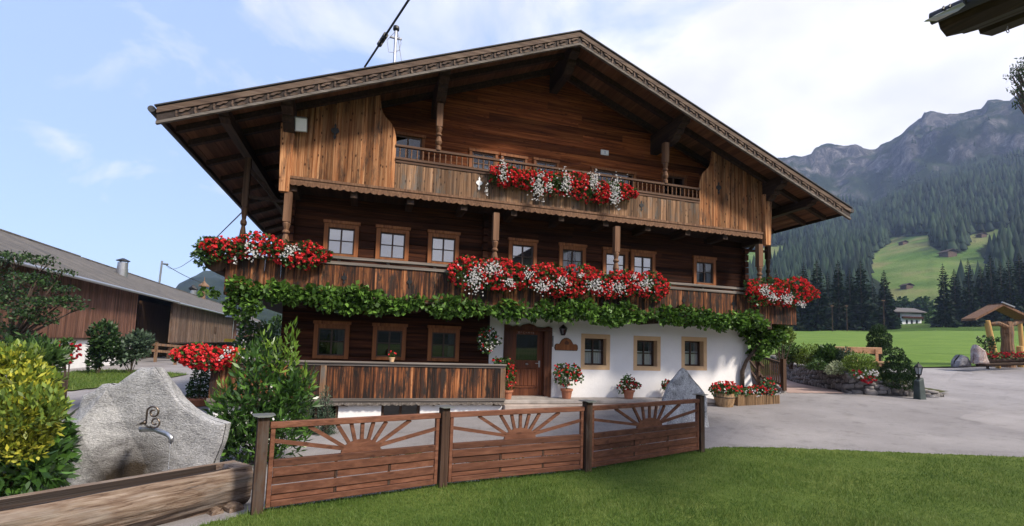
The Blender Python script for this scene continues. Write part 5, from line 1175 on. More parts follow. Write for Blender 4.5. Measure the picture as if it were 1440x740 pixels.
# ---- spout with scroll iron and running water -----------------------------
sp0 = at_d(202, 604, 6.62); sp1 = at_d(218, 604, 6.45); sp2 = at_d(236, 611, 6.30); sp3 = at_d(241, 616, 6.26); sp4 = at_d(240.5, 622, 6.26)
T = thing('water_spout', 'curved metal spout with scroll ironwork on the fountain rock', 'spout', sp0)
mb = MB(); mb.tube([at_d(198,603,6.85), sp0, sp1, sp2, sp3, sp4], [.034,.034,.033,.032,.031,.030], 12); mb.lathe(at_d(202,604,6.66)-Vector((0,0,.03)), [(.05,0),(.05,.06)], 12); mb.build('pipe', M['metalg'], T, smooth=True)
def scroll(cx, cy, R0, turns, a0, sgn, D):
    P = []
    for i in range(34):
        t = i/33; a = a0+sgn*turns*2*math.pi*t; R = R0*(1-.72*t); P.append(at_d(cx+R*math.cos(a), cy-R*math.sin(a), D))
    return P
M['scroll'] = plain('bronzed_iron', (.20,.16,.13), .35, .3, 14, metal=.9)
mb = MB(); mb.tube([at_d(205,596,6.66), at_d(206,588,6.48)]+scroll(216, 580, 9.5, 1.35, math.pi*1.05, -1, 6.40), .013, 6); mb.build('scroll', M['scroll'], T, smooth=True)
mb = MB(); mb.tube([at_d(204,598,6.66), at_d(210,601,6.48)]+scroll(218, 594, 8, 1.3, -math.pi*.75, 1, 6.40), .012, 6); mb.build('scroll', M['scroll'], T, smooth=True)
mb = MB(); mb.tube([at_d(192,598,6.75), at_d(204,594,6.45)], [.008,.028], 6); mb.build('spike', M['scroll'], T, smooth=True)
# ---- hollow log trough ------------------------------------------------------
RIMZ = -.08
f0, f1 = at_z(0, 721, RIMZ), at_z(357, 656, RIMZ); e = Vector((f1.x-f0.x, f1.y-f0.y, 0)).normalized(); n = Vector((-e.y, e.x, 0))
LT = (f1-f0).length
T = thing('log_trough', 'hollowed weathered log used as a water trough below the rock', 'trough', f0, rz=math.atan2(e.y, e.x))
us = np.linspace(-1.9, LT, 150)
def sec(u):
    end = min(abs(u-LT), abs(u+1.9)); cav = min(1, max(0, (end-.17)/.07))
    def jit(k, a, f=1.0): return a*float(fbm(np.array([u*f]), np.array([k*.9]), 0, 21, 5)[0])
    big = 1+.16*np.clip((LT-u)/LT, 0, 1.6); R = .30*big; cx = .285; out_ = []
    for k, an in enumerate(np.linspace(math.pi*.77, math.pi*2.23, 30)):
        rr = R*(1+jit(k*.35,.07)+jit(k*1.4,.05,3.1)); d = .20*big
        groove = .022*math.exp(-((an-math.pi*1.13-.10*math.sin(u*1.3))/.05)**2)+.012*math.exp(-((an-math.pi*1.34-.2*math.sin(u*2.1+1))/.05)**2)
        out_.append((cx+(rr-groove)*math.cos(an), min(-d+(rr*1.05-groove)*math.sin(an), jit(k,.008))))
    out_[0] = (cx-R*.76+jit(44,.012), jit(40,.014)); out_[-1] = (cx+R*.76, .0+jit(41,.012))
    w0 = .155*big; inn = []
    for k, t in enumerate(np.linspace(0, 1, 12)):
        v = cx+w0*(1-2*t); inn.append((v+jit(60+k,.006), -.19*cav*min(1, math.sin(math.pi*t)*5)+jit(50+k,.006)))
    inn[0] = (cx+w0*1.03, jit(42,.010)); inn[-1] = (cx-w0*1.03, jit(43,.010))
    return [(u, v, z) for v, z in out_+inn]
mb = MB()
for u in us: q = sec(u); nS = len(q); mb.v += q
for i in range(len(us)-1):
    for k in range(nS): mb.f.append([i*nS+k, i*nS+(k+1)%nS, (i+1)*nS+(k+1)%nS, (i+1)*nS+k]); mb.mi.append(1 if k >= 30 and 3 < i < len(us)-10 else 0)
mb.f.append(list(range(nS))[::-1]); mb.f.append([(len(us)-1)*nS+k for k in range(nS)]); mb.mi += [0,0]
M['wetwood'] = wood('wet_dark_wood', [(.3,(.008,.005,.004)),(.55,(.022,.013,.009)),(.75,(.05,.03,.021))], 'x', 30, (.9,1.1), .6, bmp=.7)
mb.build('log', [M['oldlog'], M['wetwood']], T, world=False)
mw, tw, bw, ow = new_mat('trough_water'); bw.inputs['Base Color'].default_value = (.012,.014,.013,1); bw.inputs['Roughness'].default_value = .06
wn = nd(tw, 'ShaderNodeTexNoise', Scale=9, Detail=3.0); tw.links.new(mapping(tw, (1,1,1)), wn.inputs['Vector']); bump(tw, bw, wn.outputs['Fac'], .35, .02)
mb = MB(); mb.add([(-1.7,.10,-.135),(LT-.2,.10,-.135),(LT-.2,.44,-.135),(-1.7,.44,-.135)], [(0,1,2,3)]); mb.build('water', mw, T, world=False)
sup = MB(); c = f0+e*(LT-.22)+n*.22; sup.tube([c-n*.32+Vector((0,0,-.46)), c+n*.35+Vector((0,0,-.46))], .085, 12); sup.tube([c-n*.25-e*.18+Vector((0,0,-.475)), c+n*.35-e*.18+Vector((0,0,-.475))], .07, 10)
setp(sup.build('support_log', M['oldlog'], None), 'short log piece propping up the right end of the trough', 'log')
mg, tg, bgx, og = new_mat('falling_water'); bgx.inputs['Base Color'].default_value = (.9,.92,.95,1); bgx.inputs['Roughness'].default_value = .05; bgx.inputs['Transmission Weight'].default_value = .85; bgx.inputs['IOR'].default_value = 1.33
wz = RIMZ-.133; wy = sp4; mb = MB(); mb.tube([wy, wy+Vector((.0,-.005,-.12)), Vector((wy.x,wy.y-.01,(wy.z+wz)/2)), Vector((wy.x,wy.y-.012,wz))], [.011,.008,.006,.009], 7)
for k in range(16): a = random.uniform(0,6.28); r_ = random.uniform(.01,.07); mb.tube([(wy.x+r_*math.cos(a),wy.y+r_*math.sin(a),wz), (wy.x+r_*1.3*math.cos(a),wy.y+r_*1.3*math.sin(a),wz+random.uniform(.01,.05))], [.008,.003], 5)
setp(mb.build('water_stream', mg, None, smooth=True), 'thin stream of water falling from the spout into the trough', 'water', kind='stuff')

# ================================================================== shrubs near the fence
def shrub(name, label, cat, base, blobs, n, L, Wd, mat, stem=True, updir=.5, shell=.35, extra=None, group=None, rnd=.55):
    T = thing(name, label, cat, base, group); P, Nn = blob(n, blobs, shell)
    P[:,2] = np.maximum(P[:,2], base[2]+.02)
    D = Nn*.6+rng.normal(size=P.shape)*rnd+np.array([0,0,updir])
    leaf_mesh('foliage', P, D, L*rng.uniform(.65,1.3,n), Wd*rng.uniform(.7,1.2,n), M[mat], T)
    if extra:
        eb, en, em, eL, eW = extra; P, Nn = blob(en, eb, .6); leaf_mesh('fresh_leaves', P, Nn*.5+rng.normal(size=P.shape)*.4+np.array([0,0,.9]), eL*rng.uniform(.7,1.2,en), eW, M[em], T)
    if stem:
        mb = MB(); b = Vector(base)
        for k in range(min(14, 4+len(blobs)*2)):
            q = blobs[k % len(blobs)]; tip = Vector((q[0]+random.uniform(-.6,.6)*q[3], q[1]+random.uniform(-.6,.6)*q[4], q[2]+random.uniform(0,.6)*q[5]))
            mid = b.lerp(tip, .5)+Vector((random.uniform(-.05,.05),random.uniform(-.05,.05),.06)); mb.tube([b+Vector((random.uniform(-.06,.06),random.uniform(-.06,.06),-.05)), mid, tip], [.022,.014,.006], 5)
        mb.build('stem', M['bark'], T)
    return T
def gbase(x, y, D):
    p = at_d(x, y, D); return (p.x, p.y, gz(p.x, p.y))
shrub('variegated_shrub', 'bushy shrub with yellow green leaves at the left edge above the trough', 'shrub', gbase(25,640,5.9),
      [pxblob(10,535,5.9,40,36,45),pxblob(38,548,5.8,32,30,36),pxblob(50,572,5.7,26,28,34),pxblob(18,590,5.6,44,42,45),pxblob(40,604,5.7,34,30,36),pxblob(64,600,5.8,16,24,26),pxblob(-40,560,5.9,70,70,60),pxblob(22,510,6.0,20,18,26),pxblob(46,522,6.0,13,13,20),pxblob(-2,505,6.0,22,20,26),pxblob(58,545,5.9,14,12,20),pxblob(76,575,5.9,9,9,14),pxblob(-30,640,5.7,60,60,60),pxblob(30,632,5.6,30,20,30)], 7600, .085, .036, 'yellow', updir=.6, rnd=.6, shell=.3,
      extra=([pxblob(25,500,6.0,26,14,26),pxblob(50,535,5.9,26,16,24),pxblob(70,565,5.8,14,20,20),pxblob(40,575,5.5,46,30,30)], 900, 'lightleaf', .09, .038))
shrub('laurel_shrub', 'dark glossy laurel below the yellow shrub at the left edge', 'shrub', gbase(50,670,6.3),
      [pxblob(56,630,6.4,30,44,40),pxblob(40,650,6.1,46,38,40),pxblob(5,660,6.0,50,42,40),pxblob(74,605,6.5,16,30,30),pxblob(76,640,6.4,14,20,20),pxblob(25,668,5.7,42,30,24),pxblob(60,672,5.9,26,22,24)], 2600, .17, .062, 'laurel', updir=-.15)
shrub('laurel_shrub', 'tall glossy green laurel bush between the fountain rock and the fence', 'shrub', gbase(365,650,8.3),
      [pxblob(372,560,8.3,48,50,50),pxblob(335,585,8.2,36,42,45),pxblob(405,565,8.4,32,40,42),pxblob(350,622,8.1,44,44,46),pxblob(395,610,8.3,34,46,42),pxblob(365,510,8.3,26,30,30),pxblob(320,610,8.2,22,32,34),pxblob(420,545,8.4,18,26,26)], 3600, .17, .05, 'laurel', updir=.55,
      extra=([pxblob(410,480,8.3,9,26,9),pxblob(345,515,8.3,16,26,16),pxblob(395,505,8.3,20,26,16),pxblob(430,535,8.4,10,18,12),pxblob(372,478,8.3,7,16,8),pxblob(315,560,8.2,10,22,12)], 360, 'laurel_new', .16, .042))
for x, y, lab in ((430,588,'narrow blue-green juniper left of its twin by the basement wall'),(458,584,'narrow blue-green juniper right of its twin by the basement wall')):
    b = gbase(x, 604, 10.9); bl = [pxblob(x, yy, 10.9, r, 16, r) for yy, r in ((y-24,7),(y-8,11),(y+8,14),(y+24,15))]
    shrub('juniper', lab, 'shrub', b, bl, 1300, .075, .02, 'grayleaf', updir=.8, group='junipers by the basement wall')
for i, (x, y, D, lab) in enumerate(((560,629,8.2,'low green bedding plant behind the left fence panel'),(675,610,8.3,'low green bedding plant behind the middle fence panel'),(792,608,8.9,'second low green bedding plant behind the middle fence panel'),(880,594,9.6,'low green bedding plant behind the right fence panel'),(700,627,8.0,'small ground cover plant behind the sun disc of the middle panel'))):
    b = gbase(x, y+8, D); shrub('bedding_plant', lab, 'plant', b, [(b[0]-.25,b[1],b[2]+.14,.22,.12,.10),(b[0]+.05,b[1],b[2]+.15,.24,.14,.12),(b[0]+.3,b[1],b[2]+.13,.2,.12,.09)], 420, .06, .03, 'midleaf', updir=.4, group='bedding plants behind the fence')
# ================================================================== barns on the left
E0 = at_d(91, 385, 30.5); bd = Vector((math.sin(RAD(-3.6)), math.cos(RAD(-3.6)), 0)); bn = Vector((-bd.y, bd.x, 0)); EZ = E0.z
def BP(t, o, z): return Vector((E0.x, E0.y, 0)) + bd*t + bn*o + Vector((0,0,z))
M['shingle'] = None
def shingle():
    mt, t, b, o = new_mat('grey_barn_shingles'); v = mapping(t, (1,1,1))
    br = t.nodes.new('ShaderNodeTexBrick'); br.inputs['Scale'].default_value = 1; br.inputs['Brick Width'].default_value = .42; br.inputs['Row Height'].default_value = .30; br.inputs['Mortar Size'].default_value = .02; br.inputs['Color1'].default_value = (.085,.077,.072,1); br.inputs['Color2'].default_value = (.12,.11,.10,1); br.inputs['Mortar'].default_value = (.03,.028,.026,1)
    sp = t.nodes.new('ShaderNodeSeparateXYZ'); cb_ = t.nodes.new('ShaderNodeCombineXYZ'); t.links.new(v, sp.inputs[0]); t.links.new(sp.outputs[1], cb_.inputs[0]); t.links.new(sp.outputs[0], cb_.inputs[1]); t.links.new(cb_.outputs[0], br.inputs['Vector'])
    n = nd(t, 'ShaderNodeTexNoise', Scale=.5, Detail=6.0); t.links.new(v, n.inputs['Vector']); r = rampn(t, n.outputs['Fac'], [(.3,(.7,.7,.7)),(.7,(1.3,1.25,1.15))])
    mx = t.nodes.new('ShaderNodeMixRGB'); mx.blend_type='MULTIPLY'; mx.inputs[0].default_value=1; t.links.new(br.outputs[0], mx.inputs[1]); t.links.new(r.outputs[0], mx.inputs[2]); t.links.new(mx.outputs[0], b.inputs['Base Color']); b.inputs['Roughness'].default_value=.9
    bump(t, b, br.outputs['Fac'], .6, .03); return mt
M['shingle'] = shingle()
def hexp(mb, pts): mb.hexa(pts)
def barn_box(mb, t0, t1, o0, o1, z0, z1): mb.hexa([BP(t0,o0,z0),BP(t1,o0,z0),BP(t1,o1,z0),BP(t0,o1,z0),BP(t0,o0,z1),BP(t1,o0,z1),BP(t1,o1,z1),BP(t0,o1,z1)])
HO, HZ = 9.0, 4.17
def barn(name, label, t0, t1, wall_t, ztop, masonry, wallmat, dz=0, boards=.26):
    T = thing(name, label, 'barn', BP((t0+t1)/2, 5, -1))
    mb = MB(); th = .16
    for s0, s1, za, zb in ((0, HO, EZ+dz, EZ+dz+HZ), (2*HO, HO, EZ+dz, EZ+dz+HZ)):
        mb.hexa([BP(t0,s0,za-th),BP(t1,s0,za-th),BP(t1,s1,zb-th),BP(t0,s1,zb-th),BP(t0,s0,za),BP(t1,s0,za),BP(t1,s1,zb),BP(t0,s1,zb)])
    rf = mb.build('roof', M['shingle'], T)
    mb = MB(); mb.tube([BP(t0,-.10,EZ+dz-.06),BP(t1,-.10,EZ+dz-.06)], .11, 8); mb.build('gutter', M['metalg'], rf)
    mb = MB(); barn_box(mb, t0+.05, t1-.05, HO-.18, HO+.18, EZ+dz+HZ-.06, EZ+dz+HZ+.07); mb.build('ridge_cap', M['shingle'], rf)
    for w0, w1, o, zb, mat in wall_t:
        mb = MB(); t = w0
        while t < w1-.03:
            w = min(random.uniform(boards*.8, boards*1.3), w1-t); j = random.uniform(-.012,.012)
            barn_box(mb, t, t+w-.012, o+j, o+.05+j, zb, EZ+dz-.2+o*.46); t += w
        barn_box(mb, w0, w1, o+.07, o+.2, zb, EZ+dz-.15)
        mb.build('board_wall', M[mat], T)
        mb = MB(); barn_box(mb, w0, w1, o-.10, o+.02, zb-.14, zb-.002); mb.build('sill_beam', M['darkwood'], T)
    return T, rf
b1, b1r = barn('barn', 'long weathered wooden barn with grey shingle roof and white base on the left', -16, 24, [(-16, 15.4, .9, 1.15, 'barnred'), (15.45, 25.2, 4.5, .6, 'barn')], EZ, True, 'barn')
mb = MB(); barn_box(mb, -16, 15.4, 1.0, 1.3, -1.6, 1.0); mb.build('masonry_base', M['plaster_low'], b1)
mb = MB(); barn_box(mb, 15.4, 15.6, 1.0, 4.4, -1.6, EZ); mb.build('passage_wall', M['darkwoodz'], b1)
mb = MB(); barn_box(mb, 3.4, 3.55, .93, 1.0, -1.5, 1.0); mb.build('corner_pipe', M['fencepost'], b1)
for o in (2.0, 14):
    mb = MB(); barn_box(mb, -16, 24, 17.0, 17.2, -1.6, EZ); 
mb.build('rear_wall', M['barn'], b1)
b2, b2r = barn('barn', 'second far barn of grey boards behind the flowering terrace corner', 24.3, 110, [(25.3, 60, .7, .72, 'barn'), (60.2, 109, 1.3, .2, 'barnred')], EZ, False, 'barn', dz=-.06, boards=.34)
mb = MB(); barn_box(mb, 25.3, 109, 3.6, 3.9, -1.8, EZ); mb.build('lower_wall', M['darkwoodz'], b2)
mb = MB(); barn_box(mb, 25.3, 109, 17.0, 17.2, -1.6, EZ); mb.build('rear_wall', M['barn'], b2)
for t in (26.0, 34, 42, 50, 58):
    mb = MB(); barn_box(mb, t, t+.28, .8, 1.08, -1.5, .6); mb.build('post', M['darkwoodz'], b2)
mb = MB(); barn_box(mb, 46.5, 47.7, .60, .66, 2.1, 3.0); mb.build('hatch', M['darkwoodz'], b2)
mb = MB(); mb.tube([BP(60,-.1,EZ-.2), BP(60,.5,EZ-.7), BP(60,.55,.0), BP(60,.55,-1.2)], .07, 8); mb.build('downpipe', M['metalg'], b2)
mb = MB(); barn_box(mb, 61, 108, 1.0, 1.25, .9, 1.05); mb.build('ledge', M['greyrail'], b2)
# metal flue on the barn roof
def roof_hit(px, py, dz=0):
    best = None
    for t in np.arange(-16, 100, .25):
        for o in np.arange(0, HO, .25):
            P = BP(t, o, EZ+dz+HZ*o/HO); d = P-CAM; f = d.dot(_f); q = (720+F_PX*d.dot(_r)/f, PY0-F_PX*d.dot(_u)/f); e_ = (q[0]-px)**2+(q[1]-py)**2
            if best is None or e_ < best[0]: best = (e_, P, t, o)
    return best[1]
fp = roof_hit(171, 386); D_ = (fp-CAM).dot(_f); sc = D_/F_PX
T = thing('metal_flue', 'shiny cylindrical metal flue on the barn roof', 'chimney', fp)
mb = MB(); mb.lathe(fp+Vector((0,0,-.5)), [(6.8*sc,0),(6.8*sc,.5+8*sc),(6.2*sc,.5+8.2*sc),(6.0*sc,.5+17*sc)], 20); mb.build('pipe', M['metalg'], T, smooth=False)
mb = MB(); mb.lathe(fp+Vector((0,0,19*sc)), [(8.2*sc,0),(8.0*sc,.8*sc),(1.5*sc,4*sc)], 20)
mb.build('cap', M['black'], T)
for a in (0.5, 2.6, 4.7): MB().tube([fp+Vector((5.5*sc*math.cos(a),5.5*sc*math.sin(a),16*sc)), fp+Vector((5.5*sc*math.cos(a),5.5*sc*math.sin(a),19.5*sc))], .05, 5).build('cap_stay', M['black'], T)
# power mast and ventilator turret on the second barn
P0 = at_d(224, 392, 75); T = thing('roof_pole', 'thin grey wire pole standing behind the barn ridge', 'pole', P0)
MB().tube([P0+Vector((0,0,-3)), at_d(228, 367, 75)], .14, 8).build('pole', M['metalg'], T); MB().tube([at_d(230,371,75), at_d(236,372,75)], .16, 8).build('insulator', M['metalg'], T)
tv = roof_hit(283, 411, -.06); D_ = (tv-CAM).dot(_f); sc = D_/F_PX
T = thing('bell_turret', 'tiny bell turret with pointed roof on the far barn roof', 'turret', tv)
MB().lathe(tv+Vector((4*sc,0,-1)), [(3.0*sc,0),(3.0*sc,1+15*sc)], 8).build('shaft', M['greyboard'], T); MB().lathe(tv+Vector((4*sc,0,15*sc)), [(7*sc,0),(6.4*sc,2*sc),(2*sc,6*sc),(.6*sc,8*sc),(.3*sc,14*sc)], 8).build('cap', M['greyboard'], T)
MB().lathe(tv+Vector((-8*sc,0,-1)), [(4*sc,0),(4*sc,1+9*sc)], 8).build('cowl_pipe', M['metalg'], T); mb = MB(); mb.tube([tv+Vector((-13*sc,0,10*sc)), tv+Vector((-9*sc,0,13*sc)), tv+Vector((-4*sc,0,10*sc))], [3*sc,4.5*sc,2*sc], 8); mb.build('cowl', M['black'], T)
def wire(name, label, pts, r=.02, sag=0.0):
    P = [Vector(p) for p in pts]; Q = []
    for a, b in zip(P[:-1], P[1:]):
        for i in range(8): t = i/8; q = a.lerp(b, t); q.z -= sag*4*t*(1-t); Q.append(q)
    Q.append(P[-1]); return setp(MB().tube(Q, r, 5).build(name, M['black']), label, 'cable')
wire('overhead_cable', 'thin sagging cable from the barn roof pole up to the left balcony post', [at_d(232,371,75), at_d(341,298,13.6)], .018, 1.2)
wire('overhead_cable', 'thin cable from the barn roof pole to the bell turret', [at_d(234,373,75), tv+Vector((4*sc,0,20*sc))], .05, .3)
# rail fence by the barn passage
T = thing('rail_fence', 'old wooden rail fence beside the barn passage', 'fence', at_d(250,500,47))
for x, y0, y1 in ((217,481,519),(246,486,512),(270,487,508),(292,489,506)):
    p, q = at_d(x, y1, 47-(217-x)*-.12), at_d(x, y0, 47-(217-x)*-.12); q = Vector((p.x,p.y,q.z)); p.z = gz(p.x,p.y)-.1; MB().bar(p, q, .22, .22, up=(0,1,0)).build('post', M['greyboard'], T)
for dy in (0, 9):
    for xa, xb in ((212,246),(246,270),(270,296)):
        MB().bar(at_d(xa,484+dy+(xa-212)*.08,47+(xa-217)*.12), at_d(xb,484+dy+(xb-212)*.08,47+(xb-217)*.12), .08, .24).build('rail', M['greyboard'], T)
# yard lamp post at the terrace corner
lp = at_d(337, 500, 13.0); lp.z = gz(lp.x, lp.y)
T = thing('yard_lamp', 'dark post with a bluish lamp head and yellow plate beside the terrace corner', 'lamp post', lp)
tz = at_d(336, 432, 13.0).z; MB().tube([lp, (lp.x,lp.y,tz)], .055, 10).build('pole', M['black'], T)
mb = MB(); hd = at_d(327, 441, 13.0); mb.lathe(hd, [(.17,-.10),(.15,-.02),(.10,.08),(.05,.14)], 12); mb.tube([(lp.x,lp.y,hd.z+.12), hd+Vector((0,0,.13))], .02, 6); mb.build('lamp_head', plain('blue_grey_enamel', (.30,.33,.45), .3, .2, 9), T)
yp = at_d(325, 479, 12.95); MB().box(yp.x-.15,yp.x+.15,yp.y-.06,yp.y-.035,yp.z-.04,yp.z+.045).build('yellow_plate', plain('yellow_enamel', (.55,.38,.03), .5, .15, 25), T)
mb = MB(); mb.box(yp.x-.13,yp.x+.2,yp.y-.03,yp.y+.16,yp.z-.24,yp.z-.05); mb.build('box', M['black'], T, bevel=.01)

# ================================================================== trees and shrubs on the left
def leafy_tree(name, label, base, blobs, n, L, Wd, mat, trunk_r, cat='tree', group=None, shell=.25, limbs=None, rnd=.8):
    T = thing(name, label, cat, base, group); P, Nn = blob(n, blobs, shell)
    leaf_mesh('crown', P, Nn*.4+rng.normal(size=P.shape)*rnd, L*rng.uniform(.6,1.3,n), Wd*rng.uniform(.7,1.2,n), M[mat], T)
    mb = MB(); b = Vector(base)
    top = Vector((sum(q[0] for q in blobs)/len(blobs), sum(q[1] for q in blobs)/len(blobs), max(q[2] for q in blobs)))
    fork = b.lerp(top, .45)+Vector((.05,.05,0)); mb.tube([b+Vector((0,0,-.1)), b.lerp(fork,.5)+Vector((trunk_r*.4,0,0)), fork], [trunk_r*1.25,trunk_r,trunk_r*.75], 10)
    for q in blobs:
        c = Vector(q[:3]); m_ = fork.lerp(c, .5)+Vector((0,0,.08*q[5])); mb.tube([fork, m_, c], [trunk_r*.45,trunk_r*.3,trunk_r*.1], 6)
        for k in range(3):
            d = Vector(rng.normal(size=3)).normalized(); mb.tube([c.lerp(m_,.3), c+Vector((d.x*q[3],d.y*q[4],d.z*q[5]))*.8], [trunk_r*.14,trunk_r*.05], 4)
    mb.build('trunk', M['bark'], T, smooth=True); return T
tb_ = at_d(-25, 600, 14); tb_ = (tb_.x, tb_.y, gz(tb_.x, tb_.y))
leafy_tree('hawthorn_tree', 'dark open-branched tree hanging in from the left edge in front of the barn', tb_,
    [pxblob(8,415,14,40,20,38),pxblob(48,392,14,30,9,30),pxblob(40,440,13.8,38,12,30),pxblob(95,420,14,22,4,14),pxblob(82,405,14.2,24,5,18),pxblob(112,433,13.9,16,3,10),pxblob(20,362,14,34,8,26),pxblob(62,366,14,18,6,14),pxblob(-30,400,14,46,46,46),pxblob(6,466,14,34,11,28),pxblob(88,382,13.9,20,4,12),pxblob(70,425,13.8,34,7,22),pxblob(60,452,13.9,24,5,18)], 4600, .10, .06, 'dkleaf', .10, rnd=1.0, shell=.15)
shrub('broadleaf_shrub', 'light green broad-leaved shrub in front of the white barn base', 'shrub', gbase(70,540,12), [pxblob(58,505,12,22,24,22),pxblob(74,512,12,12,18,14),pxblob(40,515,12,20,22,20)], 620, .24, .09, 'midleaf', updir=.6)
shrub('shade_shrub', 'very dark shrub at the left edge below the hawthorn', 'shrub', gbase(20,540,13), [pxblob(15,500,13,30,26,30),pxblob(45,490,13,24,20,24)], 900, .16, .08, 'dkleaf')
T = shrub('flowering_shrub', 'leafy shrub dotted with deep pink flowers against the white barn wall', 'shrub', gbase(95,530,16), [pxblob(89,500,16,10,16,10),pxblob(95,485,16,8,9,8)], 420, .13, .08, 'midleaf')
P, _ = blob(40, [pxblob(95,495,15.9,15,16,15)], .9); heads('pink_blossoms', P, .06, M['dred'], T)
shrub('climbing_shrub', 'tall dark shrub growing up the barn wall', 'shrub', gbase(138,524,30), [pxblob(146,470,30,16,18,18),pxblob(138,495,30,11,22,12),pxblob(152,485,30,14,16,14),pxblob(132,508,30,7,14,9)], 1500, .28, .16, 'dkleaf')
shrub('grey_shrub', 'rounded grey-green shrub right of the climbing shrub by the barn', 'shrub', gbase(185,516,31), [pxblob(185,492,31,20,18,20),pxblob(198,480,31,15,14,15),pxblob(168,502,31,12,12,12)], 1500, .30, .15, 'grayleaf')
shrub('dark_bush', 'dark round bush beyond the hanging white petunias', 'shrub', gbase(395,520,30), [pxblob(392,470,30,24,24,24),pxblob(372,482,30,16,18,16)], 900, .28, .16, 'dkleaf')
blades('verge_grass', 9000, lambda x, y: inpoly(x, y, VERGE), (-19,-9,18,40), .14, .03, M['grass'])['label'] = 'green grass verge between barn and drive'

# ================================================================== right side: ramp, wall, garden
# paved path climbing behind the house
PATH = [(15.7,15.0),(17.6,14.2),(18.5,15.4),(21.6,20.8),(23.4,24.5),(20.9,25.3),(19.0,20.6)]
sheet('brick_path', M['brickpave'], lambda x, y: inpoly(x, y, PATH), 15, 24, 14, 26, .12, .015)
# ramp kerb wall with balustrade
ra, rb = at_d(1102, 549, 18.6), at_d(1040, 528, 25.5); ra.z, rb.z = gz(ra.x, ra.y), gz(rb.x, rb.y)+.2
T = thing('ramp_balustrade', 'brown wooden balustrade on a low concrete kerb beside the paved path', 'railing', ra)
e = (rb-ra); L = e.length; 
mb = MB(); mb.hexa([ra+Vector((-.12,0,-.3)),rb+Vector((-.12,0,-.3)),rb+Vector((.12,0,-.3)),ra+Vector((.12,0,-.3)),ra+Vector((-.12,0,.20)),rb+Vector((-.12,0,.35)),rb+Vector((.12,0,.35)),ra+Vector((.12,0,.20))]); mb.build('kerb', M['slab'], T)
o_ = Vector((0,0,.22)); rl = []
MB().bar(ra+o_+e*.04+Vector((0,0,.93)), rb+o_+Vector((0,0,1.1)), .10, .08).build('handrail', M['darkwoodz'], T); MB().bar(ra+o_+e*.04+Vector((0,0,.10)), rb+o_+Vector((0,0,.22)), .08, .09).build('bottom_rail', M['darkwoodz'], T)
MB().bar(ra+o_*.5, ra+o_+Vector((0,0,1.10)), .15, .15, up=(0,1,0)).build('newel', M['darkwoodz'], T); MB().bar(ra+e*.5, ra+e*.5+Vector((0,0,1.25)), .13, .13, up=(0,1,0)).build('newel', M['darkwoodz'], T)
for i in range(22):
    p = ra+e*(.08+.9*i/22)+o_; MB().bar(p+Vector((0,0,.10+.12*i/22)), p+Vector((0,0,.93+.16*i/22)), .055, .04, up=e).build('baluster', M['darkwoodz'], T)
# short stair rail at the house corner
sa, sb = at_d(1072, 556, 16.4), at_d(1058, 520, 18.6); sa.z = gz(sa.x, sa.y)
T = thing('stair_rail', 'short brown stair railing at the right corner of the house', 'railing', sa)
MB().box(sa.x-.16,sa.x+.14,sa.y-.1,sa.y+.35,sa.z-.1,sa.z+.34).build('foot_block', M['black'], T)
MB().bar(sa+Vector((-.05,.1,.3)), sa+Vector((-.05,.1,1.02)), .09, .09, up=(0,1,0)).build('newel', M['darkwoodz'], T); MB().bar(at_d(1067,531,17), at_d(1066,505,17), .09, .09, up=(0,1,0)).build('newel', M['darkwoodz'], T)
for (x0,y0,d0,x1,y1,d1) in ((1074,517,16.2,1057,497,18.8),(1073,532,16.2,1055,508,18.8),(1073,548,16.3,1055,521,18.8)): MB().bar(at_d(x0,y0,d0), at_d(x1,y1,d1), .06, .09).build('rail', M['darkwoodz'], T)
# dry stone wall
WP = [(22.4,22.6),(21.6,20.8),(20.3,18.6),(18.75,15.9),(17.95,14.35),(18.4,13.75),(19.6,13.35),(21.0,13.0)]; WT = [.85,.85,.88,.95,.74,.58,.36,.12]
T = thing('stone_wall', 'low grey field-stone retaining wall curving round the garden bed', 'wall', (*WP[3], gz(*WP[3])))
core = MB(); stones = MB(); acc = 0
fine = []
for (a, b, h0, h1) in zip(WP[:-1], WP[1:], WT[:-1], WT[1:]):
    k = max(2, int(math.dist(a, b)/.25))
    for i in range(k): t = i/k; fine.append((a[0]+(b[0]-a[0])*t, a[1]+(b[1]-a[1])*t, h0+(h1-h0)*t))
fine.append((*WP[-1], WT[-1]))
ctr = (21.5, 16.0)
for p, q in zip(fine[:-1], fine[1:]):
    d = Vector((q[0]-p[0], q[1]-p[1], 0)).normalized(); nn = Vector((d.y, -d.x, 0)); 
    if nn.dot(Vector((ctr[0]-p[0], ctr[1]-p[1], 0))) < 0: nn = -nn
    za, zb = gz(p[0],p[1]), gz(q[0],q[1]); A, B = Vector((p[0],p[1],0)), Vector((q[0],q[1],0))
    core.hexa([A+Vector((0,0,za-.3)),B+Vector((0,0,zb-.3)),B+nn*.4+Vector((0,0,zb-.3)),A+nn*.4+Vector((0,0,za-.3)),A+Vector((0,0,za+p[2]-.03)),B+Vector((0,0,zb+q[2]-.03)),B+nn*.4+Vector((0,0,zb+q[2]-.03)),A+nn*.4+Vector((0,0,za+p[2]-.03))])
core.build('mortar_core', M['mortar'], T)
bm = bmesh.new(); ico = []
arc = [0]
for p, q in zip(fine[:-1], fine[1:]): arc.append(arc[-1]+math.dist(p[:2], q[:2]))
row = 0; 
def wall_at(s):
    x = float(np.interp(s, arc, [f[0] for f in fine])); y = float(np.interp(s, arc, [f[1] for f in fine])); h = float(np.interp(s, arc, [f[2] for f in fine]))
    x2 = float(np.interp(s+.1, arc, [f[0] for f in fine])); y2 = float(np.interp(s+.1, arc, [f[1] for f in fine])); return x, y, h, Vector((x2-x, y2-y, 0))
SV, SF = [], []
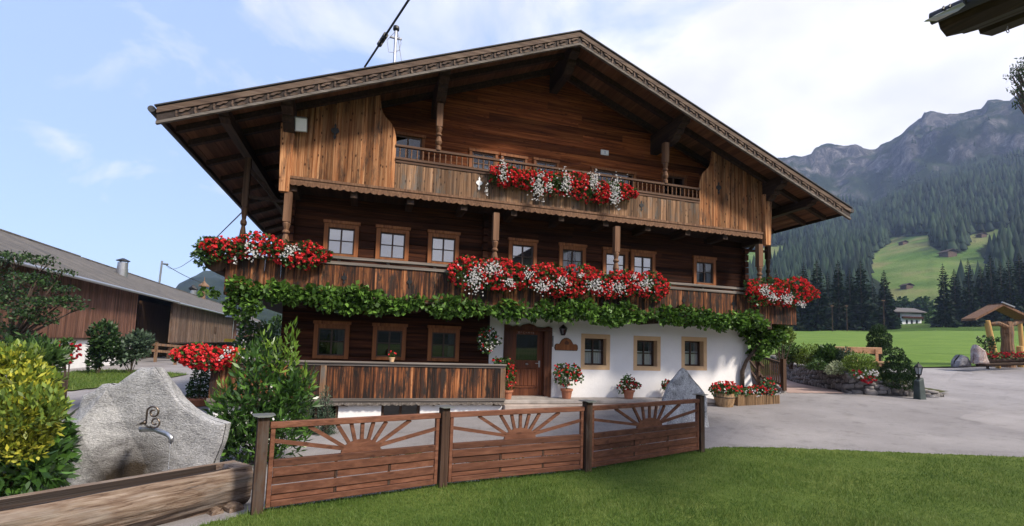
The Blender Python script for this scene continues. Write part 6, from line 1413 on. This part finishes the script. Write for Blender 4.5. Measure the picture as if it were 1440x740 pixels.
bmi = bmesh.new(); bmesh.ops.create_icosphere(bmi, subdivisions=2, radius=1); iv = np.array([v.co[:] for v in bmi.verts]); ifc = np.array([[v.index for v in f.verts] for f in bmi.faces]); bmi.free()
s = 0.0
def add_stone(c, d, nn, hx, hy, hz):
    v = iv.copy(); v = np.sign(v)*np.abs(v)**.50; v += rng.normal(0, .07, v.shape); b = len(SV)*len(iv)
    P = np.array(c)+v[:,:1]*hx*np.array(d)+v[:,1:2]*hy*np.array(nn)+v[:,2:3]*hz*np.array((0,0,1)); SV.append(P); SF.append(ifc+b)
z = 0; row = 0
while z < 1.0:
    hrow = random.uniform(.15,.21); s = -.15*(row % 2); row += 1
    while s < arc[-1]-.05:
        w = random.choice((.16,.22,.28,.34,.40))*random.uniform(.85,1.15); sm = min(arc[-1]-.12, max(0, s+w/2)); x, y, h, d = wall_at(sm)
        zj = z+.05*math.sin(sm*2.3+row*1.7)+random.uniform(-.03,.03)
        if zj+hrow*.5 < h and d.length > 1e-5:
            d = d.normalized(); nn = Vector((d.y,-d.x,0))
            if nn.dot(Vector((ctr[0]-x, ctr[1]-y, 0))) < 0: nn = -nn
            hz_ = min(hrow*random.uniform(.8,1.35), h-zj+.02)/2; tilt = random.uniform(-.25,.25)
            dd = (d+Vector((0,0,tilt))).normalized()
            add_stone(Vector((x,y,gz(x,y)+zj+hz_))+nn*.075, dd, nn, w/2*.98, .10+random.uniform(0,.02), hz_)
        s += w
    z += hrow*.98
s = 0
while s < arc[-1]-.1:   # cap stones
    w = random.uniform(.3,.5); x, y, h, d = wall_at(min(arc[-1]-.12, s+w/2))
    if d.length > 1e-5 and h > .15:
        d = d.normalized(); nn = Vector((d.y,-d.x,0)); 
        if nn.dot(Vector((ctr[0]-x, ctr[1]-y, 0))) < 0: nn = -nn
        add_stone(Vector((x,y,gz(x,y)+h))+nn*.19, d, nn, w/2*.96, .25, .055)
    s += w
np_mesh('stones', np.vstack(SV), np.vstack(SF), M['wallstone'], T, smooth=True)
# raised bed behind the wall
BED = [(22.6,22.9),(22.0,21.0),(20.7,18.6),(19.1,15.9),(18.3,14.5),(18.7,14.0),(19.8,13.6),(21.2,13.3),(22.2,13.6),(23.5,16),(25.5,20),(26,23)]
def bed_h(x, y):
    d = np.full(np.shape(x), 9.0); hh = np.zeros(np.shape(x))
    for f in fine[::2]:
        dd = np.hypot(x-f[0], y-f[1]); k = dd < d; d = np.where(k, dd, d); hh = np.where(k, f[2], hh)
    return (hh-.06)*np.clip(1.15-d/6, 0, 1)
xs = np.arange(17.5, 26.5, .2); ys = np.arange(13, 23.2, .2); Xb, Yb_ = np.meshgrid(xs, ys, indexing='ij'); Zb = ground_z(Xb, Yb_)+bed_h(Xb, Yb_)
ok = inpoly(Xb[:-1,:-1]+.1, Yb_[:-1,:-1]+.1, BED); ii, jj = np.nonzero(ok); a = ii*len(ys)+jj; F = np.stack([a, a+len(ys), a+len(ys)+1, a+1], 1)
V = np.stack([Xb.ravel(), Yb_.ravel(), Zb.ravel()], 1); u_ = np.unique(F); rm = -np.ones(len(V), int); rm[u_] = np.arange(len(u_)); setp(np_mesh('garden_bed', V[u_], rm[F], M['soil'], smooth=True), kind='structure')
def bedbase(x, y, D):
    p = at_d(x, y, D); return (p.x, p.y, gz(p.x, p.y)+float(bed_h(np.array([p.x]), np.array([p.y]))[0])-.02)
G_ = 'shrubs in the raised garden bed'
for (x, y, D, rx, ry, mat, n, L, lab, up) in (
    (1098,470,20.5,17,15,'lightleaf',900,.12,'pale green leafy bush behind the vine at the house corner',.3),
    (1112,497,22,16,13,'midleaf',700,.13,'mid green bush at the far left of the garden bed',.3),
    (1140,500,21.5,20,14,'lightleaf',900,.11,'yellow-green bush left of the garden bench',.3),
    (1165,503,21,16,13,'midleaf',700,.22,'arching grassy clump in front of the bench back',.8),
    (1190,500,20.5,11,10,'grayleaf',420,.10,'small blue-green bush below the bench back',.3),
    (1178,519,19.2,15,9,'greyflower',480,.09,'low pale sage cushion behind the wall corner',.4),
    (1207,514,19.0,24,15,'lightleaf',1300,.10,'broad yellow-green conifer bush right of the wall corner',.5),
    (1150,515,20.5,14,9,'midleaf',480,.10,'low green mound on the wall left of the sage cushion',.3)):
    b = bedbase(x, y+ry*.9, D); shrub('garden_shrub', lab, 'shrub', b, [(*pxblob(x,y-ry*.1,D,rx*.85,ry*1.1,rx*.8),),pxblob(x-rx*.55,y+ry*.3,D,rx*.6,ry*.8,rx*.6),pxblob(x+rx*.55,y+ry*.25,D,rx*.6,ry*.8,rx*.6)], int(n*1.9), L, L*.42, mat, updir=up, group=G_)
b = bedbase(1235,490,24.5); shrub('clipped_conifer', 'egg-shaped dark green conifer behind the garden bench', 'conifer', b, [pxblob(1236,478,24.5,13.5,14,14),pxblob(1235,466,24.5,9,9,9),pxblob(1236,490,24.5,14,12,14)], 6000, .09, .035, 'dkleaf', updir=.9, shell=.8, rnd=.4)
b = bedbase(1265,545,18.4); shrub('clipped_conifer', 'large dark cone-shaped conifer beside the lamp pillar', 'conifer', b, [pxblob(1262,538,18.4,27,12,24),pxblob(1262,524,18.4,21,12,20),pxblob(1262,511,18.4,14,10,14),pxblob(1262,499,18.4,7,9,8)], 8000, .085, .034, 'dkleaf', updir=.8, shell=.8, rnd=.4)
b = bedbase(1215,536,18.3); T = shrub('bedding_flowers', 'mixed red and white bedding flowers on top of the stone wall', 'plant', b, [pxblob(1207,527,18.2,12,6,10),pxblob(1225,532,18.2,10,5,9)], 320, .09, .05, 'leaf_g', stem=False)
P, _ = blob(54, [pxblob(1204,526,18.1,8,6,8),pxblob(1222,534,18.1,11,5,9)], .85); heads('red_blossoms', P, .05, M['dred'], T)
P, _ = blob(40, [pxblob(1225,525,18.2,9,5,8),pxblob(1208,528,18.0,6,4,6)], .85); heads('white_blossoms', P, .045, M['white'], T)
# garden bench
e1, e2 = at_d(1166,489,22.2), at_d(1240,491,21.4); bz = e1.z; e = Vector((e2.x-e1.x, e2.y-e1.y, 0)); L = e.length; e.normalize(); n_ = Vector((e.y, -e.x, 0))
T = thing('garden_bench', 'light pine garden bench with plank back in the raised bed', 'bench', e1.lerp(e2,.5)+Vector((0,0,-1)))
def bb_(mb, u0, u1, v0, v1, z0, z1): mb.hexa([Vector((e1.x,e1.y,bz))+e*u+n_*v+Vector((0,0,z)) for z in (z0,z1) for u,v in ((u0,v0),(u1,v0),(u1,v1),(u0,v1))])
mb = MB(); bb_(mb, 0, L, -.04, .02, -.22, .06); mb.build('back_plank', M['pine'], T, bevel=.01)
mb = MB(); bb_(mb, .25, L+.15, .10, .52, -.62, -.54); mb.build('seat', M['pine'], T, bevel=.01)
for u in (.35, L-.25):
    mb = MB(); bb_(mb, u, u+.1, .022, .10, -1.15, -.02); mb.build('leg', M['pine'], T); mb = MB(); bb_(mb, u+.0, u+.1, .42, .50, -1.15, -.622); mb.build('leg', M['pine'], T)
mb = MB(); bb_(mb, .35, L, .40, .46, -.80, -.63); mb.build('apron', M['fencewood'], T)
# lantern on its pillar
pb = at_d(1293, 553, 17.5); pb.z = gz(pb.x, pb.y)
T = thing('pillar_lamp', 'small black lantern on a green-grey slab pillar at the road bend', 'lamp', pb)
mb = MB(); mb.hexa([(pb.x-.16,pb.y-.13,pb.z-.1),(pb.x+.17,pb.y-.13,pb.z-.1),(pb.x+.17,pb.y+.13,pb.z-.1),(pb.x-.16,pb.y+.13,pb.z-.1),(pb.x-.13,pb.y-.10,pb.z+.66),(pb.x+.10,pb.y-.10,pb.z+.78),(pb.x+.10,pb.y+.10,pb.z+.78),(pb.x-.13,pb.y+.10,pb.z+.66)]); mb.build('pillar', plain('green_grey_slate', (.045,.06,.058), .6, .3, 5, bmp=.3), T, bevel=.02)
lz = pb.z+.70; mb = MB(); mb.lathe((pb.x,pb.y,lz), [(.07,0),(.04,.05),(.04,.14),(.08,.17),(.085,.20)], 8); mb.lathe((pb.x,pb.y,lz+.44), [(.15,0),(.15,.02),(.07,.10),(.02,.14),(.015,.2)], 6)
for k in range(6): t = 2*math.pi*(k+.5)/6; mb.tube([(pb.x+.08*math.cos(t),pb.y+.08*math.sin(t),lz+.2),(pb.x+.135*math.cos(t),pb.y+.135*math.sin(t),lz+.44)], .011, 4)
mb.build('lantern_frame', M['black'], T); MB().lathe((pb.x,pb.y,lz+.205), [(.07,0),(.12,.23)], 6).build('lantern_glass', plain('milky_glass', (.35,.38,.40), .2, .1, 9), T)
boulder('flat_stone', 'flat pale kerb stone beside the lamp pillar', 'rock', [(1296,560),(1302,554),(1312,556),(1318,562),(1310,565)], 18.2, .25, M['greyrock'], rough=.02, seed=30, K=60, J=10)
# wayside shrine
SD = 26.3
sbp = at_d(1408, 512, SD); sbz = gz(sbp.x, sbp.y)
T = thing('wayside_shrine', 'open timber wayside shrine with gabled roof and carved grey trunk', 'shrine', (sbp.x, sbp.y, sbz))
def sp(x, y, d=0): return at_d(x, y, SD+d)
fwd = Vector((_f.x,_f.y,0)).normalized()
for (xa,ya,xb,yb) in ((1366,451,1406,430),(1444,449,1404,430)):
    mb = MB(); A, B = sp(xa,ya), sp(xb,yb); mb.hexa([A-fwd*.25,B-fwd*.25,B+fwd*.6,A+fwd*.6,A-fwd*.25+Vector((0,0,.12)),B-fwd*.25+Vector((0,0,.12)),B+fwd*.6+Vector((0,0,.12)),A+fwd*.6+Vector((0,0,.12))]); mb.build('roof', M['post'], T)
mb = MB(); A, B = sp(1402,429.5), sp(1420,437); mb.bar(A-fwd*.27+Vector((0,0,.15)), B-fwd*.27+Vector((0,0,.17)), .05, .06); mb.build('roof_edge', M['metalg'], T)
for (xa,ya,xb,yb,r,d) in ((1403,500,1389,451,.10,-.2),(1396,502,1387,455,.08,.5),(1438,500,1434,452,.10,.5)):
    A, B = sp(xa,ya,d), sp(xb,yb,d); A.z = gz(A.x,A.y); mb = MB(); mb.tube([A, A.lerp(B,.5), B], [r*1.1,r,r*.95], 10); mb.build('log_post', M['honey'], T)
mb = MB(); A, B = sp(1436,505,-.1), sp(1434,487,-.1); A.z = gz(A.x,A.y); mb.tube([A,B], [.17,.14], 12); mb.build('log_stump', M['honey'], T)
mb = MB(); A, B = sp(1417,505,.1), sp(1416,452,.1); A.z = gz(A.x,A.y); pts = [A.lerp(B, t) for t in np.linspace(0,1,9)]; mb.tube(pts, [.34,.29,.27,.30,.26,.25,.28,.26,.20], 12); mb.build('carved_trunk', M['greyboard'], T)
mb = MB(); mb.tube([sp(1393,456,.1), sp(1404,455,0), sp(1416,460,0), sp(1428,454,0), sp(1440,452,.1)], [.09,.13,.14,.13,.09], 8); mb.build('cross_beam', M['greyboard'], T)
mb = MB()
for i in range(2):
    A, B = sp(1374,508+i*5,-.9), sp(1446,506+i*5,-.9); mb.tube([A, B], .10, 9)
mb.build('flower_log', M['darkwood'], T)
P, Nn = blob(340, [pxblob(x,501,SD-.8,9,4,7) for x in (1382,1396,1410,1424,1438)], .4); leaf_mesh('foliage', P, Nn+rng.normal(size=P.shape)*.5, .12, .08, M['leaf_g'], T)
P, _ = blob(110, [pxblob(x,499,SD-.9,9,3.5,7) for x in (1382,1396,1410,1424,1438)], .85); heads('red_blossoms', P, .06, M['dred'], T)
boulder('pink_boulder', 'white and pink pointed boulder left of the shrine', 'rock', [(1368,512),(1369,500),(1370,490),(1373,484),(1377,489),(1383,496),(1388,504),(1391,512)], 25.2, .3, M['pinkrock'], rough=.03, planes=[(.30,.5,-.2),(.26,-.6,.1),(.34,.0,-.5)], edge=10, seed=40, K=90, J=14)
boulder('grey_boulder', 'lumpy grey boulder furthest left of the shrine', 'rock', [(1340,516),(1342,508),(1347,503),(1350,499),(1355,501),(1359,506),(1362,509),(1364,516)], 25.6, .32, M['greyrock'], rough=.07, planes=[(.30,.3,-.3),(.28,-.5,.1),(.32,.0,-.6)], edge=8, seed=44, K=90, J=14)
shrub('climbing_rose', 'thin leafy climber between boulder and shrine post', 'plant', gbase(1388,510,26), [pxblob(1385,480,26,10,8,8),pxblob(1391,490,26,6,12,6),pxblob(1400,478,25.9,8,3,6)], 260, .14, .08, 'dkleaf', rnd=.9)

# ================================================================== spruces beyond the field
def spruce_mesh(h, r, seed):
    R = np.random.default_rng(seed); P, D, L, Wd = [], [], [], []
    z = h*.06
    while z < h*.985:
        t = z/h; rr = r*(1-t)**.82*R.uniform(.78,1.12)+.12; nb = int(7+7*(1-t)); a0 = R.uniform(0,6.28)
        for k in range(nb):
            a = a0+6.283*k/nb+R.normal(0,.18); q = rr*R.uniform(.7,1.15); dz = -.28*(1-t)+.25*t
            d = np.array([math.cos(a), math.sin(a), dz]); 
            for s0, s1 in ((.08,.55),(.32,.85),(.6,1.05)):
                P.append(np.array([0,0,z])+d*q*s0+R.normal(0,.05*q,3)); D.append(d+np.array([0,0,-.22*s0])+R.normal(0,.16,3)); L.append(q*(s1-s0)*1.15); Wd.append(q*.36*(1.15-s0*.6)+.12)
        z += h*R.uniform(.020,.034)
    P.append(np.array([0,0,h*.93])); D.append(np.array([0,0,1.0])); L.append(h*.08); Wd.append(.3)
    return np.array(P), np.array(D), np.array(L), np.array(Wd)
spr = []
for i, (h, r) in enumerate(((22,4.0),(20,4.4),(24,4.2),(18,3.8))):
    P, D, L, Wd = spruce_mesh(h, r, 60+i)
    T = thing('spruce_tree', 'x', 'spruce', (0,0,0), 'dark spruces beyond the field'); c = leaf_mesh('crown', P, D, L, Wd, M['spruce'], T, .22, .45)
    MB().tube([(0,0,-1),(0,0,h*.5),(0,0,h*.95)], [.35,.22,.05], 8).build('trunk', M['bark'], T); spr.append((T, h))
SPL = [  # x px, top y px, distance, base y px is found from the ground
 (1045,392,150),(1068,384,158),(1092,375,152),(1112,384,146),(1132,366,150),(1151,363,145),(1166,378,160),(1181,362,148),(1197,374,154),(1213,363,146),(1229,388,162),(1246,377,150),
 (1330,367,146),(1346,376,156),(1366,361,148),(1384,372,158),(1398,355,150),(1412,364,158),(1424,357,146),(1439,352,150),(1458,345,148),(1480,350,155),(1020,395,155),(1000,390,150)]
ORD = ['first','second','third','fourth','fifth','sixth','seventh','eighth','ninth','tenth','eleventh','twelfth','thirteenth','fourteenth','fifteenth','sixteenth','seventeenth','eighteenth','nineteenth','twentieth']
usedp = set(); 
order = sorted(range(len(SPL)), key=lambda i: SPL[i][0]); lab_l = [i for i in order if SPL[i][0] < 1300 and SPL[i][0] > 1030]; lab_r = [i for i in order if SPL[i][0] >= 1300]
for i, (x, yt, D) in enumerate(SPL):
    p = at_d(x, 470, D); z0 = gz(p.x, p.y); top = at_d(x, yt, D).z; hh = top-z0; k = i % 4; T, h = spr[k]
    o = T if k not in usedp else copy_tree(T); usedp.add(k); s_ = hh/h
    o.location = (p.x, p.y, z0-.2); o.scale = (s_*random.uniform(.85,1.1),)*2+(s_,); o.rotation_euler = (0,0,random.uniform(0,6.28))
    if i in lab_l: o['label'] = f'dark spruce, {ORD[lab_l.index(i)]} from the left in the left-hand row beyond the field'
    elif i in lab_r: o['label'] = f'dark spruce, {ORD[lab_r.index(i)]} from the left in the right-hand row above the shrine'
    else: o['label'] = 'dark spruce hidden behind the house, ' + ('nearer one' if x > 1010 else 'farther one')
# rounded broadleaf trees and hedge at the wood's edge
for (x, y, D, rx, ry, mat, lab) in ((1266,430,220,14,13,'dkleaf','round broadleaf tree behind the left end of the distant house'),(1297,430,220,15,14,'dkleaf','round broadleaf tree right behind the distant house roof'),(1256,452,178,7,6,'dkleaf','small bush in front of the left end of the distant house'),(1313,447,182,11,12,'midleaf','bushy tree right of the distant house'),(1326,452,170,14,16,'dkleaf','bushy tree at the foot of the right-hand spruces'),(1244,455,165,14,12,'dkleaf','bush at the foot of the left-hand spruces by the power pole'),(1370,452,160,22,14,'dkleaf','dark undergrowth below the right-hand spruces'),(1205,456,158,26,12,'dkleaf','dark undergrowth below the middle of the left-hand spruces'),(1150,456,156,30,13,'dkleaf','dark undergrowth below the left part of the left-hand spruces'),(1098,458,154,28,13,'dkleaf','dark undergrowth beside the vine-covered house corner'),(1415,455,156,30,13,'dkleaf','dark undergrowth behind the shrine roof')):
    p = at_d(x, y+ry, D); b = (p.x, p.y, gz(p.x,p.y))
    leafy_tree('broadleaf_tree', lab, b, [pxblob(x,y,D,rx*.7,ry*.85,rx*.7),pxblob(x-rx*.45,y+ry*.2,D,rx*.5,ry*.7,rx*.5),pxblob(x+rx*.45,y+ry*.2,D,rx*.5,ry*.7,rx*.5),pxblob(x,y+ry*.6,D,rx*.8,ry*.5,rx*.6)], 900, D*.0075, D*.0055, mat, D*.0014, group='bushes at the edge of the wood')
# power poles
PL = [(1170.5,428,455,133,'left'),(1191,428,455,136,'middle'),(1243.5,420,465,120,'nearest, rightmost')]
tops = []
for x, yt, yb, D, lab in PL:
    a, b = at_d(x, yb, D), at_d(x, yt, D); a.z = gz(a.x,a.y)-.3; b = Vector((a.x,a.y,b.z)); T = thing('power_pole', f'thin wooden power pole before the spruces, {lab} of three', 'pole', a, 'power poles along the field')
    MB().tube([a,b], [.12,.09], 8).build('pole', M['fencepost'], T); MB().box(b.x-.6,b.x+.6,b.y-.06,b.y+.06,b.z-.5,b.z-.38).build('crossarm', M['greyboard'], T); tops.append(b)
far = at_d(1000, 438, 170)
for dz, lab in ((-.05,'upper'),(-1.9,'lower')): wire('power_line', f'{lab} power line strung between the poles along the field', [t+Vector((0,0,dz)) for t in tops[::-1]]+[far+Vector((0,0,dz))], .035, .8)
# distant farmhouse
hD = 190; hb_ = at_d(1277, 455, hD); hz0 = gz(hb_.x, hb_.y); 
T = thing('distant_house', 'small white and dark farmhouse between the two spruce rows', 'house', (hb_.x, hb_.y, hz0)); s_ = hD/F_PX
r_ = Vector((fwd.y,-fwd.x,0)); up = Vector((0,0,1)); hz1 = at_d(1277, 441, hD).z
def hp(mb, x0, x1, z0, z1, d0, d1): mb.hexa([Vector((hb_.x,hb_.y,0))+r_*x+fwd*d+up*z for z in (z0,z1) for x,d in ((x0,d0),(x1,d0),(x1,d1),(x0,d1))])
zw = at_d(1277,447,hD).z
mb = MB(); hp(mb, -8*s_, 19*s_, hz0-1, hz1, 0, 9); mb.build('plaster_wall', M['plaster'], T)
mb = MB(); hp(mb, -18*s_, -8.1*s_, hz0-1, hz1+1, 1, 9); mb.build('timber_wall', M['log'], T)
mb = MB(); hp(mb, -9*s_, 20*s_, zw-.25, zw+.5, -.9, -.02); mb.build('balcony', M['log'], T)
mb = MB(); zt_ = at_d(1277,432.5,hD).z
for d0, d1 in ((-1.5,4.5),(10.5,4.5)):
    mb.hexa([Vector((hb_.x,hb_.y,0))+r_*x+fwd*d+up*z for (d,z,q) in ((d0,hz1+.3,0),) for x in (-22*s_,23*s_)]+[Vector((hb_.x,hb_.y,0))+r_*x+fwd*d1+up*zt_ for x in (23*s_,-22*s_)]+[Vector((hb_.x,hb_.y,0))+r_*x+fwd*d0+up*(hz1+.6) for x in (-22*s_,23*s_)]+[Vector((hb_.x,hb_.y,0))+r_*x+fwd*d1+up*(zt_+.3) for x in (23*s_,-22*s_)])
mb.build('roof', plain('grey_brown_roof', (.09,.08,.078), .8, .2, .3), T)
for x in (-3, 4, 11): mb = MB(); hp(mb, x*s_, (x+2.6)*s_, zw-2.3, zw-.8, -.06, -.01); mb.build('window', M['glassdim'], T)
# field barns on the alp
def hut(x, y, w, lab):
    q = hit(x, y, 300); z = gz(*q); D = q[0]*_f.x+q[1]*_f.y; s_ = D/F_PX; T = thing('field_hut', lab, 'hut', (q[0], q[1], z), 'hay huts on the alpine meadow'); O = Vector((q[0], q[1], z)); W_ = w*s_/2; hH = W_*.75
    mb = MB(); mb.hexa([O+r_*a*W_*.85+fwd*b*W_+up*c for c in (-2,hH) for a,b in ((-1,-1),(1,-1),(1,1),(-1,1))]); mb.build('wall', M['barn'], T)
    mb = MB()
    for s in (-1,1): mb.hexa([O+r_*a*W_+fwd*b*W_*1.2+up*c for dz in (0,.4) for a,b,c in ((s*1.15,-1,hH*.8+dz),(0,-1,hH*1.6+dz),(0,1,hH*1.6+dz),(s*1.15,1,hH*.8+dz))])
    mb.build('roof', M['darkwood'], T)
for a in ((1270,344,8,'tiny hay hut high on the alpine meadow'),(1333,361,15,'wide hay hut beside the upper wood on the alp'),(1275,406,11,'hay hut at the lower left edge of the alpine meadow'),(1380,334,9,'hay hut on the uppermost right meadow'),(1136,361,11,'pale hut in the forest left of the alpine meadow')): hut(*a)
# mountain forest: one mass
n = 15000; az = RAD(1)*rng.uniform(30, 74, n*2); rr = np.sqrt(rng.uniform(335**2, 1500**2, n*2)); x, y = rr*np.sin(az), rr*np.cos(az)
keep = np.ones(n*2, bool)
for p in MPOLY:
    for dr in (0, 35, 70): keep &= ~inpoly(x*(1+dr/rr), y*(1+dr/rr), p)
_gaz = [math.degrees(math.atan2(q[0],q[1])) for q in (hit(1226,430,330), hit(1338,430,330))]; keep &= ~((np.degrees(az) > _gaz[0]) & (np.degrees(az) < _gaz[1]) & (rr < 440)); dn = fbm(x/95, y/95, 0, 12, 4); keep &= rng.random(n*2) < np.clip(1.25-np.clip((rr-920)/420, 0, 1.15)+.5*dn*np.clip((rr-600)/300,0,1), 0.03, 1)
x, y, rr = x[keep][:n], y[keep][:n], rr[keep][:n]; n = len(x); z = ground_z(x, y)
hh = (9+18*rng.random(n)**.8)*np.where(rr > 1150, .62, 1); rad = hh*rng.uniform(.15,.22,n); ns = 6
V = []; F = []
for (za, zb, ra_) in ((.05,.62,1.0),(.38,1.0,.66)):
    a = rng.uniform(0,6.28,n)[:,None]+np.arange(ns)*2*math.pi/ns; rj = rad[:,None]*ra_*rng.uniform(.7,1.2,(n,ns))
    ringv = np.stack([x[:,None]+rj*np.cos(a), y[:,None]+rj*np.sin(a), z[:,None]+hh[:,None]*(za+rng.uniform(-.05,.05,(n,ns)))], -1); tip = np.stack([x, y, z+hh*zb], -1)[:,None]
    V.append(np.concatenate([ringv, tip], 1))
nv = ns+1
for k in range(2):
    b = k*n*nv+np.arange(n)*nv
    for j in range(ns): F.append(np.stack([b+j, b+(j+1)%ns, b+ns], 1))
fo = np_mesh('mountain_forest', np.concatenate([v.reshape(-1,3) for v in V]), np.concatenate(F), M['farspruce']); setp(fo, 'dark conifer forest covering the mountainside', kind='stuff')

# ================================================================== roof corner and tree above right
rd = Vector((math.sin(RAD(-16)), math.cos(RAD(-16)), 0)); rs_ = Vector((rd.y, -rd.x, 0)); P0 = at_d(1300, 28, 6.0)
def on_end(px, py):   # intersect the view ray with the vertical end plane of that roof
    d = ray(px, py); t = (P0-CAM).dot(rd)/d.dot(rd); q = CAM+d*t; return ((q-P0).dot(rs_), q.z-P0.z)
T = thing('roof_corner', 'dark eave corner of a neighbouring roof overhanging the top right corner', 'roof', P0)
prof = [on_end(*p) for p in ((1318,27),(1322,41),(1331,52),(1353,47),(1355,48),(1376,42),(1378,48),(1395,51),(1440,31),(1500,5),(1500,-60),(1400,-20))]
MB().prism(prof, rs_, (0,0,1), rd, P0, -3.6, .0).build('eave_boards', M['darkwood'], T)
gp = on_end(1316, 24); g0 = P0+rs_*gp[0]+Vector((0,0,gp[1])); MB().tube([g0+rd*.05, g0-rd*3.6], .075, 10).build('gutter', M['roofsheet'], T, smooth=True)
mb = MB(); mb.hexa([at_d(1299,31,6.0),at_d(1316,21,6.0),at_d(1320,25,6.0),at_d(1317,30,6.0)]+[at_d(1299,31,6.0)-rd*.02+Vector((0,0,.012)),at_d(1316,21,6.0)-rd*.25+Vector((0,0,.012)),at_d(1320,25,6.0)-rd*.25+Vector((0,0,.012)),at_d(1317,30,6.0)-rd*.2+Vector((0,0,.012))]); mb.build('gutter_flashing', M['metalg'], T)
rg = at_d(1417, 43, 5.2); mb = MB(); mb.tube([rg+Vector((0,0,.05)), rg+Vector((0,0,.02))], .004, 5); mb.tube([rg+Vector((.022*math.cos(a),0,.022*math.sin(a)-.004)) for a in np.linspace(0,6.283,15)], .004, 5); mb.build('hook_ring', M['black'], T)
for px_, py__ in ((1327,15),(1336,12),(1357,2)):
    q = at_d(px_, py__, 5.9); MB().tube([q+rs_*-.03, q+Vector((0,0,.05)), q+rs_*.06], .012, 6).build('snow_hook', M['black'], T)
tr = at_d(1600, 540, 30); tr = (tr.x, tr.y, gz(tr.x, tr.y))
leafy_tree('roadside_tree', 'dark leafy tree reaching in from the right edge', tr, [pxblob(1438,103,30,15,12,14),pxblob(1432,118,30,9,6,9),pxblob(1440,138,30,12,7,10),pxblob(1424,108,30,13,2.5,9),pxblob(1430,96,30,12,3,9),pxblob(1428,128,30,10,2.5,8),pxblob(1445,88,30,13,13,14),pxblob(1434,146,30,9,3,8),pxblob(1492,105,30,45,40,45),pxblob(1550,80,30,60,50,60)], 4600, .22, .075, 'dkleaf', .3, rnd=1.0, shell=.15)

# ================================================================== air
mt, t, b, o = new_mat('valley_haze'); t.nodes.remove(b); pv = t.nodes.new('ShaderNodeVolumePrincipled'); pv.inputs['Density'].default_value = .00015; pv.inputs['Color'].default_value = (.50,.64,1.0,1); pv.inputs['Anisotropy'].default_value = .1
t.links.new(pv.outputs[0], o.inputs['Volume'])
hz = MB().box(-1830, 1830, -1830, 1830, -450, 985).build('haze', mt); setp(hz, 'pale blue valley haze', kind='stuff')
